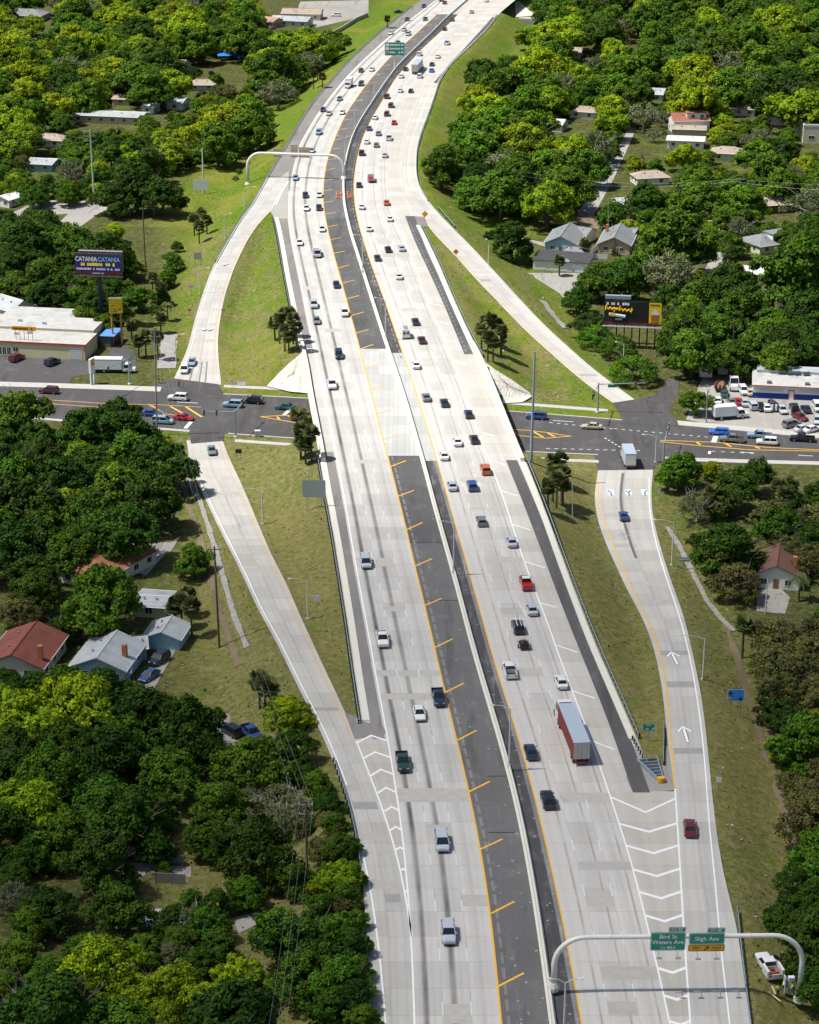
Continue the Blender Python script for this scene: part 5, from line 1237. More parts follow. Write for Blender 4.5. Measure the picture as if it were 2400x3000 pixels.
for k, c, px, py, a in [('sedan','silver',2182,1186,88),('sedan','grey',2143,1183,92),('sedan','white',2104,1180,80),('sedan','silver',2292,1207,-85),('suv','black',2326,1203,90),('sedan','navy',2361,1205,95),('van','white',2395,1200,-90),('sedan','silver',2352,1262,35),('sedan','white',2380,1264,35),('sedan','silver',2394,1238,-95),('sedan','navy',2270,1168+30,92),('sedan','red',2160,1183,85),('suv','silver',2205,1196,95),('sedan','black',2228,1199,-88),('sedan','white',2246,1201,90),('sedan','maroon',2343,1228,-60),('suv','grey',2320,1250,30),('sedan','teal',2122,1160,80),('suv','white',2178,1152,-85),('sedan','beige',2196,1156,95)]:
    street_car(k, c, px, py, R(a), LOT, -5.95)
street_car('suv','maroon',50,1056, R(62), 'parked by the yellow store', -5.95); street_car('suv','navy',154,1068, R(60), 'parked by the yellow store', -5.95)
for k, c, px, py, a, w in [('suv','navy',468,1940,-118,'parked in the drive beside the pale blue house'),('sedan','blue',438,1988,-118,'parked in the drive beside the pale blue house'),('suv','black',677,2150,130,'parked on the gravel pad above the lower left trees'),('pickup','blue',737,2158,-60,'parked on the gravel pad above the lower left trees'),
                     ('sedan','red',385,1500,60,'parked under trees at far left'),('sedan','white',1873,660,175,'parked by the grey-roofed houses'),('van','white',2096,664,0,'parked on the far right side road'),('sedan','navy',1168,38,10,'parked in the yard left of the far highway'),('suv','white',985,48,170,'parked in the yard left of the far highway')]:
    street_car(k, c, px, py, R(a), w, float(GB(px, py).z))

# ---------------------------------------------------------------- trucks
def cab_over(root, x0, colour, h=2.4, w=1.15, L=2.3, hood=0.9):
    mb = MB(); mb.frustum((x0, x0+L, -w, w), (x0, x0+L-.1, -w*.98, w*.98), .55, h*.55)
    mb.frustum((x0, x0+L-.1, -w*.98, w*.98), (x0+.05, x0+L-.55, -w*.88, w*.88), h*.55, h)
    if hood: mb.frustum((x0+L-.02, x0+L+hood, -w*.8, w*.8), (x0+L-.02, x0+L+hood-.15, -w*.72, w*.72), .55, h*.50)
    mb.build('cab', PAINT[colour], root)
    mb = MB(); mb.add([(x0+L-.09,-w*.86,h*.57),(x0+L-.09,w*.86,h*.57),(x0+L-.50,w*.80,h*.95),(x0+L-.50,-w*.80,h*.95)], [(0,1,2,3)])
    for s in (-1,1): mb.add([(x0+.35,s*(w*.985),h*.58),(x0+L-.25,s*(w*.985),h*.58),(x0+L-.6,s*(w*.90),h*.95),(x0+.4,s*(w*.90),h*.95)], [(0,1,2,3) if s < 0 else (3,2,1,0)])
    mb.build('windows', M['glass'], root)
    for s in (-1,1): MB().box(x0+L+hood-.08, x0+L+hood+.04, s*.7-.16, s*.7+.16, .75, .95).build('headlight', M['lamp_f'], root)
def box_truck(loc, rz, label, colour='white', Lb=5.2, hb=3.3, box='boxwhite', roof=None):
    r = empty('box_truck', loc, rz); tag(r, label, 'truck')
    cab_over(r, 1.4, colour, 2.3)
    MB().box(-Lb+1.2, 1.25, -1.2, 1.2, .95, hb).build('cargo_box', M[box], r)
    MB().box(-Lb+1.15, 1.3, -1.23, 1.23, hb-.08, hb+.02).build('box_roof', M[roof or box], r)
    MB().box(-Lb+1.17, -Lb+1.20, -1.1, 1.1, 1.1, hb-.2).build('rear_door', plain('door_panel',(.60,.60,.60),.5), r)
    MB().box(-Lb+1.1, 3.6, -.9, .9, .45, .9).build('chassis', M['trim'], r)
    for s in (-1,1): MB().box(-Lb+1.08, -Lb+1.16, s*.95-.14, s*.95+.14, .8, 1.0).build('tail_light', M['lamp_r'], r)
    wheels(r, [(2.8,-1.0),(2.8,1.0),(-Lb*.45,-1.0),(-Lb*.45,1.0)], True); return r
def road_pose(px, py, f, away, zf=None):
    z = float(zf(py)) if zf else 0.; g = G(px, py, z); return (g.x, g.y, g.z+.02), heading(f, g.y) + (0 if away else math.pi)
box_truck(*road_pose(1022, 254, half(L_WHT, L_YEL), False), 'white box truck in the far left lanes')
p, a = road_pose(1838, 1352, half(SE_L, SE_R), True, z_se); box_truck(p, R(92), 'pale grey box truck leaving the lower right ramp at the street', Lb=6.5, hb=3.7, box='boxgrey', roof='boxblue')
g = GB(2137, 1226); box_truck((g.x, g.y, g.z+.05), R(12), 'white box truck parked by the bush in the gravel lot'); 
g = GB(345, 1090); box_truck((g.x, g.y, g.z+.05), R(-2), 'white box truck parked beside the yellow store', Lb=7.0, hb=3.6)
def semi(loc, rz, label, side, roof, Lt=14.2, ribs=True):
    r = empty('semi_truck', loc, rz); tag(r, label, 'truck')
    cab_over(r, Lt/2+.6, 'white', 3.4, 1.2, 2.6, 1.5); MB().frustum((Lt/2+.6,Lt/2+2.4,-1.1,1.1),(Lt/2+.6,Lt/2+1.6,-1.0,1.0),3.4,3.95).build('wind_fairing', PAINT['white'], r)
    tr = MB().box(-Lt/2, Lt/2, -1.28, 1.28, 1.15, 4.0).build('trailer', M[side], r)
    MB().box(-Lt/2-.03, Lt/2+.03, -1.31, 1.31, 4.0, 4.07).build('trailer_roof', M[roof], tr)
    if ribs:
        mb = MB()
        for k in range(28):
            x = -Lt/2 + .3 + k*(Lt-.6)/27
            for s in (-1,1): mb.box(x-.09, x+.09, s*1.28 if s > 0 else -1.33, 1.33 if s > 0 else -1.28, 1.25, 3.95)
        mb.build('side_ribs', M[side], tr)
    for s in (-1,1):
        d = MB().box(-Lt/2-.06, -Lt/2-.002, s*.64-.60, s*.64+.60, 1.25, 3.92).build('rear_door', plain('trailer_door',(.52,.50,.46),.6,var=.2), tr)
        for q in (-.3, .0, .3): MB().tube([(-Lt/2-.09, s*.64+q, 1.3),(-Lt/2-.09, s*.64+q, 3.9)], .03, 5).build('lock_rod', M['steel'], d)
    MB().box(-Lt/2-.1, -Lt/2+.1, -1.2, 1.2, .55, .75).build('rear_bumper', plain('bumper_red',(.30,.03,.03),.6), tr)
    MB().box(-Lt/2+.3, Lt/2+3.5, -.45, .45, .75, 1.1).build('chassis', M['trim'], r)
    wheels(r, [(x, s*1.05) for x in (-Lt/2+1.3,-Lt/2+2.6,Lt/2-.7,Lt/2+.6,Lt/2+3.9) for s in (-1,1)], True); return r
g0, g1 = G(1715, 2272, 0), G(1646, 2098, 0); c = (g0+g1)/2
semi((c.x, c.y-.2, .02), math.atan2(g1.y-g0.y, g1.x-g0.x), 'semi truck with red-sided blue-roofed container trailer in the right lanes', 'boxred', 'boxblue', 13.6)
p, a = road_pose(1222, 210, half(R_YEL, R_WHT), True); semi(p, a, 'grey semi trailer truck far up the right lanes', 'boxgrey', 'boxblue', 13.6, False)
def flatbed(loc, rz, label, load):
    r = empty('flatbed_truck', loc, rz); tag(r, label, 'truck')
    cab_over(r, .9, 'silver' if load else 'white', 2.1, 1.0, 1.9, .9); MB().box(-3.4, .8, -1.15, 1.15, .85, 1.0).build('bed', M['steel'], r)
    for s in (-1,1): MB().box(-3.4,.8,s*1.13-.03,s*1.13+.03,1.0,1.45).build('side_rail', PAINT['white'], r)
    MB().box(.72,.8,-1.1,1.1,1.0,2.0).build('headboard', PAINT['white'], r)
    mb = MB()
    for k in range(5): mb.box(-3.0+k*.7,-2.5+k*.7,-.8+.1*(k%2),.7,1.0,1.35+.15*(k%3))
    mb.build('load', plain('orange_load',(.62,.17,.05),.7) if load else plain('red_load',(.45,.06,.05),.7), r)
    MB().box(-3.3,3.4,-.5,.5,.45,.85).build('chassis', M['trim'], r); wheels(r, [(2.6,-.9),(2.6,.9),(-1.9,-.9),(-1.9,.9)]); return r
flatbed(*road_pose(929, 748, half(L_WHT, L_YEL), False), 'work truck with orange load above the overpass in the left lanes', True)
flatbed(*road_pose(1087, 530, half(R_YEL, R_WHT), True), 'white flatbed truck with red load near the far gantry', False)
# white utility van with roof gear, and the ladder SUV's trailer
p, a = road_pose(1187, 985, half(R_YEL, R_WHT), True); r_ = empty('utility_van', p, a); tag(r_, 'tall white utility van with two dark rear windows above the overpass', 'van')
MB().frustum((-2.9,1.6,-1.0,1.0),(-2.85,1.3,-.92,.92),.45,2.45).build('body', PAINT['white'], r_); cab_over(r_, .9, 'white', 2.1, .98, 1.5, .7)
for s in (-1,1): MB().box(-2.96,-2.90,s*.45-.28,s*.45+.28,1.3,1.95).build('rear_window', M['glass'], r_)
MB().box(-2.4,.6,-.6,.6,2.45,2.62).build('roof_rack', M['steel'], r_); wheels(r_, [(2.2,-.85),(2.2,.85),(-1.9,-.85),(-1.9,.85)])
p, a = road_pose(1534, 1896, half(R_YEL, R_WHT), True); r_ = empty('small_trailer', p, a); tag(r_, 'small trailer with dark machinery towed behind the black SUV', 'trailer')
MB().box(-1.6,1.3,-.9,.9,.5,.62).build('bed', M['trim'], r_); MB().tube([(1.3,0,.5),(2.6,0,.5)], .07, 6).build('tow_bar', M['steel'], r_)
mb = MB(); mb.box(-1.2,.4,-.5,.5,.62,1.2); mb.tube([(-.8,0,1.2),(-.8,0,1.7)],.35,8); mb.box(.3,.9,-.3,.6,.62,.95); mb.build('engine', plain('rusty_machine',(.07,.045,.035),.8,var=.4), r_)
for s in (-1,1): MB().box(-1.6,1.3,s*.88-.03,s*.88+.03,.62,1.0).build('side_rail', M['steel'], r_)
wheels(r_, [(-.2,-.95),(-.2,.95)])
for o, n_, c_, w_ in VEH:
    if n_ == 'SUV' and c_ == 'black' and w_ == RWD and abs(o.location.y - G(1517,1843,0).y) < 4:
        for s in (-.35,.35): MB().box(-2.3,1.2,s-.05,s+.05,1.84,1.92).build('roof_ladder', M['boxwhite'], o)
    if n_ == 'sedan' and c_ == 'green' and w_ == LW: MB().box(1.0,2.1,-.7,.7,.90,.93).build('hood_panel', PAINT['red'], o)
# labels: colour and kind, then the road, then how far from the viewer
byk = {}
for v in VEH: byk.setdefault(v[1:], []).append(v[0])
COLW = {'brightblue':'bright blue','lightblue':'pale blue','navy':'dark blue','green':'dark green','burgundy':'dark maroon','teal':'dark teal'}
for (n_, c_, w_), L in byk.items():
    L.sort(key=lambda o: o.location.y)
    for i, o in enumerate(L):
        cw = COLW.get(c_, c_)
        tag(o, f'{cw} {n_} {w_}' if len(L) == 1 else f'{ORD[i]} {cw} {n_} {w_}', n_.split()[0].lower() if n_ != 'pickup truck' else 'pickup', 'cars on the highway' if w_ in (LW, RWD) else None)
# ================================================================ rough growth and litter on the verges, scuffs on the asphalt
M['leaf_T'] = leaf_mat('verge_tufts', (.075,.088,.018), (.21,.185,.085), .15)
def verge():
    g = np.random.default_rng(5); n = 90000
    y = 222 + (g.random(n)**1.7)*560; x = g.uniform(-150, 150, n)
    xl, xr = hw_edges(y); off = np.maximum(xl - x, x - xr); keep = (off > 1.2) & (off < 42)
    for A, B, lo, hi in ((NW_L, NW_R, Yat(1130,-6), Yat(500)), (SW_L, SW_R, Yat(2900), Yat(1270,-6)), (SE_L, SE_R, Yat(3050), Yat(1365,-6)), (NE_L, NE_R, Yat(1190,-6), Yat(520))):
        keep &= ~((x > A(y) - .9) & (x < B(y) + .9) & (y > lo) & (y < hi))
    keep &= np.abs(skew(x, y)) > 22
    x, y = x[keep], y[keep]; z = terrain(x, y); k = len(x)
    clump = np.sin(x*.33 + 3*np.sin(y*.11)) * np.sin(y*.27 + 2*np.sin(x*.19)); m = g.random(k) < .40 + .45*clump
    x, y, z = x[m], y[m], z[m]; k = len(x); S = g.uniform(.16, .38, k)
    P = np.stack([x, y, z + S*.25], 1); N = g.normal(0, 1, (k,3)); N[:,2] = np.abs(N[:,2])*.9
    v, f, t = cards(P, N, S, np.clip(.45 + .3*np.sin(x*.11+y*.07) + g.normal(0, .25, k), 0, 1), .3, 1.0, 8)
    o = link('verge_weeds', mesh_cards('verge_weeds', v, f, t, M['leaf_T'])); tag(o, 'tufts of weeds and dry grass on the road verges', 'weeds', kind='stuff')
    idx = g.choice(k, min(k, 1500), False); P = P[idx]; P[:,2] += .05; S = g.uniform(.06, .26, len(idx))*g.choice([.7,1,1.6], len(idx)); N = np.tile([0,0,1.], (len(idx),1))
    v, f, t = cards(P, N, S, np.ones(len(idx)), .25, 1.0, 9); me = mesh_cards('litter', v, f, t, plain('pale_litter', (.58,.55,.50), .8, var=.3)); o = link('litter', me); tag(o, 'pale litter and stones scattered on the road verges', 'litter', kind='stuff')
verge()
def scuffs():
    g = np.random.default_rng(12); P = []
    for i in range(240):
        y = HY0 + 80 + (g.random()**1.5)*560
        if YB_S - 2 < y < YB_N + 2: continue
        A, B = (L_YEL, BAR) if g.random() < .55 else (BAR, R_YEL)
        t = g.uniform(.2, .9) if A is L_YEL else g.choice([g.uniform(.3,.7), g.uniform(.72,.93)]); P.append((float(A(y)*(1-t)+B(y)*t), y, .022))
    P = np.array(P); S = g.uniform(.08, .42, len(P)); v, f, t = cards(P, np.tile([0,0,1.], (len(P),1)), S, np.ones(len(P)), .0, 1.0, 3)
    v[:,2] = .022 + .0001*np.arange(len(v))/5; o = link('scuff_marks', mesh_cards('scuff_marks', v, f, t, plain('pale_scuff', (.30,.30,.295), .9, var=.5, scale=4)), None, highway); tag(o, kind='stuff')
scuffs()
strip('dusty_edge', off_(R_YEL, -.75), off_(R_YEL, -.16), HY0, Yat(1352), .012, mat_asphalt('dusty_asphalt', (.20,.20,.205), .9, (.40,.40,.405)), highway, lanes=1)
for py, w0, w1 in ((2440,.25,.8),(2275,.5,.98),(1760,.1,.95),(1590,.02,.98),(1120,.1,.9),(880,.1,.9),(700,.2,.9)):       # sealed cross seams in the asphalt
    if 1022 < py < 1335: continue
    y = Yat(py); strip('sealed_seam', half(L_YEL, BAR, w0), half(L_YEL, BAR, w1), y, y+.22, .014, M['black'], highway, lanes=1)
# ================================================================ buildings
def wallm(n, c, **k): return plain('wall_'+n, c, .8, var=.08, scale=.6)
def roofm(n, c, var=.28, rough=.85):
    """roof covering: courses follow the height, stains run at random"""
    t = NT('roof_'+n); p = t.pos(); z = t.node('ShaderNodeSeparateXYZ', i_0=p).outputs[2]
    f = t.noise(p, .45, 4, .6); f2 = t.noise(p, 2.4, 3, .7); st = t.ramp(t.noise(p, .22, 4, .7), .52, .72)
    band = t.ramp(t.math('FRACT', t.math('MULTIPLY', z, 5.0)), .70, .95)
    k = t.math('MULTIPLY', t.math('MULTIPLY_ADD', f, 2*var, 1-var), t.math('MULTIPLY_ADD', f2, .3, .85)); k = t.math('MULTIPLY', k, t.math('SUBTRACT', 1.0, t.math('MULTIPLY', band, .22))); k = t.math('MULTIPLY', k, t.math('SUBTRACT', 1.0, t.math('MULTIPLY', st, .3)))
    cc = t.node('ShaderNodeCombineColor', i_0=t.math('MULTIPLY', k, c[0]), i_1=t.math('MULTIPLY', k, c[1]), i_2=t.math('MULTIPLY', k, c[2])); t.principled(cc.outputs[0], rough); return t.mat
WM = dict(white=wallm('white',(.72,.72,.69)), cream=wallm('cream',(.62,.60,.48)), blue=wallm('pale_blue',(.33,.52,.64)), tan=wallm('tan',(.52,.43,.31)), yellow=wallm('pale_yellow',(.60,.57,.36)), grey=wallm('grey',(.42,.42,.41)), teal=wallm('teal',(.16,.42,.44)), dark=wallm('dark',(.10,.09,.08)), pink=wallm('pinkish',(.55,.38,.30)))
RM = dict(red=roofm('red',(.205,.062,.043),.25), grey=roofm('grey',(.21,.225,.235)), pale=roofm('pale_metal',(.40,.43,.46),.35,.5), orange=roofm('orange_brown',(.33,.14,.075)), brown=roofm('brown',(.125,.062,.043)), dark=roofm('dark',(.055,.055,.06)), white=roofm('white',(.66,.67,.68),.12), tile=roofm('red_tile',(.30,.115,.075)), tan=roofm('tan',(.38,.31,.25)), lot=roofm('membrane',(.43,.43,.42),.30), pink=roofm('pinkish',(.45,.26,.19)))
M['pane'] = plain('window_glass', (.02,.035,.045), .1, spec=.7); M['frame'] = plain('window_frame', (.70,.70,.68), .6)
LANDMARKS = []
def window(parent, x, y, z, w, h, face, glass=None):
    """face: 'x+','x-','y+','y-' ; window frame with its pane as sub-part"""
    ax = 'x' if face[0] == 'x' else 'y'; s = 1 if face[1] == '+' else -1
    def bx(a, b, c, d, t0, t1):
        lo, hi = sorted((s*t0, s*t1))
        return (x+lo, x+hi, y+a, y+b, z+c, z+d) if ax == 'x' else (x+a, x+b, y+lo, y+hi, z+c, z+d)
    mb = MB(); t = .09
    mb.box(*bx(-w/2-t, w/2+t, -h/2-t, -h/2, -.02, .07)); mb.box(*bx(-w/2-t, w/2+t, h/2, h/2+t, -.02, .07)); mb.box(*bx(-w/2-t, -w/2, -h/2, h/2, -.02, .07)); mb.box(*bx(w/2, w/2+t, -h/2, h/2, -.02, .07))
    mb.box(*bx(-.03, .03, -h/2, h/2, -.02, .06))
    f = mb.build('window', M['frame'], parent); MB().box(*bx(-w/2, w/2, -h/2, h/2, -.02, .03)).build('pane', glass or M['pane'], f); return f
def gable(root, cx, cy, L, W, rz, hw, hr, wall, roof, hip, over=.45, z0=0.0, tag_='', wins=True, door=False):
    """walls and roof in the local frame of root (ridge along local x, turned by rz)"""
    Mx = Matrix.Translation((cx, cy, z0)) @ Matrix.Rotation(rz, 4, 'Z')
    sub = [Mx @ Vector(v) for v in [(-L/2,-W/2,-.6),(L/2,-W/2,-.6),(L/2,W/2,-.6),(-L/2,W/2,-.6),(-L/2,-W/2,hw),(L/2,-W/2,hw),(L/2,W/2,hw),(-L/2,W/2,hw)]]
    mb = MB().add(sub, [(0,1,5,4),(1,2,6,5),(2,3,7,6),(3,0,4,7)])
    if not hip:
        a = [Mx @ Vector(v) for v in [(-L/2,0,hw+hr-.06),(L/2,0,hw+hr-.06)]]; mb.add([sub[7],sub[4],a[0]], [(0,1,2)]); mb.add([sub[5],sub[6],a[1]], [(0,1,2)])
    mb.build('wall', wall, root)
    e = over; hd = hr*e/(W/2)
    rx = (L/2 - W/2*.85 if hip else L/2 + e); rx = max(rx, .2)
    P = [(-L/2-e,-W/2-e,hw-hd),(L/2+e,-W/2-e,hw-hd),(L/2+e,W/2+e,hw-hd),(-L/2-e,W/2+e,hw-hd),(-rx,0,hw+hr),(rx,0,hw+hr)]
    top = [Mx @ Vector(v) for v in P]; bot = [Mx @ (Vector(v) - Vector((0,0,.16))) for v in P]
    fs = [(0,1,5,4),(2,3,4,5),(3,0,4),(1,2,5)] if hip else [(0,1,5,4),(2,3,4,5)]
    mb = MB().add(top+bot, fs + [tuple(6+i for i in reversed(f)) for f in fs])
    mb.add(top[:4]+bot[:4], [(0,4,5,1),(2,6,7,3)] + ([(1,5,6,2),(3,7,4,0)] if hip else []))
    if not hip: mb.add([top[0],top[3],top[4],bot[0],bot[3],bot[4],top[1],top[2],top[5],bot[1],bot[2],bot[5]], [(0,2,5,3),(2,1,4,5),(6,9,11,8),(8,11,10,7)])
    r = mb.build('roof', roof, root)
    MB().tube([Mx @ Vector((-rx,0,hw+hr+.02)), Mx @ Vector((rx,0,hw+hr+.02))], .12, 5).build('ridge_cap', roof if roof is not RM['pale'] else M['frame'], r)
    for sy in (-1, 1): MB().tube([Mx @ Vector((-L/2-e, sy*(W/2+e+.06), hw-hd-.05)), Mx @ Vector((L/2+e, sy*(W/2+e+.06), hw-hd-.05))], .09, 5).build('gutter', M['frame'], r)
    for vx in (-.22, .18):
        q = Mx @ Vector((vx*L, -W*.2, hw+hr*.6)); MB().box(q.x-.16, q.x+.16, q.y-.16, q.y+.16, q.z-.1, q.z+.45).build('vent', M['steel'], r)
    return r, Mx
def house(label, r1, r2, W, hw=2.8, hr=1.9, wall='white', roof='grey', hip=False, wings=(), chim=None, door=None, short=None, wins=True, dormer=False):
    """a house whose ridge shows from pixel r1 to pixel r2"""
    a, b = GB(*r1, hw+hr), GB(*r2, hw+hr); c = (a+b)/2; d = b - a
    root = empty('house', (c.x, c.y, c.z-hw-hr), math.atan2(d.y, d.x)); tag(root, label, 'house'); LANDMARKS.append((root, short or label))
    L = max(d.length + (W*.85 if hip else 0), 3.0)
    r, _ = gable(root, 0, 0, L, W, 0, hw, hr, WM[wall], RM[roof], hip)
    inv = Matrix.Rotation(-root.rotation_euler.z, 4, 'Z')
    for (w1, w2, WW, h1, h2, wl_, rf_, hp) in wings:
        p, q = GB(*w1, h1+h2), GB(*w2, h1+h2); m = inv @ ((p+q)/2 - c); dd = inv @ (q-p); gable(root, m.x, m.y, max(dd.length+(WW*.85 if hp else 0), 2), WW, math.atan2(dd.y, dd.x), h1, h2, WM[wl_], RM[rf_], hp)
    if wins:
        n = max(1, int(L/4))
        for s in (-1, 1):
            for i in range(n):
                x = (i+.5)/n*L - L/2; window(root, x, s*W/2, 1.5, 1.3, 1.1, 'y+' if s > 0 else 'y-')
            for yy in (-W*.25, W*.25): window(root, s*L/2, yy, 1.5, 1.2, 1.1, 'x+' if s > 0 else 'x-')
        o = MB().box(L/2-.02, L/2+.05, -.5, .5, 0, 2.1).build('door', plain('door_brown',(.20,.09,.05),.6), root); MB().box(L/2+.05, L/2+.1, .3, .38, .95, 1.05).build('handle', M['steel'], o)
    if chim:
        p = inv @ (GB(*chim, hw+hr) - c); mb = MB().box(p.x-.4, p.x+.4, p.y-.4, p.y+.4, hw-.5, hw+hr+.7); mb.build('chimney', plain('brick_orange',(.42,.17,.07),.8), r)
    if dormer:
        mb = MB().box(-L*.12, L*.42, -W*.36, .5, hw+.2, hw+hr+.4); o = mb.build('dormer', WM['white'], root); MB().box(-L*.12-.3, L*.42+.3, -W*.36-.4, .7, hw+hr+.4, hw+hr+.55).build('dormer_roof', RM[roof], o); window(root, L*.05, -W*.36, hw+hr*.62, 1.2, 1.0, 'y-'); window(root, L*.30, -W*.36, hw+hr*.62, 1.2, 1.0, 'y-')
    return root
house('red-roofed house with orange chimney at the left edge', (107,1823), (34,1912), 10.5, 2.9, 2.2, 'cream', 'red', chim=(118,1900), short='the red-roofed house')
house('pale blue house with weathered grey metal roof', (342,1850), (284,1922), 9.6, 2.9, 2.0, 'blue', 'pale', False, wings=[((288,1942),(380,1940),4.2,2.2,.6,'blue','pale',False),((395,1870),(425,1868),5,2.5,.8,'blue','pale',False)], chim=(365,1898), short='the pale blue house')
gr = house('pale blue garage with grey metal roof beside its house', (503,1806), (473,1848), 6.4, 2.5, 1.2, 'blue', 'pale', wins=False, short='the pale blue garage')
house('house with orange-brown hip roof by the curved drive', (345,1588), (275,1625), 11.0, 2.8, 2.2, 'white', 'orange', True, short='the orange-brown roof')
house('low pale yellow house with grey sheet roof among trees', (405,1742), (495,1748), 7.0, 2.5, .5, 'yellow', 'pale', short='the low yellow house')
house('white house with brown roof and chimney right of the ramp', (2286,1594), (2277,1655), 9.2, 3.0, 2.0, 'white', 'brown', chim=(2330,1640), short='the brown-roofed house')
house('pale blue house with big grey roof beside the upper right ramp', (1671,652), (1643,691), 9.4, 3.0, 2.2, 'blue', 'grey', wings=[((1675,660),(1732,668),7,2.8,1.5,'white','grey',False)], short='the pale blue grey-roofed house')
house('tan house with grey gable roof right of its blue twin', (1821,653), (1800,694), 9.4, 3.0, 2.2, 'tan', 'grey', wings=[((1825,662),(1868,668),7,2.8,1.5,'tan','grey',False)], chim=(1780,664), short='the tan grey-roofed house')
house('small grey-roofed shed between the two grey-roofed houses', (1680,722), (1700,724), 5.0, 2.3, 1.0, 'blue', 'grey', True, wins=False, short='the small grey shed')
house('two-storey house with red tile roof and white dormer', (1968,330), (2072,328), 10.0, 5.0, 2.0, 'white', 'tile', dormer=True, wings=[((1970,365),(2068,368),5.5,3.0,.9,'tan','tan',False)], short='the red tile house')
house('long white-roofed building below the red tile house', (1958,398), (2064,402), 8.0, 3.0, .6, 'white', 'white', short='the white-roofed building')
house('tan-roofed house behind dark trees at far right', (2255,576), (2300,574), 8.5, 2.9, 1.6, 'dark', 'tan', True, short='the far tan-roofed house')
house('grey-roofed house with small dormer near the side road', (2232,684), (2278,677), 11.0, 2.8, 2.0, 'cream', 'grey', True, dormer=True, short='the grey dormer house')
house('white metal-roofed house among trees at right', (2182,778), (2240,782), 8.0, 2.8, 1.0, 'white', 'white', short='the white metal-roofed house')
house('small brown-grey roofed cottage beside the upper right street', (1885,500), (1925,498), 7.5, 2.8, 1.5, 'white', 'tan', True, short='the small cottage')
house('pale grey-roofed house below the upper right street', (1806,580), (1856,578), 8.0, 2.8, 1.0, 'white', 'pale', short='the pale grey-roofed house')
house('grey-blue hip-roofed house in the top left corner', (28,24), (100,26), 13.0, 3.0, 2.2, 'grey', 'grey', True, short='the corner hip-roofed house')
house('teal house with pale roof at the left side street', (92,462), (165,466), 9.0, 2.8, .9, 'teal', 'pale', short='the teal house')
house('long grey flat-roofed house with orange wall at upper left', (225,322), (425,330), 10.0, 2.9, .8, 'tan', 'pale', short='the long grey-roofed house')
house('brown-roofed house beside the far highway at top', (830,24), (942,26), 10.0, 3.2, 1.6, 'cream', 'tan', short='the far brown-roofed house')
house('cream house with pale roof beside the far highway', (802,45), (908,50), 9.0, 3.0, 1.3, 'cream', 'pale', short='the cream far house')
house('pinkish-roofed house at the top left of the highway', (715,40), (815,52), 9.0, 3.0, 1.4, 'pink', 'pink', short='the pinkish house')
house('white gabled house behind the yellow store', (5,862), (66,880), 8.0, 3.2, 2.0, 'white', 'pale', short='the white gabled house')
house('small white gabled shed among left trees', (148,790), (152,806), 5.0, 2.6, 1.3, 'white', 'white', wins=False, short='the small white shed')
house('small white gabled outbuilding left of the white shed', (68,815), (80,832), 5.0, 2.6, 1.3, 'white', 'white', wins=False, short='the white outbuilding')
house('white-roofed cottage at the top right side street', (1600,346), (1655,350), 8.0, 2.9, 1.2, 'white', 'white', short='the white-roofed cottage')
house('pale roofed house in the far right trees', (2150,300), (2190,302), 8.0, 2.9, 1.4, 'white', 'tan', True, short='the far pale roof')
house('little grey-roofed house left of the far highway', (575,232), (612,232), 7.0, 2.6, 1.5, 'grey', 'tan', True, short='the little grey-roofed house')
house('brown-grey roofed house above the blue canopies', (505,172), (545,176), 8.0, 2.8, 1.8, 'grey', 'tan', short='the roof above the canopies')
house('low brown-roofed house at upper left', (338,276), (385,278), 7.0, 2.6, 1.0, 'tan', 'tan', short='the low brown roof')
house('white carport-roofed house at the left edge', (4,575), (58,558), 6.0, 2.7, .8, 'white', 'white', short='the white carport house')
house('dark-roofed house beside the side road at right', (2005,720), (2045,735), 6.5, 2.6, 1.2, 'grey', 'dark', short='the dark-roofed shed')
house('small pale pink house right of the long curve', (1575,290), (1595,292), 6.0, 2.6, 1.2, 'pink', 'white', wins=False, short='the pale pink shed')
house('white-walled house with pale roof by the yellow-green trees at upper left', (500,283), (545,286), 8.0, 3.0, 1.3, 'white', 'pale', short='the pale upper left house')
house('small cream house above the teal house', (132,390), (168,392), 7.5, 2.8, 1.4, 'cream', 'tan', True, short='the small cream house')
house('white cottage right of the long grey-roofed house', (425,298), (458,300), 7.0, 2.8, 1.2, 'white', 'white', short='the upper left white cottage')
house('pale roofed cottage beside the grass bank of the far right curve', (1700,310), (1730,312), 7.5, 2.8, 1.3, 'white', 'tan', True, short='the pale roofed cottage')
house('cream house with tan roof right of the red tile house', (2115,428), (2155,430), 8.0, 2.9, 1.5, 'cream', 'tan', True, short='the cream tan-roofed house')
house('white house with grey roof above the red tile house', (1915,258), (1948,260), 8.0, 2.9, 1.5, 'white', 'pale', short='the white house above')
house('pale grey-roofed house near the right edge trees', (2265,326), (2298,328), 8.0, 2.9, 1.4, 'white', 'pale', True, short='the right edge grey-roofed house')
house('tan-roofed cottage in the top right wood', (1675,138), (1705,139), 8.0, 2.9, 1.3, 'cream', 'tan', short='the top right cottage')
# garage door on the blue garage
L_ = 3.2
for o in list(gr.children):
    pass
MB().box(L_*.98, L_*1.0+.06, -1.6, 1.6, 0, 2.1).build('garage_door', plain('garage_door_blue',(.30,.50,.64),.6), gr)
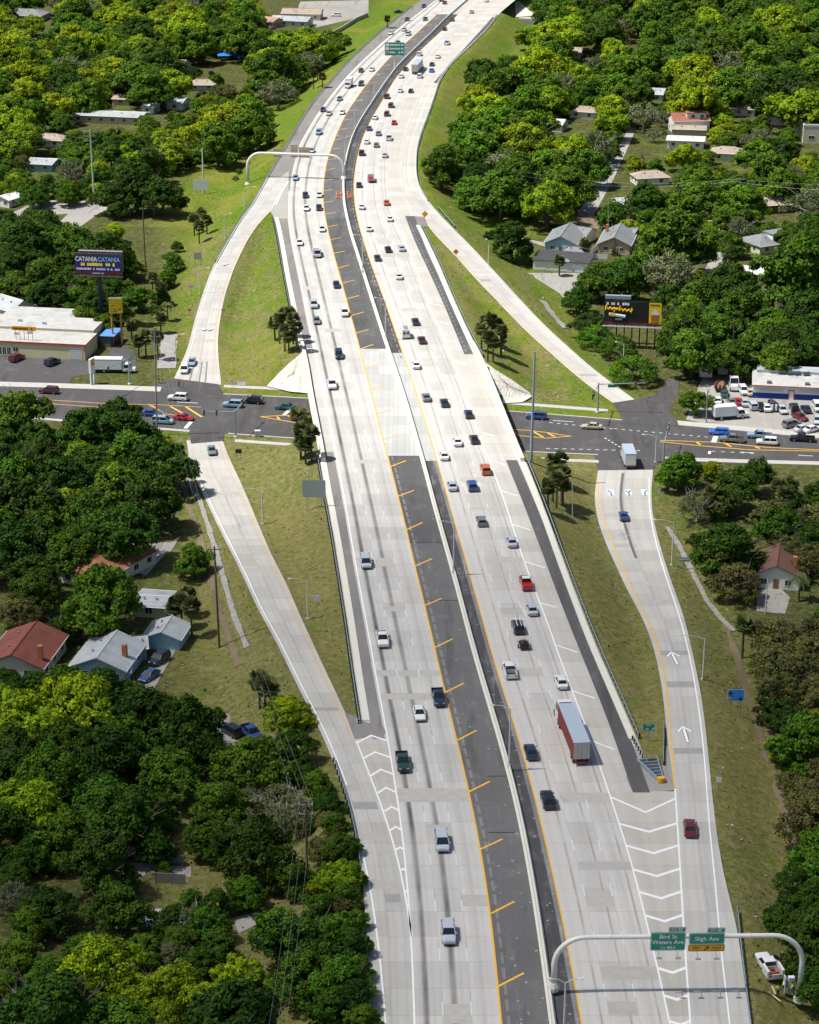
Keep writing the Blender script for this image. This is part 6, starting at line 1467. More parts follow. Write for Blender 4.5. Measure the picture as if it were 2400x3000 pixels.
# row of garages
a, b = GB(1562, 788), GB(1722, 800); d = b-a; gr = empty('garage_row', a, math.atan2(d.y, d.x)); tag(gr, 'white garage row with dark roof and four doors', 'garage'); LANDMARKS.append((gr, 'the white garage row'))
Lg = d.length; MB().box(0, Lg, 0, 7.5, -.3, 3.0).build('wall', WM['white'], gr)
MB().add([(-.4,-.5,2.95),(Lg+.4,-.5,2.95),(Lg+.4,8,3.9),(-.4,8,3.9),(-.4,-.5,2.75),(Lg+.4,-.5,2.75),(Lg+.4,8,3.7),(-.4,8,3.7)], [(0,1,2,3),(7,6,5,4),(0,4,5,1),(1,5,6,2),(2,6,7,3),(3,7,4,0)]).build('roof', RM['dark'], gr)
for k in range(4): MB().box(1.2+k*(Lg-1)/4, 1.2+k*(Lg-1)/4+(Lg-1)/4-1.0, -.06, .02, 0, 2.3).build('garage_door', plain('garage_door',(.62,.66,.70),.6), gr)
mb = MB(); mb.loft([[Vector((Lg*.62+math.cos(t)*.9, y, 3.0+math.sin(t)*.8)) for t in np.linspace(0, math.pi, 8)] for y in (-.6,-.45)]); mb.build('arch_ornament', WM['white'], gr)

# ---------------------------------------------------------------- text and boards
def text_mesh(s, size, name='lettering'): return TEXTS[(s, size)].copy()
def lettering(parent, s, size, x, z, mat, y=-.03, sx=1.0, name='lettering'):
    """letters on a board that faces local -y"""
    me = text_mesh(s, size, name); me.materials.append(mat); o = bpy.data.objects.new(name, me); COL.objects.link(o); o.parent = parent
    o.location = (x, y, z); o.rotation_euler = (math.pi/2, 0, 0); o.scale = (sx, 1, 1); return o
M['sgreen'] = plain('sign_green', (.006,.30,.19), .4, var=.05); M['sgreen_far'] = plain('sign_green_bright', (.01,.30,.22), .4, var=.05)
M['swhite'] = plain('sign_white', (.85,.86,.86), .4, var=.03); M['sblack'] = plain('sign_black', (.012,.012,.012), .5); M['syellow'] = plain('sign_yellow', (.80,.40,.005), .4, var=.04)
M['sblue'] = plain('sign_blue', (.05,.32,.85), .4, var=.05); M['galv_white'] = plain('white_steel', (.70,.70,.66), .45, var=.06)
def board(parent, x0, x1, z0, z1, mat, border=None, y=0.0, t=.08, name='panel'):
    r = min(.25, (z1-z0)*.2)
    def rr(a, b, c, d, q):
        P = []
        for cx_, cz_, s0 in ((b-q,d-q,0),(a+q,d-q,1),(a+q,c+q,2),(b-q,c+q,3)):
            for k in range(4): an = math.pi/2*(s0 + k/3); P.append((cx_+q*math.cos(an), cz_+q*math.sin(an)))
        return P
    P = rr(x0, x1, z0, z1, r); mb = MB(); mb.loft([[Vector((a, y+t, b)) for a, b in P], [Vector((a, y, b)) for a, b in P]]); o = mb.build(name, mat, parent)
    if border:
        O, I = rr(x0+.03, x1-.03, z0+.03, z1-.03, r*.9), rr(x0+.11, x1-.11, z0+.11, z1-.11, r*.7); n = len(O)
        MB().add([(a, y-.012, b) for a, b in O] + [(a, y-.012, b) for a, b in I], [(i, (i+1)%n, n+(i+1)%n, n+i) for i in range(n)]).build('border', border, o)
    return o
def blocks(parent, x0, x1, z, h, mat, seed, y=-.03, gap=.25, name='lettering'):
    g = random.Random(seed); mb = MB(); x = x0
    while x < x1:
        w = h*g.uniform(.5,.85)
        if g.random() < .84: mb.box(x, min(x+w, x1), y-.01, y+.01, z-h/2*g.uniform(.75,1), z+h/2*g.uniform(.75,1))
        x += w + h*gap
    return mb.build(name, mat, parent)

# ---------------------------------------------------------------- yellow store and its signs
A0, A1, A2 = GB(-70, 1040), GB(252, 1056), GB(292, 1022)
st = empty('store', A1, math.atan2((A1-A0).y, (A1-A0).x)); tag(st, 'pale yellow store with flat grey roof and red trim', 'store'); LANDMARKS.append((st, 'the yellow store'))
LS = (A1-A0).length; DS = (A2-A1).length; red = plain('red_trim', (.50,.06,.02), .6)
MB().box(-LS, 0, 0, DS, -.3, 4.0).build('wall', WM['yellow'], st); MB().box(-LS-.15, .15, -.15, DS+.1, 4.0, 4.12).build('roof', RM['lot'], st)
MB().box(-LS, .2, -.24, -.16, 3.78, 4.2).build('roof_trim', red, st); MB().box(.16, .24, -.24, DS, 3.85, 4.2).build('roof_trim', red, st)
MB().box(-.15, .03, -.05, .02, 0, 3.8).build('corner_trim', red, st)
rd = MB().box(-4.0, -.8, -.06, .02, 0, 3.2).build('roller_door', plain('roller_white',(.66,.67,.70),.5), st)
for k in range(7): MB().box(-4.0, -.8, -.085, -.06, .2+k*.43, .24+k*.43).build('slat', M['steel'], rd)
for k in range(3): window(st, -22.5+k*1.2, 0, 1.5, .9, 2.0, 'y-')
window(st, -18.3, 0, 2.0, 1.3, 1.2, 'y-')
DB = 10.5
MB().box(-LS, -4.0+3.2, DS+.1, DS+DB, -.3, 4.7).build('rear_wall', WM['yellow'], st); MB().box(-LS-.1, -.7, DS+.02, DS+DB+.1, 4.7, 4.82).build('rear_roof', RM['lot'], st); MB().box(-.78, -.68, DS, DS+DB, 4.5, 4.9).build('roof_trim', plain('orange_trim',(.52,.20,.08),.6), st)
MB().box(-LS, -7.5, DS+DB+.12, DS+DB+9, -.3, 4.3).build('rear_wall', WM['yellow'], st); MB().box(-LS-.1, -7.3, DS+DB+.11, DS+DB+9.1, 4.3, 4.42).build('rear_roof', RM['lot'], st)
MB().box(.4, 3.0, DS+1.5, DS+8.5, -.2, 3.0).build('lean_to', plain('lean_dark',(.12,.12,.12),.8), st); MB().box(.3, 4.2, DS+1.2, DS+8.8, 3.0, 3.1).build('lean_to_roof', plain('blue_roof',(.10,.26,.60),.6), st)
for x, y in ((-20,6),(-17,7.5),(-22,DS+5),(-15,DS+3.5)): MB().box(x-.5, x+.5, y-.4, y+.4, 4.1 if y < DS else 4.8, 4.6 if y < DS else 5.3).build('roof_vent', M['steel'], st)
# rooftop sign on posts in front
p = GB(75, 1042); rs_ = empty('store_sign', (p.x, p.y, p.z), st.rotation_euler.z); tag(rs_, 'long yellow sign on thin red posts in front of the yellow store', 'sign')
board(rs_, -3.2, 3.2, 6.6, 7.7, M['syellow'], None); blocks(rs_, -2.8, 2.8, 7.15, .55, plain('dark_red_letters',(.20,.03,.01),.6), 4)
for k in range(5): MB().tube([(-2.2+k*1.1, .1, 0),(-2.2+k*1.1, .1, 6.7)], .07, 6).build('post', red, rs_)
# tall yellow sign
p = GB(345, 1012); ys_ = empty('pole_sign', p, R(6)); tag(ys_, 'tall yellow meat sign on two rusty orange posts', 'sign'); LANDMARKS.append((ys_, 'the tall yellow sign'))
rust = plain('rusty_post', (.45,.19,.09), .8, var=.45, scale=1.2)
for x in (-1.15, 1.15): MB().tube([(x,.3,-.3),(x,.3,8.6)], .27, 8).build('post', rust, ys_)
MB().box(-1.75, 1.75, .05, .9, 8.4, 12.6).build('cabinet', plain('sign_box',(.16,.17,.22),.6), ys_)
for z0, z1 in ((11.35,12.5),(10.0,11.2),(8.6,9.85)): board(ys_, -1.7, 1.7, z0, z1, plain('sign_lemon',(.86,.66,.01),.5), None, y=-.02, t=.06)
orl = plain('orange_red_letters', (.72,.12,.01), .6)
lettering(ys_, 'HOUSE OF', .68, 0, 11.92, orl, y=-.05); lettering(ys_, 'MEATS', .95, 0, 10.6, orl, y=-.05); blocks(ys_, -1.3, 1.3, 9.5, .32, M['sblack'], 5, y=-.05); blocks(ys_, -1.3, .3, 9.0, .3, M['sblack'], 6, y=-.05)
# white pylon sign by the kerb
p = GB(272, 1126); py_ = empty('pylon_sign', p, R(68)); tag(py_, 'narrow white pylon sign with orange face by the kerb', 'sign')
for x in (-.75, .75): MB().box(x-.2, x+.2, -.15, .15, -.2, 3.0).build('post', M['boxwhite'], py_)
MB().box(-1.0, 1.0, -.3, .3, 3.0, 6.6).build('cabinet', M['boxwhite'], py_); MB().box(1.0, 1.04, -.25, .25, 4.6, 6.3).build('face', M['syellow'], py_); MB().box(-.85,.85,-.33,-.30,4.8,6.3).build('face', plain('orange_face',(.75,.33,.04),.5), py_)

# ---------------------------------------------------------------- blue and white workshop at right
A0, A1 = GB(2205, 1166), GB(2440, 1177); d = A1-A0
ws = empty('workshop', A0, math.atan2(d.y, d.x)); tag(ws, 'blue and white workshop with grey flat roof in the gravel lot', 'workshop'); LANDMARKS.append((ws, 'the blue and white workshop'))
LW_ = d.length + 6; wb_ = wallm('royal_blue', (.010,.035,.24))
MB().box(0, LW_, 0, 14, -.2, 3.3).build('wall', WM['white'], ws); MB().box(-.05, LW_, -.05, -.005, 0, 1.45).build('blue_band', wb_, ws)
MB().box(-.3, LW_, -.4, 14.3, 3.3, 3.42).build('roof', RM['lot'], ws); MB().box(-.3, LW_, -.47, -.40, 3.22, 3.45).build('roof_trim', red, ws)
rd_ = MB().box(8.6, 9.6, -.10, -.06, 0, 2.2).build('door', WM['white'], ws); MB().box(8.4, 8.6, -.12, -.06, 0, 2.4).build('door_frame', red, rd_); MB().box(9.6, 9.8, -.12, -.06, 0, 2.4).build('door_frame', red, rd_); MB().box(8.4, 9.8, -.12, -.06, 2.2, 2.4).build('door_frame', red, rd_)
for x in (3.2, 12.2): MB().box(x, x+1.1, 1.0, 2.2, 3.42, 3.9).build('roof_vent', plain('vent_dark',(.10,.09,.10),.7), ws)
MB().box(.8, 18, 9.6, 13.8, 3.42, 4.1).build('rear_roof', RM['pale'], ws)
for x in (8.2, 9.9, 12): MB().tube([(x, 8.6, 3.9),(x+1.3, 9.0, 3.9)], .55, 8).build('roof_tank', plain('tank_teal',(.04,.09,.10),.5), ws)
for x0 in (1.6, 10.8): MB().box(x0, x0+5.5, -.09, -.05, 1.9, 2.5).build('fascia', M['boxgrey'], ws)
def box_trailer(label, px, py, w, l, h, rz, mat):
    p = GB(px, py); t = empty('box_trailer', p, R(rz)); tag(t, label, 'trailer'); MB().box(-w/2, w/2, 0, l, .6, h).build('body', mat, t); MB().box(-w/2-.05, w/2+.05, -.05, l+.05, h, h+.1).build('roof', plain('rust_roof',(.07,.05,.045),.8), t)
    MB().box(-w/2+.2, w/2-.2, -.03, .0, .8, h-.3).build('rear_door', mat, t)
    for s in (-1,1):
        o = childobj('wheel', WHEEL2, t, (s*w/2*.85, 1.2, .5)); o.rotation_euler = (0,0,math.pi/2)
    return t
t_ = box_trailer('white box trailer with rusty roof behind the gravel lot bush', 2068, 1112, 3.0, 7, 3.3, -4, M['boxwhite']); blocks(t_, -1.0, 1.0, 2.1, .5, M['sblack'], 11, y=-.06, gap=.05)
box_trailer('cream box trailer behind the white tractor in the gravel lot', 2118, 1104, 2.4, 6, 2.6, -4, WM['cream'])
tr_ = empty('truck_tractor', GB(2150, 1140), R(-93)); tag(tr_, 'white truck tractor parked nose out in the gravel lot', 'truck'); cab_over(tr_, -1.5, 'white', 3.0, 1.15, 2.2, 1.9); MB().box(-4.2, 1.5, -.5, .5, .6, 1.0).build('chassis', M['trim'], tr_); wheels(tr_, [(1.9,-1.0),(1.9,1.0),(-2.6,-1.0),(-2.6,1.0)], True)
for lab, px, py, rz, c in (('dark boat hull with two outboard motors in the gravel lot', 2262, 1197, 90, (.05,.05,.055)), ('rusty brown boat hull at the back of the gravel lot', 2108, 1140, 75, (.22,.11,.07))):
    b_ = empty('boat', GB(px, py), R(rz)); tag(b_, lab, 'boat'); mb = MB(); mb.loft([[Vector((x, a*w, z0 + b*(1.5-z0))) for a, b in ((-.5,0),(-.9,.45),(-1,1),(-.85,1),(-.8,.5),(.8,.5),(.85,1),(1,1),(.9,.45),(.5,0))] for x, w, z0 in ((-2.6,1.05,.5),(0,1.15,.5),(1.8,.8,.6),(2.9,.1,1.0))]); mb.build('hull', plain('hull_%d' % px, c, .6, var=.3), b_)
    for s in (-1,1): MB().box(-3.1,-2.6,s*.45-.2,s*.45+.2,.5,1.9).build('outboard_motor', M['boxwhite'] if px > 2200 else M['trim'], b_)
    MB().box(-2.4,2.2,-.5,.5,.2,.5).build('trailer_frame', M['trim'], b_)
# flat-roofed building at the right edge
A0 = GB(2352, 420); fb = empty('flat_building', A0, R(-2)); tag(fb, 'cream flat-roofed building cut off by the right edge', 'building'); LANDMARKS.append((fb, 'the flat building at the right edge'))
MB().box(0, 24, 0, 26, -.3, 6.2).build('wall', WM['cream'], fb); MB().box(.4, 23.6, .4, 25.6, 6.2, 6.3).build('roof', roofm('stained_membrane',(.30,.27,.24),.4), fb)
mb = MB(); mb.box(-.1,.4,-.1,26.1,6.2,6.9); mb.box(.4,24,-.1,.4,6.2,6.9); mb.build('parapet', WM['white'], fb)
for x in (3,8,13): window(fb, x, 0, 2.2, 2.0, 1.2, 'y-')
# blue canopies at upper left
for i, (px, py, w) in enumerate(((632,150,4.0),(655,160,5.0),(682,158,4.5),(705,166,4.0))):
    p = GB(px, py+16); c_ = empty('canopy_tent', p, R(10*i)); tag(c_, ['leftmost bright blue canopy tent among upper left trees','large bright blue canopy tent, second from the left','bright blue canopy tent, third from the left','rightmost bright blue canopy tent among upper left trees'][i], 'canopy')
    MB().add([(-w/2,-w/2,2.2),(w/2,-w/2,2.2),(w/2,w/2,2.2),(-w/2,w/2,2.2),(0,0,3.2)], [(0,1,4),(1,2,4),(2,3,4),(3,0,4)]).build('canopy', plain('tarp_blue',(.015,.20,.78),.5), c_)
    for sx in (-1,1):
        for sy in (-1,1): MB().tube([(sx*w/2*.95, sy*w/2*.95, 0),(sx*w/2*.95, sy*w/2*.95, 2.25)], .06, 5).build('leg', M['steel'], c_)
# ================================================================ sign gantries
def gantry(label, pl, pr, zl, zr, H, rad, radf=4.0, thick=1.25):
    """white tubular sign bridge between two feet"""
    a, b = G(*pl, zl), G(*pr, zr); root = empty('sign_gantry', (a.x, a.y, 0), math.atan2((b-a).y, (b-a).x)); tag(root, label, 'gantry')
    L = (b-a).to_2d().length; pts = [(0,0,zl)]
    for k in range(9): t = math.pi - math.pi/2*k/8; pts.append((radf + radf*math.cos(t), 0, H - radf + radf*math.sin(t)))
    for k in range(9): t = math.pi/2 - math.pi/2*k/8; pts.append((L - radf + radf*math.cos(t), 0, H - radf + radf*math.sin(t)))
    pts.append((L,0,zr)); r = [rad*thick*1.05] + [rad*(thick + (1-thick)*i/8) for i in range(9)] + [rad*(1 + (thick-1)*i/8) for i in range(9)] + [rad*thick*1.05]
    MB().tube(pts, r, 14).build('tube_frame', M['galv_white'], root, True)
    for k in range(4):
        x = radf + (L-2*radf)*(k+.5)/4; MB().tube([(x-.06,0,H),(x+.06,0,H)], rad*1.25, 12).build('flange', M['galv_white'], root)
    for x, z in ((0, zl), (L, zr)):
        mb = MB(); mb.loft([[Vector((x+q*math.cos(2*math.pi*i/8), q*math.sin(2*math.pi*i/8), z+h)) for i in range(8)] for q, h in ((rad*2.6,-.4),(rad*2.6,.15),(rad*1.7,.75))]); mb.build('footing', M['conc'], root)
    return root, L
g1, GL = gantry('white tubular sign gantry over the right lanes at the bottom', (1622,2892), (2342,2925), .9, -1.2, 8.3, .30)
def onarm(px): # distance along the arm at pixel column px
    a = G(1622,2892,.9); return (G(px, 2752, 8.3) - a).x*math.cos(g1.rotation_euler.z)
EX = lambda root, x0, x1, num: (board(root, x0, x1, 9.75, 10.45, M['sgreen'], M['swhite'], y=-.55), lettering(root, 'EXIT', .36, x0+.62*(x1-x0)/1.9, 10.1, M['swhite'], y=-.58), lettering(root, num, .58, x1-.62*(x1-x0)/1.9, 10.1, M['swhite'], y=-.58))
def sign_thing(label, px0, px1):
    x0, x1 = onarm(px0), onarm(px1); r = empty('highway_sign', Vector(g1.location) + Matrix.Rotation(g1.rotation_euler.z, 3, 'Z') @ Vector(((x0+x1)/2, 0, 0)), g1.rotation_euler.z); tag(r, label, 'sign'); return r, (x1-x0)/2
s1, w = sign_thing('green exit sign for Bird St and Waters Ave on the bottom gantry', 1906, 2010)
s1.location.z = -.45
board(s1, -w, w, 7.0, 9.7, M['sgreen'], M['swhite'], y=-.55); EX(s1, .0, w, '49')
lettering(s1, 'Bird St', .82, 0, 9.05, M['swhite'], y=-.58); lettering(s1, 'Waters Ave', .82, 0, 8.25, M['swhite'], y=-.58); lettering(s1, '1½ MILE', .52, 0, 7.45, M['swhite'], y=-.58)
s2, w = sign_thing('green and yellow exit only sign for Sligh Ave on the bottom gantry', 2019, 2125)
s2.location.z = -.6
board(s2, -w, w, 8.0, 9.7, M['sgreen'], M['swhite'], y=-.55); EX(s2, .0, w, '48'); board(s2, -w-.03, w+.03, 7.0, 8.02, M['syellow'], M['sblack'], y=-.56)
lettering(s2, 'Sligh Ave', .84, 0, 8.85, M['swhite'], y=-.58); lettering(s2, 'EXIT', .46, -w*.55, 7.5, M['sblack'], y=-.6); lettering(s2, 'ONLY', .46, w*.55, 7.5, M['sblack'], y=-.6)
MB().add([(-.32,-.6,7.22),(-.22,-.6,7.14),(.10,-.6,7.46),(.0,-.6,7.56)], [(0,1,2,3)]).add([(.32,-.6,7.78),(-.12,-.6,7.70),(.24,-.6,7.34)], [(0,1,2)]).build('arrow', M['sblack'], s2)
for s_ in (s1, s2):
    for x in (-1.2, 1.2):
        MB().box(x-.06, x+.06, -.5, -.15, 7.2, 9.6).build('bracket', M['steel'], s_); MB().tube([(x,-.5,7.0),(x,-1.7,6.7)], .05, 5).build('lamp_arm', M['steel'], s_); MB().box(x-.35, x+.35, -1.95, -1.6, 6.62, 6.75).build('sign_lamp', M['steel'], s_)
g2, GL2 = gantry('white tubular sign gantry far up the left lanes', (727,540), (1008,522), -2.5, .6, 8.0, .42, 4.5)
br = plain('sign_back', (.42,.34,.25), .7, var=.2)
for lab, px0, px1, z0, z1 in (('small brown sign back on the far gantry, leftmost', 798, 824, 7.0, 10.0), ('tall brown sign back on the far gantry, middle', 850, 872, 7.0, 11.3), ('wide brown sign back on the far gantry, rightmost', 874, 908, 7.0, 10.6)):
    a = Vector(g2.location); x0 = (G(px0, 462, 8).x - a.x); x1 = (G(px1, 462, 8).x - a.x); s_ = empty('road_sign', a + Vector(((x0+x1)/2*math.cos(g2.rotation_euler.z), (x0+x1)/2*math.sin(g2.rotation_euler.z)+.7, 0)), g2.rotation_euler.z); tag(s_, lab, 'sign')
    ww = (x1-x0)/2; MB().box(-ww, ww, 0, .1, z0-.2, z1-.4).build('panel', br, s_)
    for k in range(3): MB().box(-ww, ww, -.08, 0, z0+.3+k*1.0, z0+.42+k*1.0).build('stiffener', br, s_)
# far green sign on a single post in the median
p = G(1157, 200, .8); gs = empty('green_sign', p, R(-3)); tag(gs, 'big green sign with three lines on a median post, far away', 'sign')
MB().tube([(0,.5,-.8),(0,.5,8.5)], .38, 10).build('post', M['galv_white'], gs); w = 59/ppm(150, 8)/2
board(gs, -w, w, 5.2, 10.6, M['sgreen_far'], M['swhite'])
for k, z in enumerate((9.5, 8.0, 6.5)):
    board(gs, -w+.3, -w+1.9, z-.55, z+.55, M['swhite'] if k < 2 else plain('shield_orange',(.75,.30,.08),.5), None, y=-.05, t=.04, name='route_shield'); blocks(gs, -w+2.2, w-2.0, z, .75, M['swhite'], 20+k, y=-.05, gap=.18); blocks(gs, w-1.6, w-.5, z, .75, M['swhite'], 30+k, y=-.05, gap=.18)
board(gs, -w+.85, -w+1.35, 6.15, 6.85, plain('shield_purple',(.30,.20,.70),.5), None, y=-.08, t=.03, name='route_shield')

# ================================================================ billboards
p = GB(297, 957); bb = empty('billboard', p, R(-7)); tag(bb, 'dark blue billboard on a tall black monopole at left', 'billboard'); LANDMARKS.append((bb, 'the blue billboard'))
navy = plain('billboard_navy', (.012,.010,.14), .5); lb = plain('light_blue_letters', (.25,.55,.80), .5); dkm = plain('billboard_dark', (.035,.025,.04), .6); mar = plain('billboard_maroon', (.10,.012,.02), .6)
k_ = 135/ppm(760, 8)/2
MB().tube([(0,.6,-.5),(0,.6,14.5)], .62, 12).build('monopole', plain('pole_navy',(.012,.022,.045),.6), bb)
z0 = 14.2; MB().box(-k_, k_, .0, .9, z0, z0+5.6).build('frame', dkm, bb); board(bb, -k_, k_, z0+.9, z0+4.9, navy, None, y=-.06, t=.05); MB().box(-k_, k_, -.12, -.02, z0-.1, z0+.85).build('skirt', mar, bb)
MB().box(-k_-.5, k_+.5, -1.3, -.1, z0-.35, z0-.22).build('catwalk', M['trim'], bb); MB().box(-k_+.6, k_, 1.6, 2.6, z0+5.7, z0+5.9).build('rear_face_top', plain('pale_purple',(.30,.26,.32),.7), bb)
MB().box(-k_+.6, k_, 1.6, 2.6, z0+.5, z0+5.7).build('rear_face', dkm, bb)
lettering(bb, 'CATANIA', 1.75, -k_*.50, z0+4.1, M['swhite'], y=-.10, sx=.78); lettering(bb, 'CATANIA', 1.75, k_*.48, z0+4.1, lb, y=-.10, sx=.78)
blocks(bb, -k_+1, k_-1, z0+2.75, .85, plain('billboard_yellow',(.85,.72,.06),.5), 40, y=-.10, gap=.12); blocks(bb, -k_+.4, k_-.4, z0+1.5, .6, plain('billboard_lilac',(.60,.58,.85),.5), 41, y=-.10, gap=.15); blocks(bb, -1.6, 1.6, z0+.4, .35, M['boxgrey'], 42, y=-.16, gap=.05)
for k in range(5): MB().tube([(-k_*.8+k*k_*.4, .5, z0+5.6),(-k_*.8+k*k_*.4, .5, z0+6.3)], .06, 5).build('lamp_post', M['steel'], bb)

p = GB(1850, 1020); rb = empty('billboard', p, R(-9)); tag(rb, 'black and yellow billboard on six posts beside round bushes', 'billboard'); LANDMARKS.append((rb, 'the black billboard'))
k_ = 168/ppm(920, 4)/2; z0 = 6.2
for i in range(6):
    x = -k_*.55 + i*k_*.27; MB().box(x-.16, x+.16, .4, .75, -.5, z0+.4).build('post', M['sblack'], rb); MB().tube([(x,.75,z0-.2),(x,2.6,0)], .09, 5).build('brace', M['steel'], rb)
MB().box(-k_, k_, .05, .4, z0, z0+6.2).build('frame', M['sblack'], rb); board(rb, -k_, k_*.55, z0+.7, z0+6.0, M['sblack'], None, y=-.05, t=.08)
MB().box(-k_, k_*.9, -.14, -.04, z0-.1, z0+.65).build('skirt', mar, rb); MB().box(-k_-.3, k_+.2, -1.2, -.2, z0-.4, z0-.28).build('catwalk', M['steel'], rb)
board(rb, k_*.57, k_, z0+.4, z0+6.0, plain('board_yellow',(.84,.58,.02),.5), None, y=-.05, t=.08)
blocks(rb, -k_*.92, -k_*.12, z0+5.45, .75, M['swhite'], 50, y=-.10, gap=.12)
yl = plain('script_yellow', (.86,.52,.01), .5)
mb = MB(); pts = [( -k_*.95 + t*k_*.95, -.10, z0+4.25 - t*.55 + .26*math.sin(t*46)*(1 if t > .06 else 1.6)) for t in np.linspace(0,1,60)]
mb.tube(pts, .20, 5); mb.tube([(-k_*.95,-.1,z0+3.7),(-k_*.92,-.1,z0+5.0)], .2, 5); mb.tube([(-k_*.66,-.1,z0+3.2),(-k_*.58,-.1,z0+4.4)], .18, 5); mb.tube([(-k_*.46,-.1,z0+3.6),(-k_*.44,-.1,z0+4.9)], .18, 5); mb.tube([(-.3,-.1,z0+3.1),(-.25,-.1,z0+4.5)], .18, 5); mb.build('script', yl, rb)
mb = MB(); mb.tube([(-k_*.83,-.1,z0+2.65),(-k_*.25,-.1,z0+2.15)], .42, 6); mb.build('product_shape', M['boxgrey'], rb); MB().box(-k_*.80,-k_*.62,-.55,-.48,z0+2.3,z0+3.0).build('product_tip', yl, rb); blocks(rb, -k_*.6, -k_*.3, z0+1.4, .5, M['boxgrey'], 51, y=-.10)
hx = k_*.785; MB().add([(hx-1.0,-.1,z0+1.3),(hx+1.0,-.1,z0+1.3),(hx+1.0,-.1,z0+2.9),(hx-1.0,-.1,z0+2.9)], [(0,1,2,3)]).build('house_emblem', plain('emblem_brown',(.40,.13,.03),.6), rb)
MB().add([(hx-1.15,-.1,z0+2.9),(hx+1.15,-.1,z0+2.9),(hx+.5,-.1,z0+3.9),(hx,-.1,z0+4.6),(hx-.5,-.1,z0+3.9)], [(0,1,2,3,4)]).build('house_emblem', M['boxwhite'], rb); blocks(rb, hx-1.3, hx+1.3, z0+5.5, .4, M['sblack'], 52, y=-.10); blocks(rb, hx-1.3, hx+1.3, z0+.9, .3, M['sblack'], 53, y=-.10)
MB().box(-k_, -k_*.1, 2.2, 3.2, z0+6.0, z0+6.9).build('rear_face', plain('board_back',(.26,.31,.38),.7), rb)

# ================================================================ smaller signs
def post_sign(label, px, py, panel, mat, posts=1, h=2.2, z=None, rz=0, shape='rect', border=None, name='road_sign', pm='steel', thick=.05):
    """(px, py) is where the post meets the ground; panel = (width, height)"""
    zz = -6.
    if z is None:
        for _ in range(6): g = G(px, py, zz); zz = zt(g.x, g.y)
    else: zz = z
    g = G(px, py, zz); s = empty(name, (g.x, g.y, zz), R(rz)); tag(s, label, 'sign'); w, hh = panel
    for k in range(posts):
        x = 0 if posts == 1 else (k-.5)*w*.62; MB().box(x-.06, x+.06, .03, .15, -.4, h+hh*.8).build('post', M[pm], s)
    if shape == 'diamond': MB().add([(0,-.03,h),(w/2,-.03,h+hh/2),(0,-.03,h+hh),(-w/2,-.03,h+hh/2),(0,.02,h),(w/2,.02,h+hh/2),(0,.02,h+hh),(-w/2,.02,h+hh/2)], [(0,1,2,3),(7,6,5,4),(0,4,5,1),(1,5,6,2),(2,6,7,3),(3,7,4,0)]).build('panel', mat, s)
    else: board(s, -w/2, w/2, h, h+hh, mat, border, y=-.03, t=thick)
    return s
s_ = post_sign('large grey back of a two-post sign left of the shoulder', 921, 1492, (4.7,3.7), plain('sign_back_grey',(.34,.39,.40),.6), 2, 2.6, rz=-2, pm='steel_blue')
for k in range(3): MB().box(-2.3,2.3,.15,.2,2.9+k*1.2,3.0+k*1.2).build('stiffener', M['steel_blue'], s_)
s_ = post_sign('blue service sign with small logos right of the ramp', 2153, 2093, (2.8,2.2), M['sblue'], 2, 2.4, border=M['swhite'])
for x, z, m in ((-.95,3.9,'sn'),(-.95,2.85,'so'),(.75,2.85,'sn')): board(s_, x-.32, x+.32, z-.28, z+.28, plain('logo_navy',(.01,.06,.30),.5) if m == 'sn' else plain('logo_orange',(.75,.28,.12),.5), None, y=-.06, t=.03, name='logo')
s_ = post_sign('green EXIT 48 gore sign behind the crash cushion', 1899, 2172, (2.0,1.5), M['sgreen'], 1, 1.7, border=M['swhite']); lettering(s_, 'EXIT', .42, 0, 2.85, M['swhite'], y=-.06); lettering(s_, '48', .60, -.3, 2.15, M['swhite'], y=-.06)
MB().add([(.32,-.06,1.95),(.42,-.06,1.87),(.70,-.06,2.2),(.60,-.06,2.28)], [(0,1,2,3)]).add([(.85,-.06,2.45),(.48,-.06,2.38),(.78,-.06,2.08)], [(0,1,2)]).build('arrow', M['swhite'], s_)
s_ = post_sign('green two-line street sign beside the ditch right of the ramp', 2003, 1675, (2.2,.95), M['sgreen_far'], 1, 2.1, border=M['swhite']); blocks(s_, -.9, .9, 2.6, .4, M['swhite'], 61, y=-.06)
post_sign('small white square sign right of the lower ramp', 2105, 2318, (.85,.85), M['swhite'], 1, 1.5)
post_sign('yellow diamond warning sign at the upper right gore', 1245, 648, (2.0,2.0), M['syellow'], 1, 1.2, shape='diamond')
post_sign('orange diamond work sign beside the upper right ramp', 1336, 756, (1.7,1.7), plain('sign_orange',(.85,.16,.04),.5), 1, 1.0, shape='diamond')
post_sign('grey two-post sign back left of the upper left ramp', 581, 782, (2.2,2.0), plain('sign_back_grey',(.34,.39,.40),.6), 2, 2.2)
post_sign('small pale sign left of the upper left ramp', 561, 868, (1.7,.8), M['boxgrey'], 1, 2.4)
post_sign('pink wrong-way sign left of the upper left ramp', 556, 926, (1.0,.55), plain('sign_pink',(.75,.08,.15),.5), 1, 1.4); post_sign('pink wrong-way sign right of the upper left ramp', 655, 926, (1.0,.55), plain('sign_pink',(.75,.08,.15),.5), 1, 1.4)
post_sign('white octagonal sign back beside the lower left ramp', 929, 1795, (1.3,1.1), M['boxwhite'], 1, 2.3)
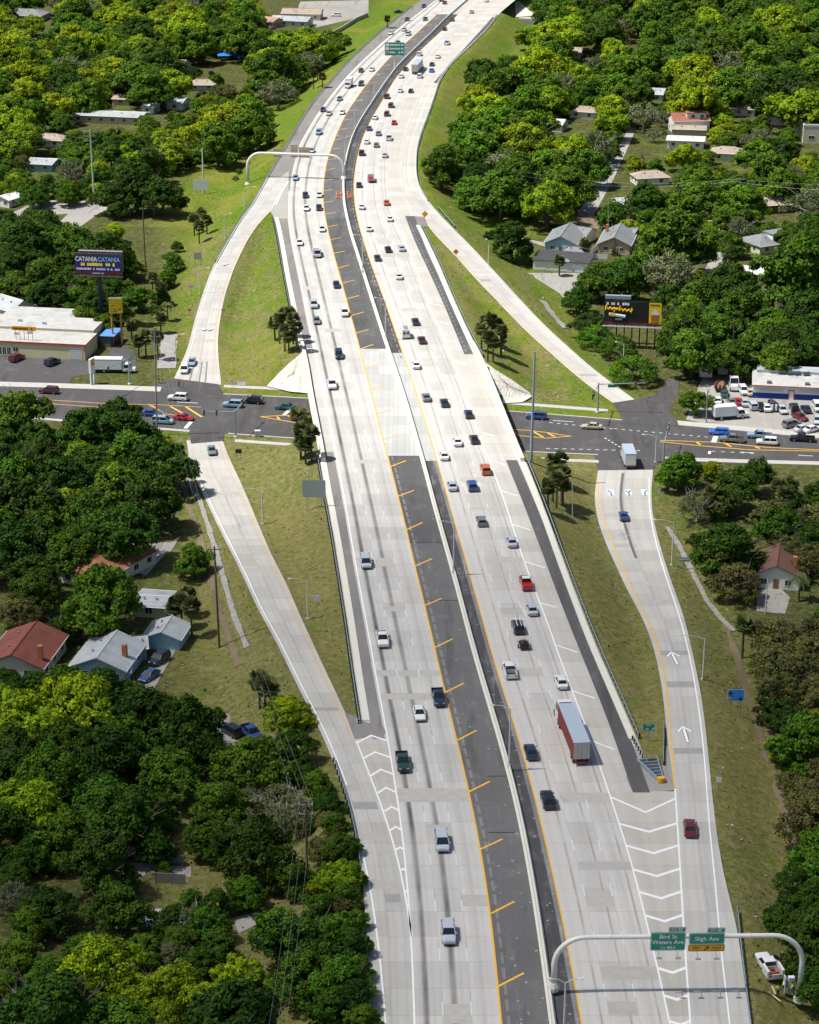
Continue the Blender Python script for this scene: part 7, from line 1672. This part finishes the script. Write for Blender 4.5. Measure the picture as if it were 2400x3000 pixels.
s_ = post_sign('red and white entry sign at the street corner by the upper left ramp', 680, 1134, (1.0,1.0), M['swhite'], 1, .9, rz=0); MB().add([(-.4,-.07,1.0),(-.25,-.07,1.0),(.4,-.07,1.8),(.25,-.07,1.8)], [(0,1,2,3)]).build('red_bar', plain('sign_red',(.60,.02,.02),.5), s_); MB().add([(.25,-.075,1.0),(.4,-.075,1.0),(-.25,-.075,1.8),(-.4,-.075,1.8)], [(0,1,2,3)]).build('red_bar', plain('sign_red',(.60,.02,.02),.5), s_)
post_sign('low white board beside the red and white entry sign', 708, 1132, (2.0,.9), M['swhite'], 2, .3)
post_sign('yellow pennant sign on the street island at left', 538, 1140, (.7,.7), M['syellow'], 1, 1.2)
post_sign('white panel back below the tall mast at upper left', 589, 568, (5.0,3.6), M['boxwhite'], 2, 1.2)
post_sign('dark green sign edge at the right bridge slope', 1468, 1190, (.7,2.6), M['sgreen'], 1, .3, z=-5.6); post_sign('small teal sign on the right bridge parapet', 1430, 1095, (.7,1.4), M['sgreen_far'], 1, .3, z=-.5)
post_sign('dark round-back signs on the slope by the lower left ramp', 700, 1345, (1.4,.9), M['sblack'], 2, 1.4)
post_sign('small grey sign by the lower right ramp mouth', 1722, 1452, (.8,.8), M['boxgrey'], 1, 1.6); post_sign('small square sign right of the lower right ramp top', 1930, 1470, (.7,.7), M['boxgrey'], 1, 1.8)

# ================================================================ lamp posts, masts, utility poles
def height_for(px, py_base, z, py_top):
    """height at which a post standing at the base pixel reaches the top pixel row"""
    g = G(px, py_base, z); lo, hi = 0., 60.
    for _ in range(40):
        m = (lo+hi)/2; dz = z+m-CAMH; depth = g.y*cP - dz*sP; q = 1500 - FPX*(g.y*sP + dz*cP)/depth
        if q > py_top: lo = m
        else: hi = m
    return g, lo
def ground_at(px, py):
    zz = -6.
    for _ in range(8): g = G(px, py, zz); zz = zt(g.x, g.y)
    return zz
def lamp(label, base, top, head, z=None, twin=False):
    zz = ground_at(*base) if z is None else z; g, H = height_for(base[0], base[1], zz, top[1]); H = min(max(H, 6), 16)
    r = empty('street_lamp', (g.x, g.y, zz)); tag(r, label, 'street lamp', 'lamp posts along the roads')
    MB().tube([(0,0,-.3),(0,0,H*.5),(0,0,H)], [.16,.13,.09], 8).build('pole', M['pole'], r); MB().box(-.25,.25,-.25,.25,-.3,.25).build('base', M['conc'], r)
    dx = (head[0]-top[0])/ppm(top[1], zz+H)
    for s in ((1,-1) if twin else (1,)):
        MB().tube([(0,0,H-.1),(dx*s*.45,0,H+.45),(dx*s,0,H+.55)], .055, 6).build('arm', M['pole'], r)
        sg = 1 if dx*s > 0 else -1; mb = MB(); mb.frustum((dx*s-.1*sg-.32, dx*s-.1*sg+.32,-.16,.16),(dx*s-.22,dx*s+.22,-.10,.10), H+.48, H+.66); mb.build('lamp_head', plain('lamp_head_white',(.72,.74,.74),.4), r)
    return r
for i, (b, t, h, tw) in enumerate((((1653,3010),(1656,2878),(1608,2852),True),((1492,2243),(1500,2075),(1447,2041),False),((1329,1673),(1333,1534),(1292,1507),False),((1130,987),(1132,878),(1101,856),False),((1063,795),(1064,693),(1039,670),False),((1012,500),(1009,403),(988,393),True),((1039,380),(1039,297),(1062,292),False),((1097,274),(1097,223),(1110,219),False),((1278,77),(1279,44),(1290,41),False))):
    lamp(['twin-arm lamp post at the bottom of the median','lamp post in the median beside the red container truck','lamp post in the median below the overpass','lamp post in the median just above the overpass','lamp post in the median by the grass island','twin-arm lamp post in the median behind the far gantry','lamp post in the median on the far curve','lamp post in the median below the far green sign','lamp post in the median at the far overpass'][i], b, t, h, .9, tw)
for lab, b, t, h in (('lamp post right of the upper part of the lower left ramp', (770,1536),(768,1437),(705,1416)),('lamp post in the grass between lower left ramp and shoulder', (902,1814),(897,1703),(844,1685)),('lamp post right of the lower right ramp by the green sign', (1968,1657),(1972,1530),(1915,1518)),('lamp post right of the lower right ramp by the blue sign', (2059,1991),(2071,1870),(1994,1833)),('lamp post left of the upper left ramp near the palms', (659,700),(660,630),(679,622)),('lamp post left of the upper left ramp, middle one', (585,862),(585,790),(614,786)),('lamp post at the foot of the upper left ramp', (517,1068),(518,985),(543,972)),('lamp post beside the far gantry foot', (717,612),(717,552),(749,547)),('lamp post right of the upper right ramp', (1431,776),(1433,706),(1425,704)),('lamp post behind the round bush by the upper right ramp', (1826,1075),(1825,1050),(1800,1040)),('lamp post at the corner by the box truck', (1920,1355),(1920,1290),(1880,1284)),('lamp post by the slope left of the upper overpass', (1025,1150),(1026,1140),(1030,1138)))[:11]:
    lamp(lab, b, t, h)
def mast(label, base, top, r0=.35, r1=.2, mat='steel_blue', name='steel_mast', cross=0, crossw=2.6, zb=None, hmax=60):
    zz = ground_at(*base) if zb is None else zb; g, H = height_for(base[0], base[1], zz, top[1]); H = min(H, hmax); tp = G(top[0], top[1], zz+H)
    r = empty(name, (g.x, g.y, zz)); tag(r, label, 'pole'); dx = max(-1.5, min(1.5, tp.x-g.x))
    MB().tube([(0,0,-.5),(dx,0,H)], [r0, r1], 9).build('shaft', M[mat], r); tips = []
    for k in range(cross):
        z = H - .6 - k*1.5; MB().box(dx-crossw/2, dx+crossw/2, -.08, .08, z-.09, z+.09).build('crossarm', M['woodgrey'], r)
        for s in (-1,0,1): MB().tube([(dx+s*crossw*.45,0,z+.09),(dx+s*crossw*.45,0,z+.35)], .07, 6).build('insulator', M['boxwhite'], r)
    top_w = Vector((g.x+dx, g.y, zz+H)); return r, top_w
mast('tall grey steel mast right of the overpass', (1556,1355), (1567,1029))
_, U1 = mast('tall pale utility pole with side arms at upper left', (277,600), (264,380), .3, .18, 'pole', 'utility_pole', 3, 4.0)
_, U2 = mast('tall pale mast behind the white panel at upper left', (596,566), (593,434), .3, .2, 'pole')
_, U3 = mast('tall pale mast in front of the right-hand far trees', (1486,625), (1491,490), .3, .2, 'pole')
_, U4 = mast('pale wooden utility pole by the far right side road', (2166,650), (2170,520), .22, .14, 'woodgrey', 'utility_pole', 1, 2.4)
_, U5 = mast('brown wooden utility pole in the field left of the palms', (427,790), (418,606), .22, .13, 'wood', 'utility_pole', 1, 2.0)
_, V0 = mast('grey wooden utility pole at the left street corner', (461,1275), (452,960), .22, .15, 'woodgrey', 'utility_pole', 2, 2.4)
_, V1 = mast('black wooden utility pole left of the lower left ramp', (643,1897), (628,1600), .22, .14, 'wood', 'utility_pole', 1, 2.4)
_, V2 = mast('dark wooden utility pole in the trees beside the merging ramp', (901,2585), (896,2347), .2, .14, 'wood', 'utility_pole', 2, 2.0)
mast('thin wooden pole under the trees at far left', (413,1565), (403,1440), .14, .1, 'wood', 'utility_pole'); mast('thin wooden pole beside the red-roofed house', (181,1880), (180,1790), .12, .1, 'woodgrey', 'utility_pole')
mast('grey pole in front of the brown-roofed house', (2242,1800), (2249,1698), .14, .1, 'pole'); mast('thin grey pole in the grass right of the overpass', (1678,1515), (1677,1408), .1, .08, 'pole')
mast('wooden pole in the gravel lot corner', (2069,1240), (2074,1140), .16, .12, 'woodgrey', 'utility_pole'); mast('thin dark post behind the black billboard', (1999,922), (2001,845), .12, .1, 'woodgrey', 'utility_pole')
mast('dark steel pole at the left end of the far right trees', (2150,1110), (2150,930), .12, .1, 'wood'); mast('dark steel pole behind the blue and white workshop', (2186,1110), (2190,930), .12, .1, 'wood')
mast('thin pole beside the upper right street', (1779,545), (1781,490), .1, .08, 'woodgrey', 'utility_pole'); mast('thin pole above the grey-roofed houses', (1782,700), (1783,600), .12, .1, 'woodgrey', 'utility_pole')
def wire(label, a, b, sag=1.2, r=.013):
    pts = [a.lerp(b, t) + Vector((0,0,-sag*4*t*(1-t))) for t in np.linspace(0,1,13)]
    o = MB().tube(pts, r, 4, caps=False).build('power_line', M['steel']); tag(o, label, 'wire', 'overhead power lines'); return o
V3 = G(800, 3080, V2.z-2); off3 = [Vector((-1.0,0,-.3)), Vector((0,0,-.3)), Vector((1.0,0,-.3))]
for nm, A, B in (('between the street corner pole and the black pole', V0, V1), ('between the black pole and the pole in the trees', V1, V2), ('from the pole in the trees out of the bottom edge', V2, V3)):
    for i, o in enumerate(off3): wire(('left','middle','right')[i]+' overhead wire '+nm, A+o, B+o, 1.6)
for i, (py_, k) in enumerate(((402,.6),(423,2.1),(441,3.6))):
    wire(('top','middle','bottom')[i]+' overhead wire running left from the tall pale utility pole', U1+Vector((0,0,-k)), G(-60, py_, U1.z-k), .3)
for i, k in enumerate((.5, 2.0)): wire(('upper','lower')[i]+' overhead wire between the two tall pale poles at upper left', U1+Vector((0,0,-k)), U2+Vector((0,0,-k)), 2)
for i, k in enumerate((.5, 2.0)): wire(('upper','lower')[i]+' overhead wire across the right-hand far trees', U3+Vector((0,0,-k)), U4+Vector((0,0,-k*.5)), 3)
for i, k in enumerate((.5, 1.5)): wire(('upper','lower')[i]+' overhead wire leaving the far right pole', U4+Vector((0,0,-k)), G(2460, 540+i*18, U4.z-k), .5)
# signal masts
def signal(label, base, top, arms, heads):
    zz = ground_at(*base); g, H = height_for(base[0], base[1], zz, top[1]); r = empty('traffic_signal', (g.x, g.y, zz)); tag(r, label, 'traffic signal')
    MB().tube([(0,0,-.3),(0,0,H)], [.24,.17], 9).build('pole', M['steel_blue'], r); MB().tube([(0,0,-.3),(0,0,.3)], .5, 9).build('base', M['conc'], r)
    for (ax, ay) in arms:
        e = Vector((ax, ay, H+.2)); MB().tube([(0,0,H-.3), e], [.13,.08], 8).build('arm', M['steel_blue'], r)
        for t in heads:
            q = Vector((0,0,H-.3)).lerp(e, t); o = MB().box(q.x-.18, q.x+.18, q.y-.18, q.y+.18, q.z-.95, q.z+.25).build('signal_head', M['sblack'], r)
            for k, c in enumerate(((.25,.01,.01),(.25,.16,.01),(.01,.16,.06))): MB().tube([(q.x, q.y-.2, q.z+.05-k*.35),(q.x, q.y-.25, q.z+.05-k*.35)], .11, 8).build('lens', plain('lens_%d' % k, c, .3), o)
    return r
signal('traffic signal mast with two arms at the lower left ramp', (691,1281), (692,1203), [(-7.5,-1.0),(2.4,10.5)], (.55,.92))
s_ = signal('traffic signal mast with green sign at the upper right ramp', (1751,1208), (1752,1122), [(11.5,-.5),(-2.2,-10)], (.75,.97)); board(s_, 2.2, 4.3, 6.2, 6.9, M['sgreen_far'], None, y=-.2, t=.05, name='street_name'); 
signal('traffic signal mast at the box truck corner', (1943,1364), (1944,1296), [(2.6,13)], (.6,.85)); signal('traffic signal mast beside the white box truck and store', (381,1126), (380,1046), [(-4.2,-10)], (.9,))
# street corner cabinet
c_ = empty('signal_cabinet', GB(755,1280)); tag(c_, 'grey signal cabinet behind the lower left street kerb', 'cabinet'); MB().box(-.6,.6,-.4,.4,-.2,1.5).build('body', M['boxgrey'], c_); MB().box(-.65,.65,-.45,.45,1.5,1.58).build('lid', M['boxwhite'], c_); MB().box(-.5,.5,-.42,-.40,.1,1.4).build('door', M['steel'], c_)
# orange drums in the median work area
dm = MB(); n = 10; dm.loft([[Vector((math.cos(2*math.pi*i/n)*q, math.sin(2*math.pi*i/n)*q, z)) for i in range(n)] for q, z in ((.45,0),(.45,.12),(.36,.12),(.30,1.05),(.18,1.1))]); dme = dm.mesh('drum'); dme.materials.append(plain('drum_orange',(.85,.14,.03),.5))
bd = MB().loft([[Vector((math.cos(2*math.pi*i/n)*q, math.sin(2*math.pi*i/n)*q, z)) for i in range(n)] for q, z in ((.36,.5),(.345,.68))]).mesh('white_band'); bd.materials.append(M['swhite'])
for i, (px, py) in enumerate(((988,572),(988,582),(1000,571),(1020,572),(1021,583),(1028,580))):
    g = G(px, py, .02); o = empty('traffic_drum', g); tag(o, 'orange traffic drum %s the median barrier by the far gantry, %s' % ('left of' if px < 1010 else 'right of', ['upper left one','lower left one','beside the barrier','upper one','lower one','rightmost one'][i]), 'traffic drum', 'orange drums at the far gantry'); o.scale = (1.05,1.05,1.2); childobj('drum', dme, o); childobj('white_band', bd, o)
# goal posts in the field
p, q = GB(381, 632), GB(452, 632); go = empty('goal_posts', p, math.atan2((q-p).y, (q-p).x)); tag(go, 'white goal frame in the dry grass field', 'goal'); Lq = (q-p).length
for x in (0, Lq): MB().tube([(x,0,-.2),(x,0,2.4)], .07, 6).build('post', M['boxwhite'], go)
MB().tube([(0,0,2.4),(Lq,0,2.4)], .07, 6).build('crossbar', M['boxwhite'], go)

# ================================================================ people
M['skin'] = plain('skin', (.42,.24,.16), .6); M['vest'] = plain('safety_vest', (.62,.85,.02), .6, var=.05)
def person(label, px, py, z, rz, top, legs, bend=0.0, helmet=None, skin=None, arms=.35, short=False):
    g = G(px, py, z); root = empty('person', (g.x, g.y, z), R(rz)); tag(root, label, 'person')
    hip = Vector((0,0,.92)); ch = hip + Vector((0, math.sin(bend)*.45, math.cos(bend)*.45)); nk = ch + Vector((0, math.sin(bend)*.12, math.cos(bend)*.12)); hd = nk + Vector((0, math.sin(bend)*.20, math.cos(bend)*.16)); V = []; E = []; Rr = []
    def v(p, r): V.append(tuple(p)); Rr.append(r); return len(V)-1
    def chain(i, *L):
        for p, r in L: j = v(p, r); E.append((i, j)); i = j
        return i
    h = v(hip, (.15,.11)); c = chain(h, ((hip+ch)/2, (.145,.105)), (ch, (.17,.11))); n = chain(c, (nk, (.06,.06)), (hd, (.085,.10)), (hd+Vector((0,.0,.12)), (.08,.095)))
    for s in (-1,1):
        sh = ch + Vector((s*.20,0,.02)); el = sh + Vector((s*.06, math.sin(arms)*.28+math.sin(bend)*.05, -.27)); wr = el + Vector((-s*.03, math.sin(arms+.5)*.24, -math.cos(arms+.5)*.22))
        chain(c, (sh, (.065,.065)), (el, (.045,.045)), (wr, (.032,.032)), (wr+(wr-el).normalized()*.10, (.035,.022)))
        kn = Vector((s*.11, .04+.03*s, .50)); an = Vector((s*.12, -.02+.05*s, .08)); chain(h, (Vector((s*.09,0,.86)), (.09,.09)), (kn, (.062,.062)), (an, (.042,.042)), (an+Vector((0,.14,-.04)), (.042,.03)))
    me = bpy.data.meshes.new('body'); me.from_pydata(V, E, []); o = link('body', me, M['skin'], root)
    md = o.modifiers.new('skin', 'SKIN'); 
    for i, r in enumerate(Rr): me.skin_vertices[0].data[i].radius = r
    me.skin_vertices[0].data[0].use_root = True; md.use_smooth_shade = True; o.modifiers.new('sub', 'SUBSURF').levels = 1
    for nm, lo, hi, mat, grow in (('trousers', None, None, legs, .014), ('shirt', None, None, top, .016)):
        idx = []; 
        if nm == 'shirt': sel = [i for i in range(len(V)) if V[i][2] > .9 and (Vector(V[i])-hd).length > .17 and (Vector(V[i])-hd-Vector((0,0,.12))).length > .1 and (i <= 2 or abs(V[i][0]) < .30)]
        else: sel = [i for i in range(len(V)) if V[i][2] < .95 and (abs(V[i][0]) < .14) and not (V[i][2] > .55 and abs(V[i][0]) > .15)]
        mp = {k: j for j, k in enumerate(sel)}; ee = [(mp[a], mp[b]) for a, b in E if a in mp and b in mp]
        used = set(x for e in ee for x in e); keep = [k for k in sel if mp[k] in used]; mp2 = {k: j for j, k in enumerate(keep)}
        m2 = bpy.data.meshes.new(nm); m2.from_pydata([V[k] for k in keep], [(mp2[a], mp2[b]) for a, b in E if a in mp2 and b in mp2], [])
        q = link(nm, m2, mat, root); md = q.modifiers.new('skin', 'SKIN'); md.use_smooth_shade = True
        for j, k in enumerate(keep):
            rr = Rr[k] if isinstance(Rr[k], tuple) else (Rr[k], Rr[k]); m2.skin_vertices[0].data[j].radius = (rr[0]+grow, rr[1]+grow)
        m2.skin_vertices[0].data[0].use_root = True; q.modifiers.new('sub', 'SUBSURF').levels = 1
    top_h = hd + Vector((0,.0,.10)); mb = MB()
    mb.loft([[Vector((math.cos(t)*q, math.sin(t)*q*1.15, z_)) + top_h for t in np.linspace(0, 2*math.pi, 11)[:-1]] for q, z_ in ((.13 if helmet else .098,-.01),(.115 if helmet else .10,.05),(.07,.13),(.02,.155))]); mb.build('helmet' if helmet else 'hair', helmet or plain('dark_hair',(.02,.015,.012),.8), root)
    return root
jeans = plain('dark_jeans', (.035,.045,.075), .8); zw = ground_at(2277, 2918)
person('worker in a lime vest and jeans beside the white service truck', 2279, 2917, zw, 20, M['vest'], jeans, .15)
person('worker with white helmet bending by the grey panel', 2293, 2904, zw, -60, M['vest'], jeans, .6, M['swhite'])
person('worker in a lime vest half hidden by the gantry post', 2325, 2912, zw, 70, M['vest'], jeans, .35)
drk = plain('dark_clothes', (.02,.02,.025), .8); rdc = plain('red_clothes', (.35,.02,.03), .8)
person('pedestrian in black at the left street corner', 466, 1122, -5.86, 90, drk, drk); person('pedestrian in red top beside the one in black', 476, 1121, -5.86, 90, rdc, drk); person('pedestrian in dark clothes on the traffic island', 525, 1135, -5.9, 0, drk, drk)
# service truck, planks, cabinet by the gantry foot
g = G(2250, 2842, ground_at(2250, 2842)); r_ = car('pickup', 'white', (g.x, g.y, g.z), R(101)); r_.name = 'service_truck'; r_.scale = (1.0,1.0,1.0); tag(r_, 'white service truck with open door beside the gantry foot', 'truck')
mb = MB(); pts = [(math.cos(t)*.5-1.9, math.sin(t)*.5, .75+.03*t) for t in np.linspace(0, 18, 60)]; mb.tube(pts, .07, 5); mb.build('hose_coil', plain('orange_hose',(.55,.16,.05),.6), r_)
for s in (-1,1): MB().box(-2.9,-.9,s*1.02-.16,s*1.02+.16,.6,1.75).build('tool_box', PAINT['white'], r_)
MB().box(-2.2,-1.4,-.3,.3,.57,1.0).build('tool_crate', M['trim'], r_)
d_ = MB().box(-.05,1.0,-.03,.03,-.45,.1).build('open_door', PAINT['white'], r_); d_.location = (.9,-1.0,1.1); d_.rotation_euler = (0,0,R(-150)); MB().box(.05,.9,-.02,.02,.1,.65).build('door_window', M['glass'], d_)
for i, (a, b) in enumerate((((2253,2907),(2287,2934)),((2262,2890),(2273,2915)))):
    z = ground_at(*a)+.08; p, q = G(*a, z), G(*b, z); d = q-p; o = MB().box(0, d.length, -.12, .12, 0, .06).build('plank', plain('fresh_wood',(.58,.44,.27),.7)); o.location = p; o.rotation_euler = (0,0,math.atan2(d.y,d.x)); tag(o, ['long pale plank lying near the gantry foot','short pale plank beside the long one'][i], 'plank')
c_ = empty('control_cabinet', G(2314, 2902, zw), R(5)); tag(c_, 'pale grey control cabinet and panel by the gantry foot', 'cabinet'); MB().box(-.3,.5,-.3,.3,.4,2.1).build('body', M['boxwhite'], c_); MB().box(-.85,-.72,-.6,.3,-.2,2.3).build('panel', M['boxgrey'], c_); MB().tube([(.5,0,1.2),(1.3,.2,1.3)], .06, 6).build('conduit', M['steel'], c_); MB().box(-.2,.4,-.2,.2,-.3,.4).build('base', M['conc'], c_)
for i, (a, b, lab) in enumerate((((1060,1),(960,70),'long pale concrete wall left of the far highway'),)):
    P = [GB(*q) for q in ((1078,48),(1045,62),(1000,90),(960,110))]; mb = MB(); mb.loft([[v_ + Vector((o, 0, h)) for o, h in ((-.2,-.3),(-.2,1.8),(.2,1.8),(.2,-.3))] for v_ in P]); o = mb.build('boundary_wall', M['walk']); tag(o, lab, 'wall')
def fence(label, pts, h=1.6, mat='woodgrey', gap=2.2, slat=False, cat='fence'):
    P = [GB(*q) for q in pts]; root = empty('fence', P[0]); tag(root, label, cat); o0 = P[0]
    for i in range(len(P)-1):
        d = P[i+1]-P[i]; L = d.length; a = math.atan2(d.y, d.x); n = max(1, int(L/gap)); e = empty('x'); bpy.data.objects.remove(e)
        Mx = Matrix.Translation(P[i]-o0) @ Matrix.Rotation(a, 4, 'Z')
        for k in range(n):
            x0, x1 = k*L/n, (k+1)*L/n; MB().box(x0+.05, x1-.05, -.04, .04, .05, h, M=Mx).build('panel', M[mat], root); MB().box(x0-.06, x0+.06, -.07, .07, -.3, h+.1, M=Mx).build('post', M[mat], root)
    return root
M['fwhite'] = plain('white_vinyl', (.72,.73,.74), .5)
fence('white vinyl fence between the grey-roofed houses', [(1735,745),(1760,725),(1790,728)], 1.8, 'fwhite'); fence('white vinyl fence right of the tan house', [(1838,728),(1900,738)], 1.8, 'fwhite'); fence('white fence below the tan house', [(1715,758),(1780,760)], 1.5, 'fwhite')
fence('grey board fence in the lower left trees', [(380,2510),(540,2535)], 1.7); fence('grey board fence below the lane in lower left trees', [(455,2585),(545,2590)], 1.6); fence('grey boundary fence left of the far highway', [(830,255),(780,290),(755,330)], 1.6)
fence('grey boundary wall by the far left grass slope', [(985,150),(940,185)], 1.6, 'woodgrey'); fence('dark wooden fence at the upper right side street', [(1830,640),(1885,645)], 1.6, 'wood')
M['mesh'] = plain('wire_fence', (.10,.10,.10), .8)
# ================================================================ labels for the trees
TN = {'O':('dark green oak','tree'),'F':('fresh green oak','tree'),'M':('mid-green leafy tree','tree'),'Y':('yellow-green tree','tree'),'G':('grey mossy tree','tree'),'B':('olive-brown tree','tree'),'C':('dark conifer','tree'),'S':('round trimmed green bush','bush'),'P':('fan palm','palm'),'Q':('feathery palm','palm')}
marks = [(Vector(o.location), s) for o, s in LANDMARKS] + [(GB(600,1290),'the lower left ramp mouth'),(GB(760,1700),'the lower left ramp'),(G(940,2250,-2),'the ramp merge at lower left'),(GB(1000,2700),'the bottom left road edge'),(GB(250,2350),'the wood above the narrow lane'),(GB(150,2900),'the bottom left corner'),(GB(600,2900),'the bottom edge left of the road'),(GB(430,2560),'the narrow lane at lower left'),(GB(330,1350),'the wood below the left street'),(GB(60,1350),'the left edge below the street'),(GB(130,1600),'the dark wood left of the curved drive'),(GB(700,2150),'the gravel pad'),(G(600,660,-4),'the upper left ramp'),(G(840,980,-4),'the left overpass slope'),(G(1440,1000,-4),'the right overpass slope'),(G(890,1350,-4),'the left shoulder below the overpass'),(GB(1640,1450),'the right shoulder below the overpass'),(GB(2050,1450),'the lower right ramp mouth'),(GB(2200,2050),'the blue service sign'),(GB(2350,2350),'the right edge above the gantry'),(GB(2360,2650),'the right edge by the gantry'),(GB(1350,450),'the far right curve'),(GB(1500,250),'the grass bank of the far right curve'),(GB(700,420),'the far left grass slope'),(GB(420,600),'the dry grass field'),(GB(1500,700),'the upper right ramp'),(GB(150,150),'the top left wood'),(GB(400,110),'the blue canopies, left side'),(GB(660,80),'the top edge left of the highway'),(GB(1800,90),'the top edge right of the highway'),(GB(2050,120),'the top right wood'),(GB(2330,120),'the top right corner'),(GB(1750,240),'the far right wood'),(GB(2250,470),'the dark wood at the right edge'),(GB(2300,950),'the wood behind the workshop'),(GB(60,380),'the left edge near the wires'),(GB(60,720),'the dark oaks at the left edge')]
grp = {}
for r_, k in TREES:
    p = r_.location; m, s = min(marks, key=lambda q: (q[0].x-p.x)**2 + .35*(q[0].y-p.y)**2)
    dx, dy = p.x-m.x, (p.y-m.y)*.6; side = ('right of' if dx > 0 else 'left of') if abs(dx) > abs(dy) else ('behind' if dy > 0 else 'in front of')
    sz = r_.scale.x; w = '' if k in 'PQSC' else ('large ' if sz > 1.35 else 'small ' if sz < .75 else '')
    grp.setdefault((w + TN[k][0], side, s, k), []).append(r_)
for (nm, side, s, k), L in grp.items():
    L.sort(key=lambda o: o.location.y)
    for i, o in enumerate(L):
        rank = '' if len(L) == 1 else (['nearer','farther'][i] if len(L) == 2 else ORD[i]) + ' '
        tag(o, (rank + nm + ' ' + side + ' ' + s), TN[k][1], {'P':'fan palms','Q':'feathery palms','S':'round bushes'}.get(k, 'trees around the highway'))
# ================================================================ a passing cloud (high above the picture) shades the near part
def cloud():
    H = 620.0; cx, cy = 10.0, 235.0
    c = Vector((cx, cy, 0)) + SUNV*(H/SUNV.z); t = NT('cloud_vapour')
    tc = t.node('ShaderNodeTexCoord').outputs['Object']; ln = t.node('ShaderNodeVectorMath', operation='LENGTH'); t.l.new(tc, ln.inputs[0])
    n = t.noise(tc, 2.2, 4, .6); f = t.math('SUBTRACT', 1.0, t.ramp(t.math('ADD', ln.outputs['Value'], t.math('MULTIPLY_ADD', n, .5, -.25)), .45, 1.0))
    tr = t.node('ShaderNodeBsdfTransparent'); df = t.node('ShaderNodeBsdfTranslucent'); df.inputs[0].default_value = (.95,.95,.95,1)
    mx = t.node('ShaderNodeMixShader'); t.set(mx.inputs[0], t.math('MULTIPLY', f, .56)); t.l.new(tr.outputs[0], mx.inputs[1]); t.l.new(df.outputs[0], mx.inputs[2]); t.l.new(mx.outputs[0], t.out.inputs[0])
    bm = bmesh.new(); bmesh.ops.create_icosphere(bm, subdivisions=5, radius=1.0)
    for v in bm.verts:
        p = v.co; q = 1 + .10*math.sin(5*p.x+2*p.y) + .08*math.sin(7*p.y-3*p.z) + .06*math.sin(11*p.x+9*p.z); v.co = p*q
        if v.co.z < 0: v.co.z *= .35
    me = bpy.data.meshes.new('cloud'); bm.to_mesh(me); bm.free(); me.polygons.foreach_set('use_smooth', [True]*len(me.polygons))
    o = link('cloud', me, t.mat); o.location = c; o.scale = (330, 250, 60); tag(o, kind='stuff'); o['label'] = 'thin passing cloud high above the road'
    return o
cloud()
if False: print('x')
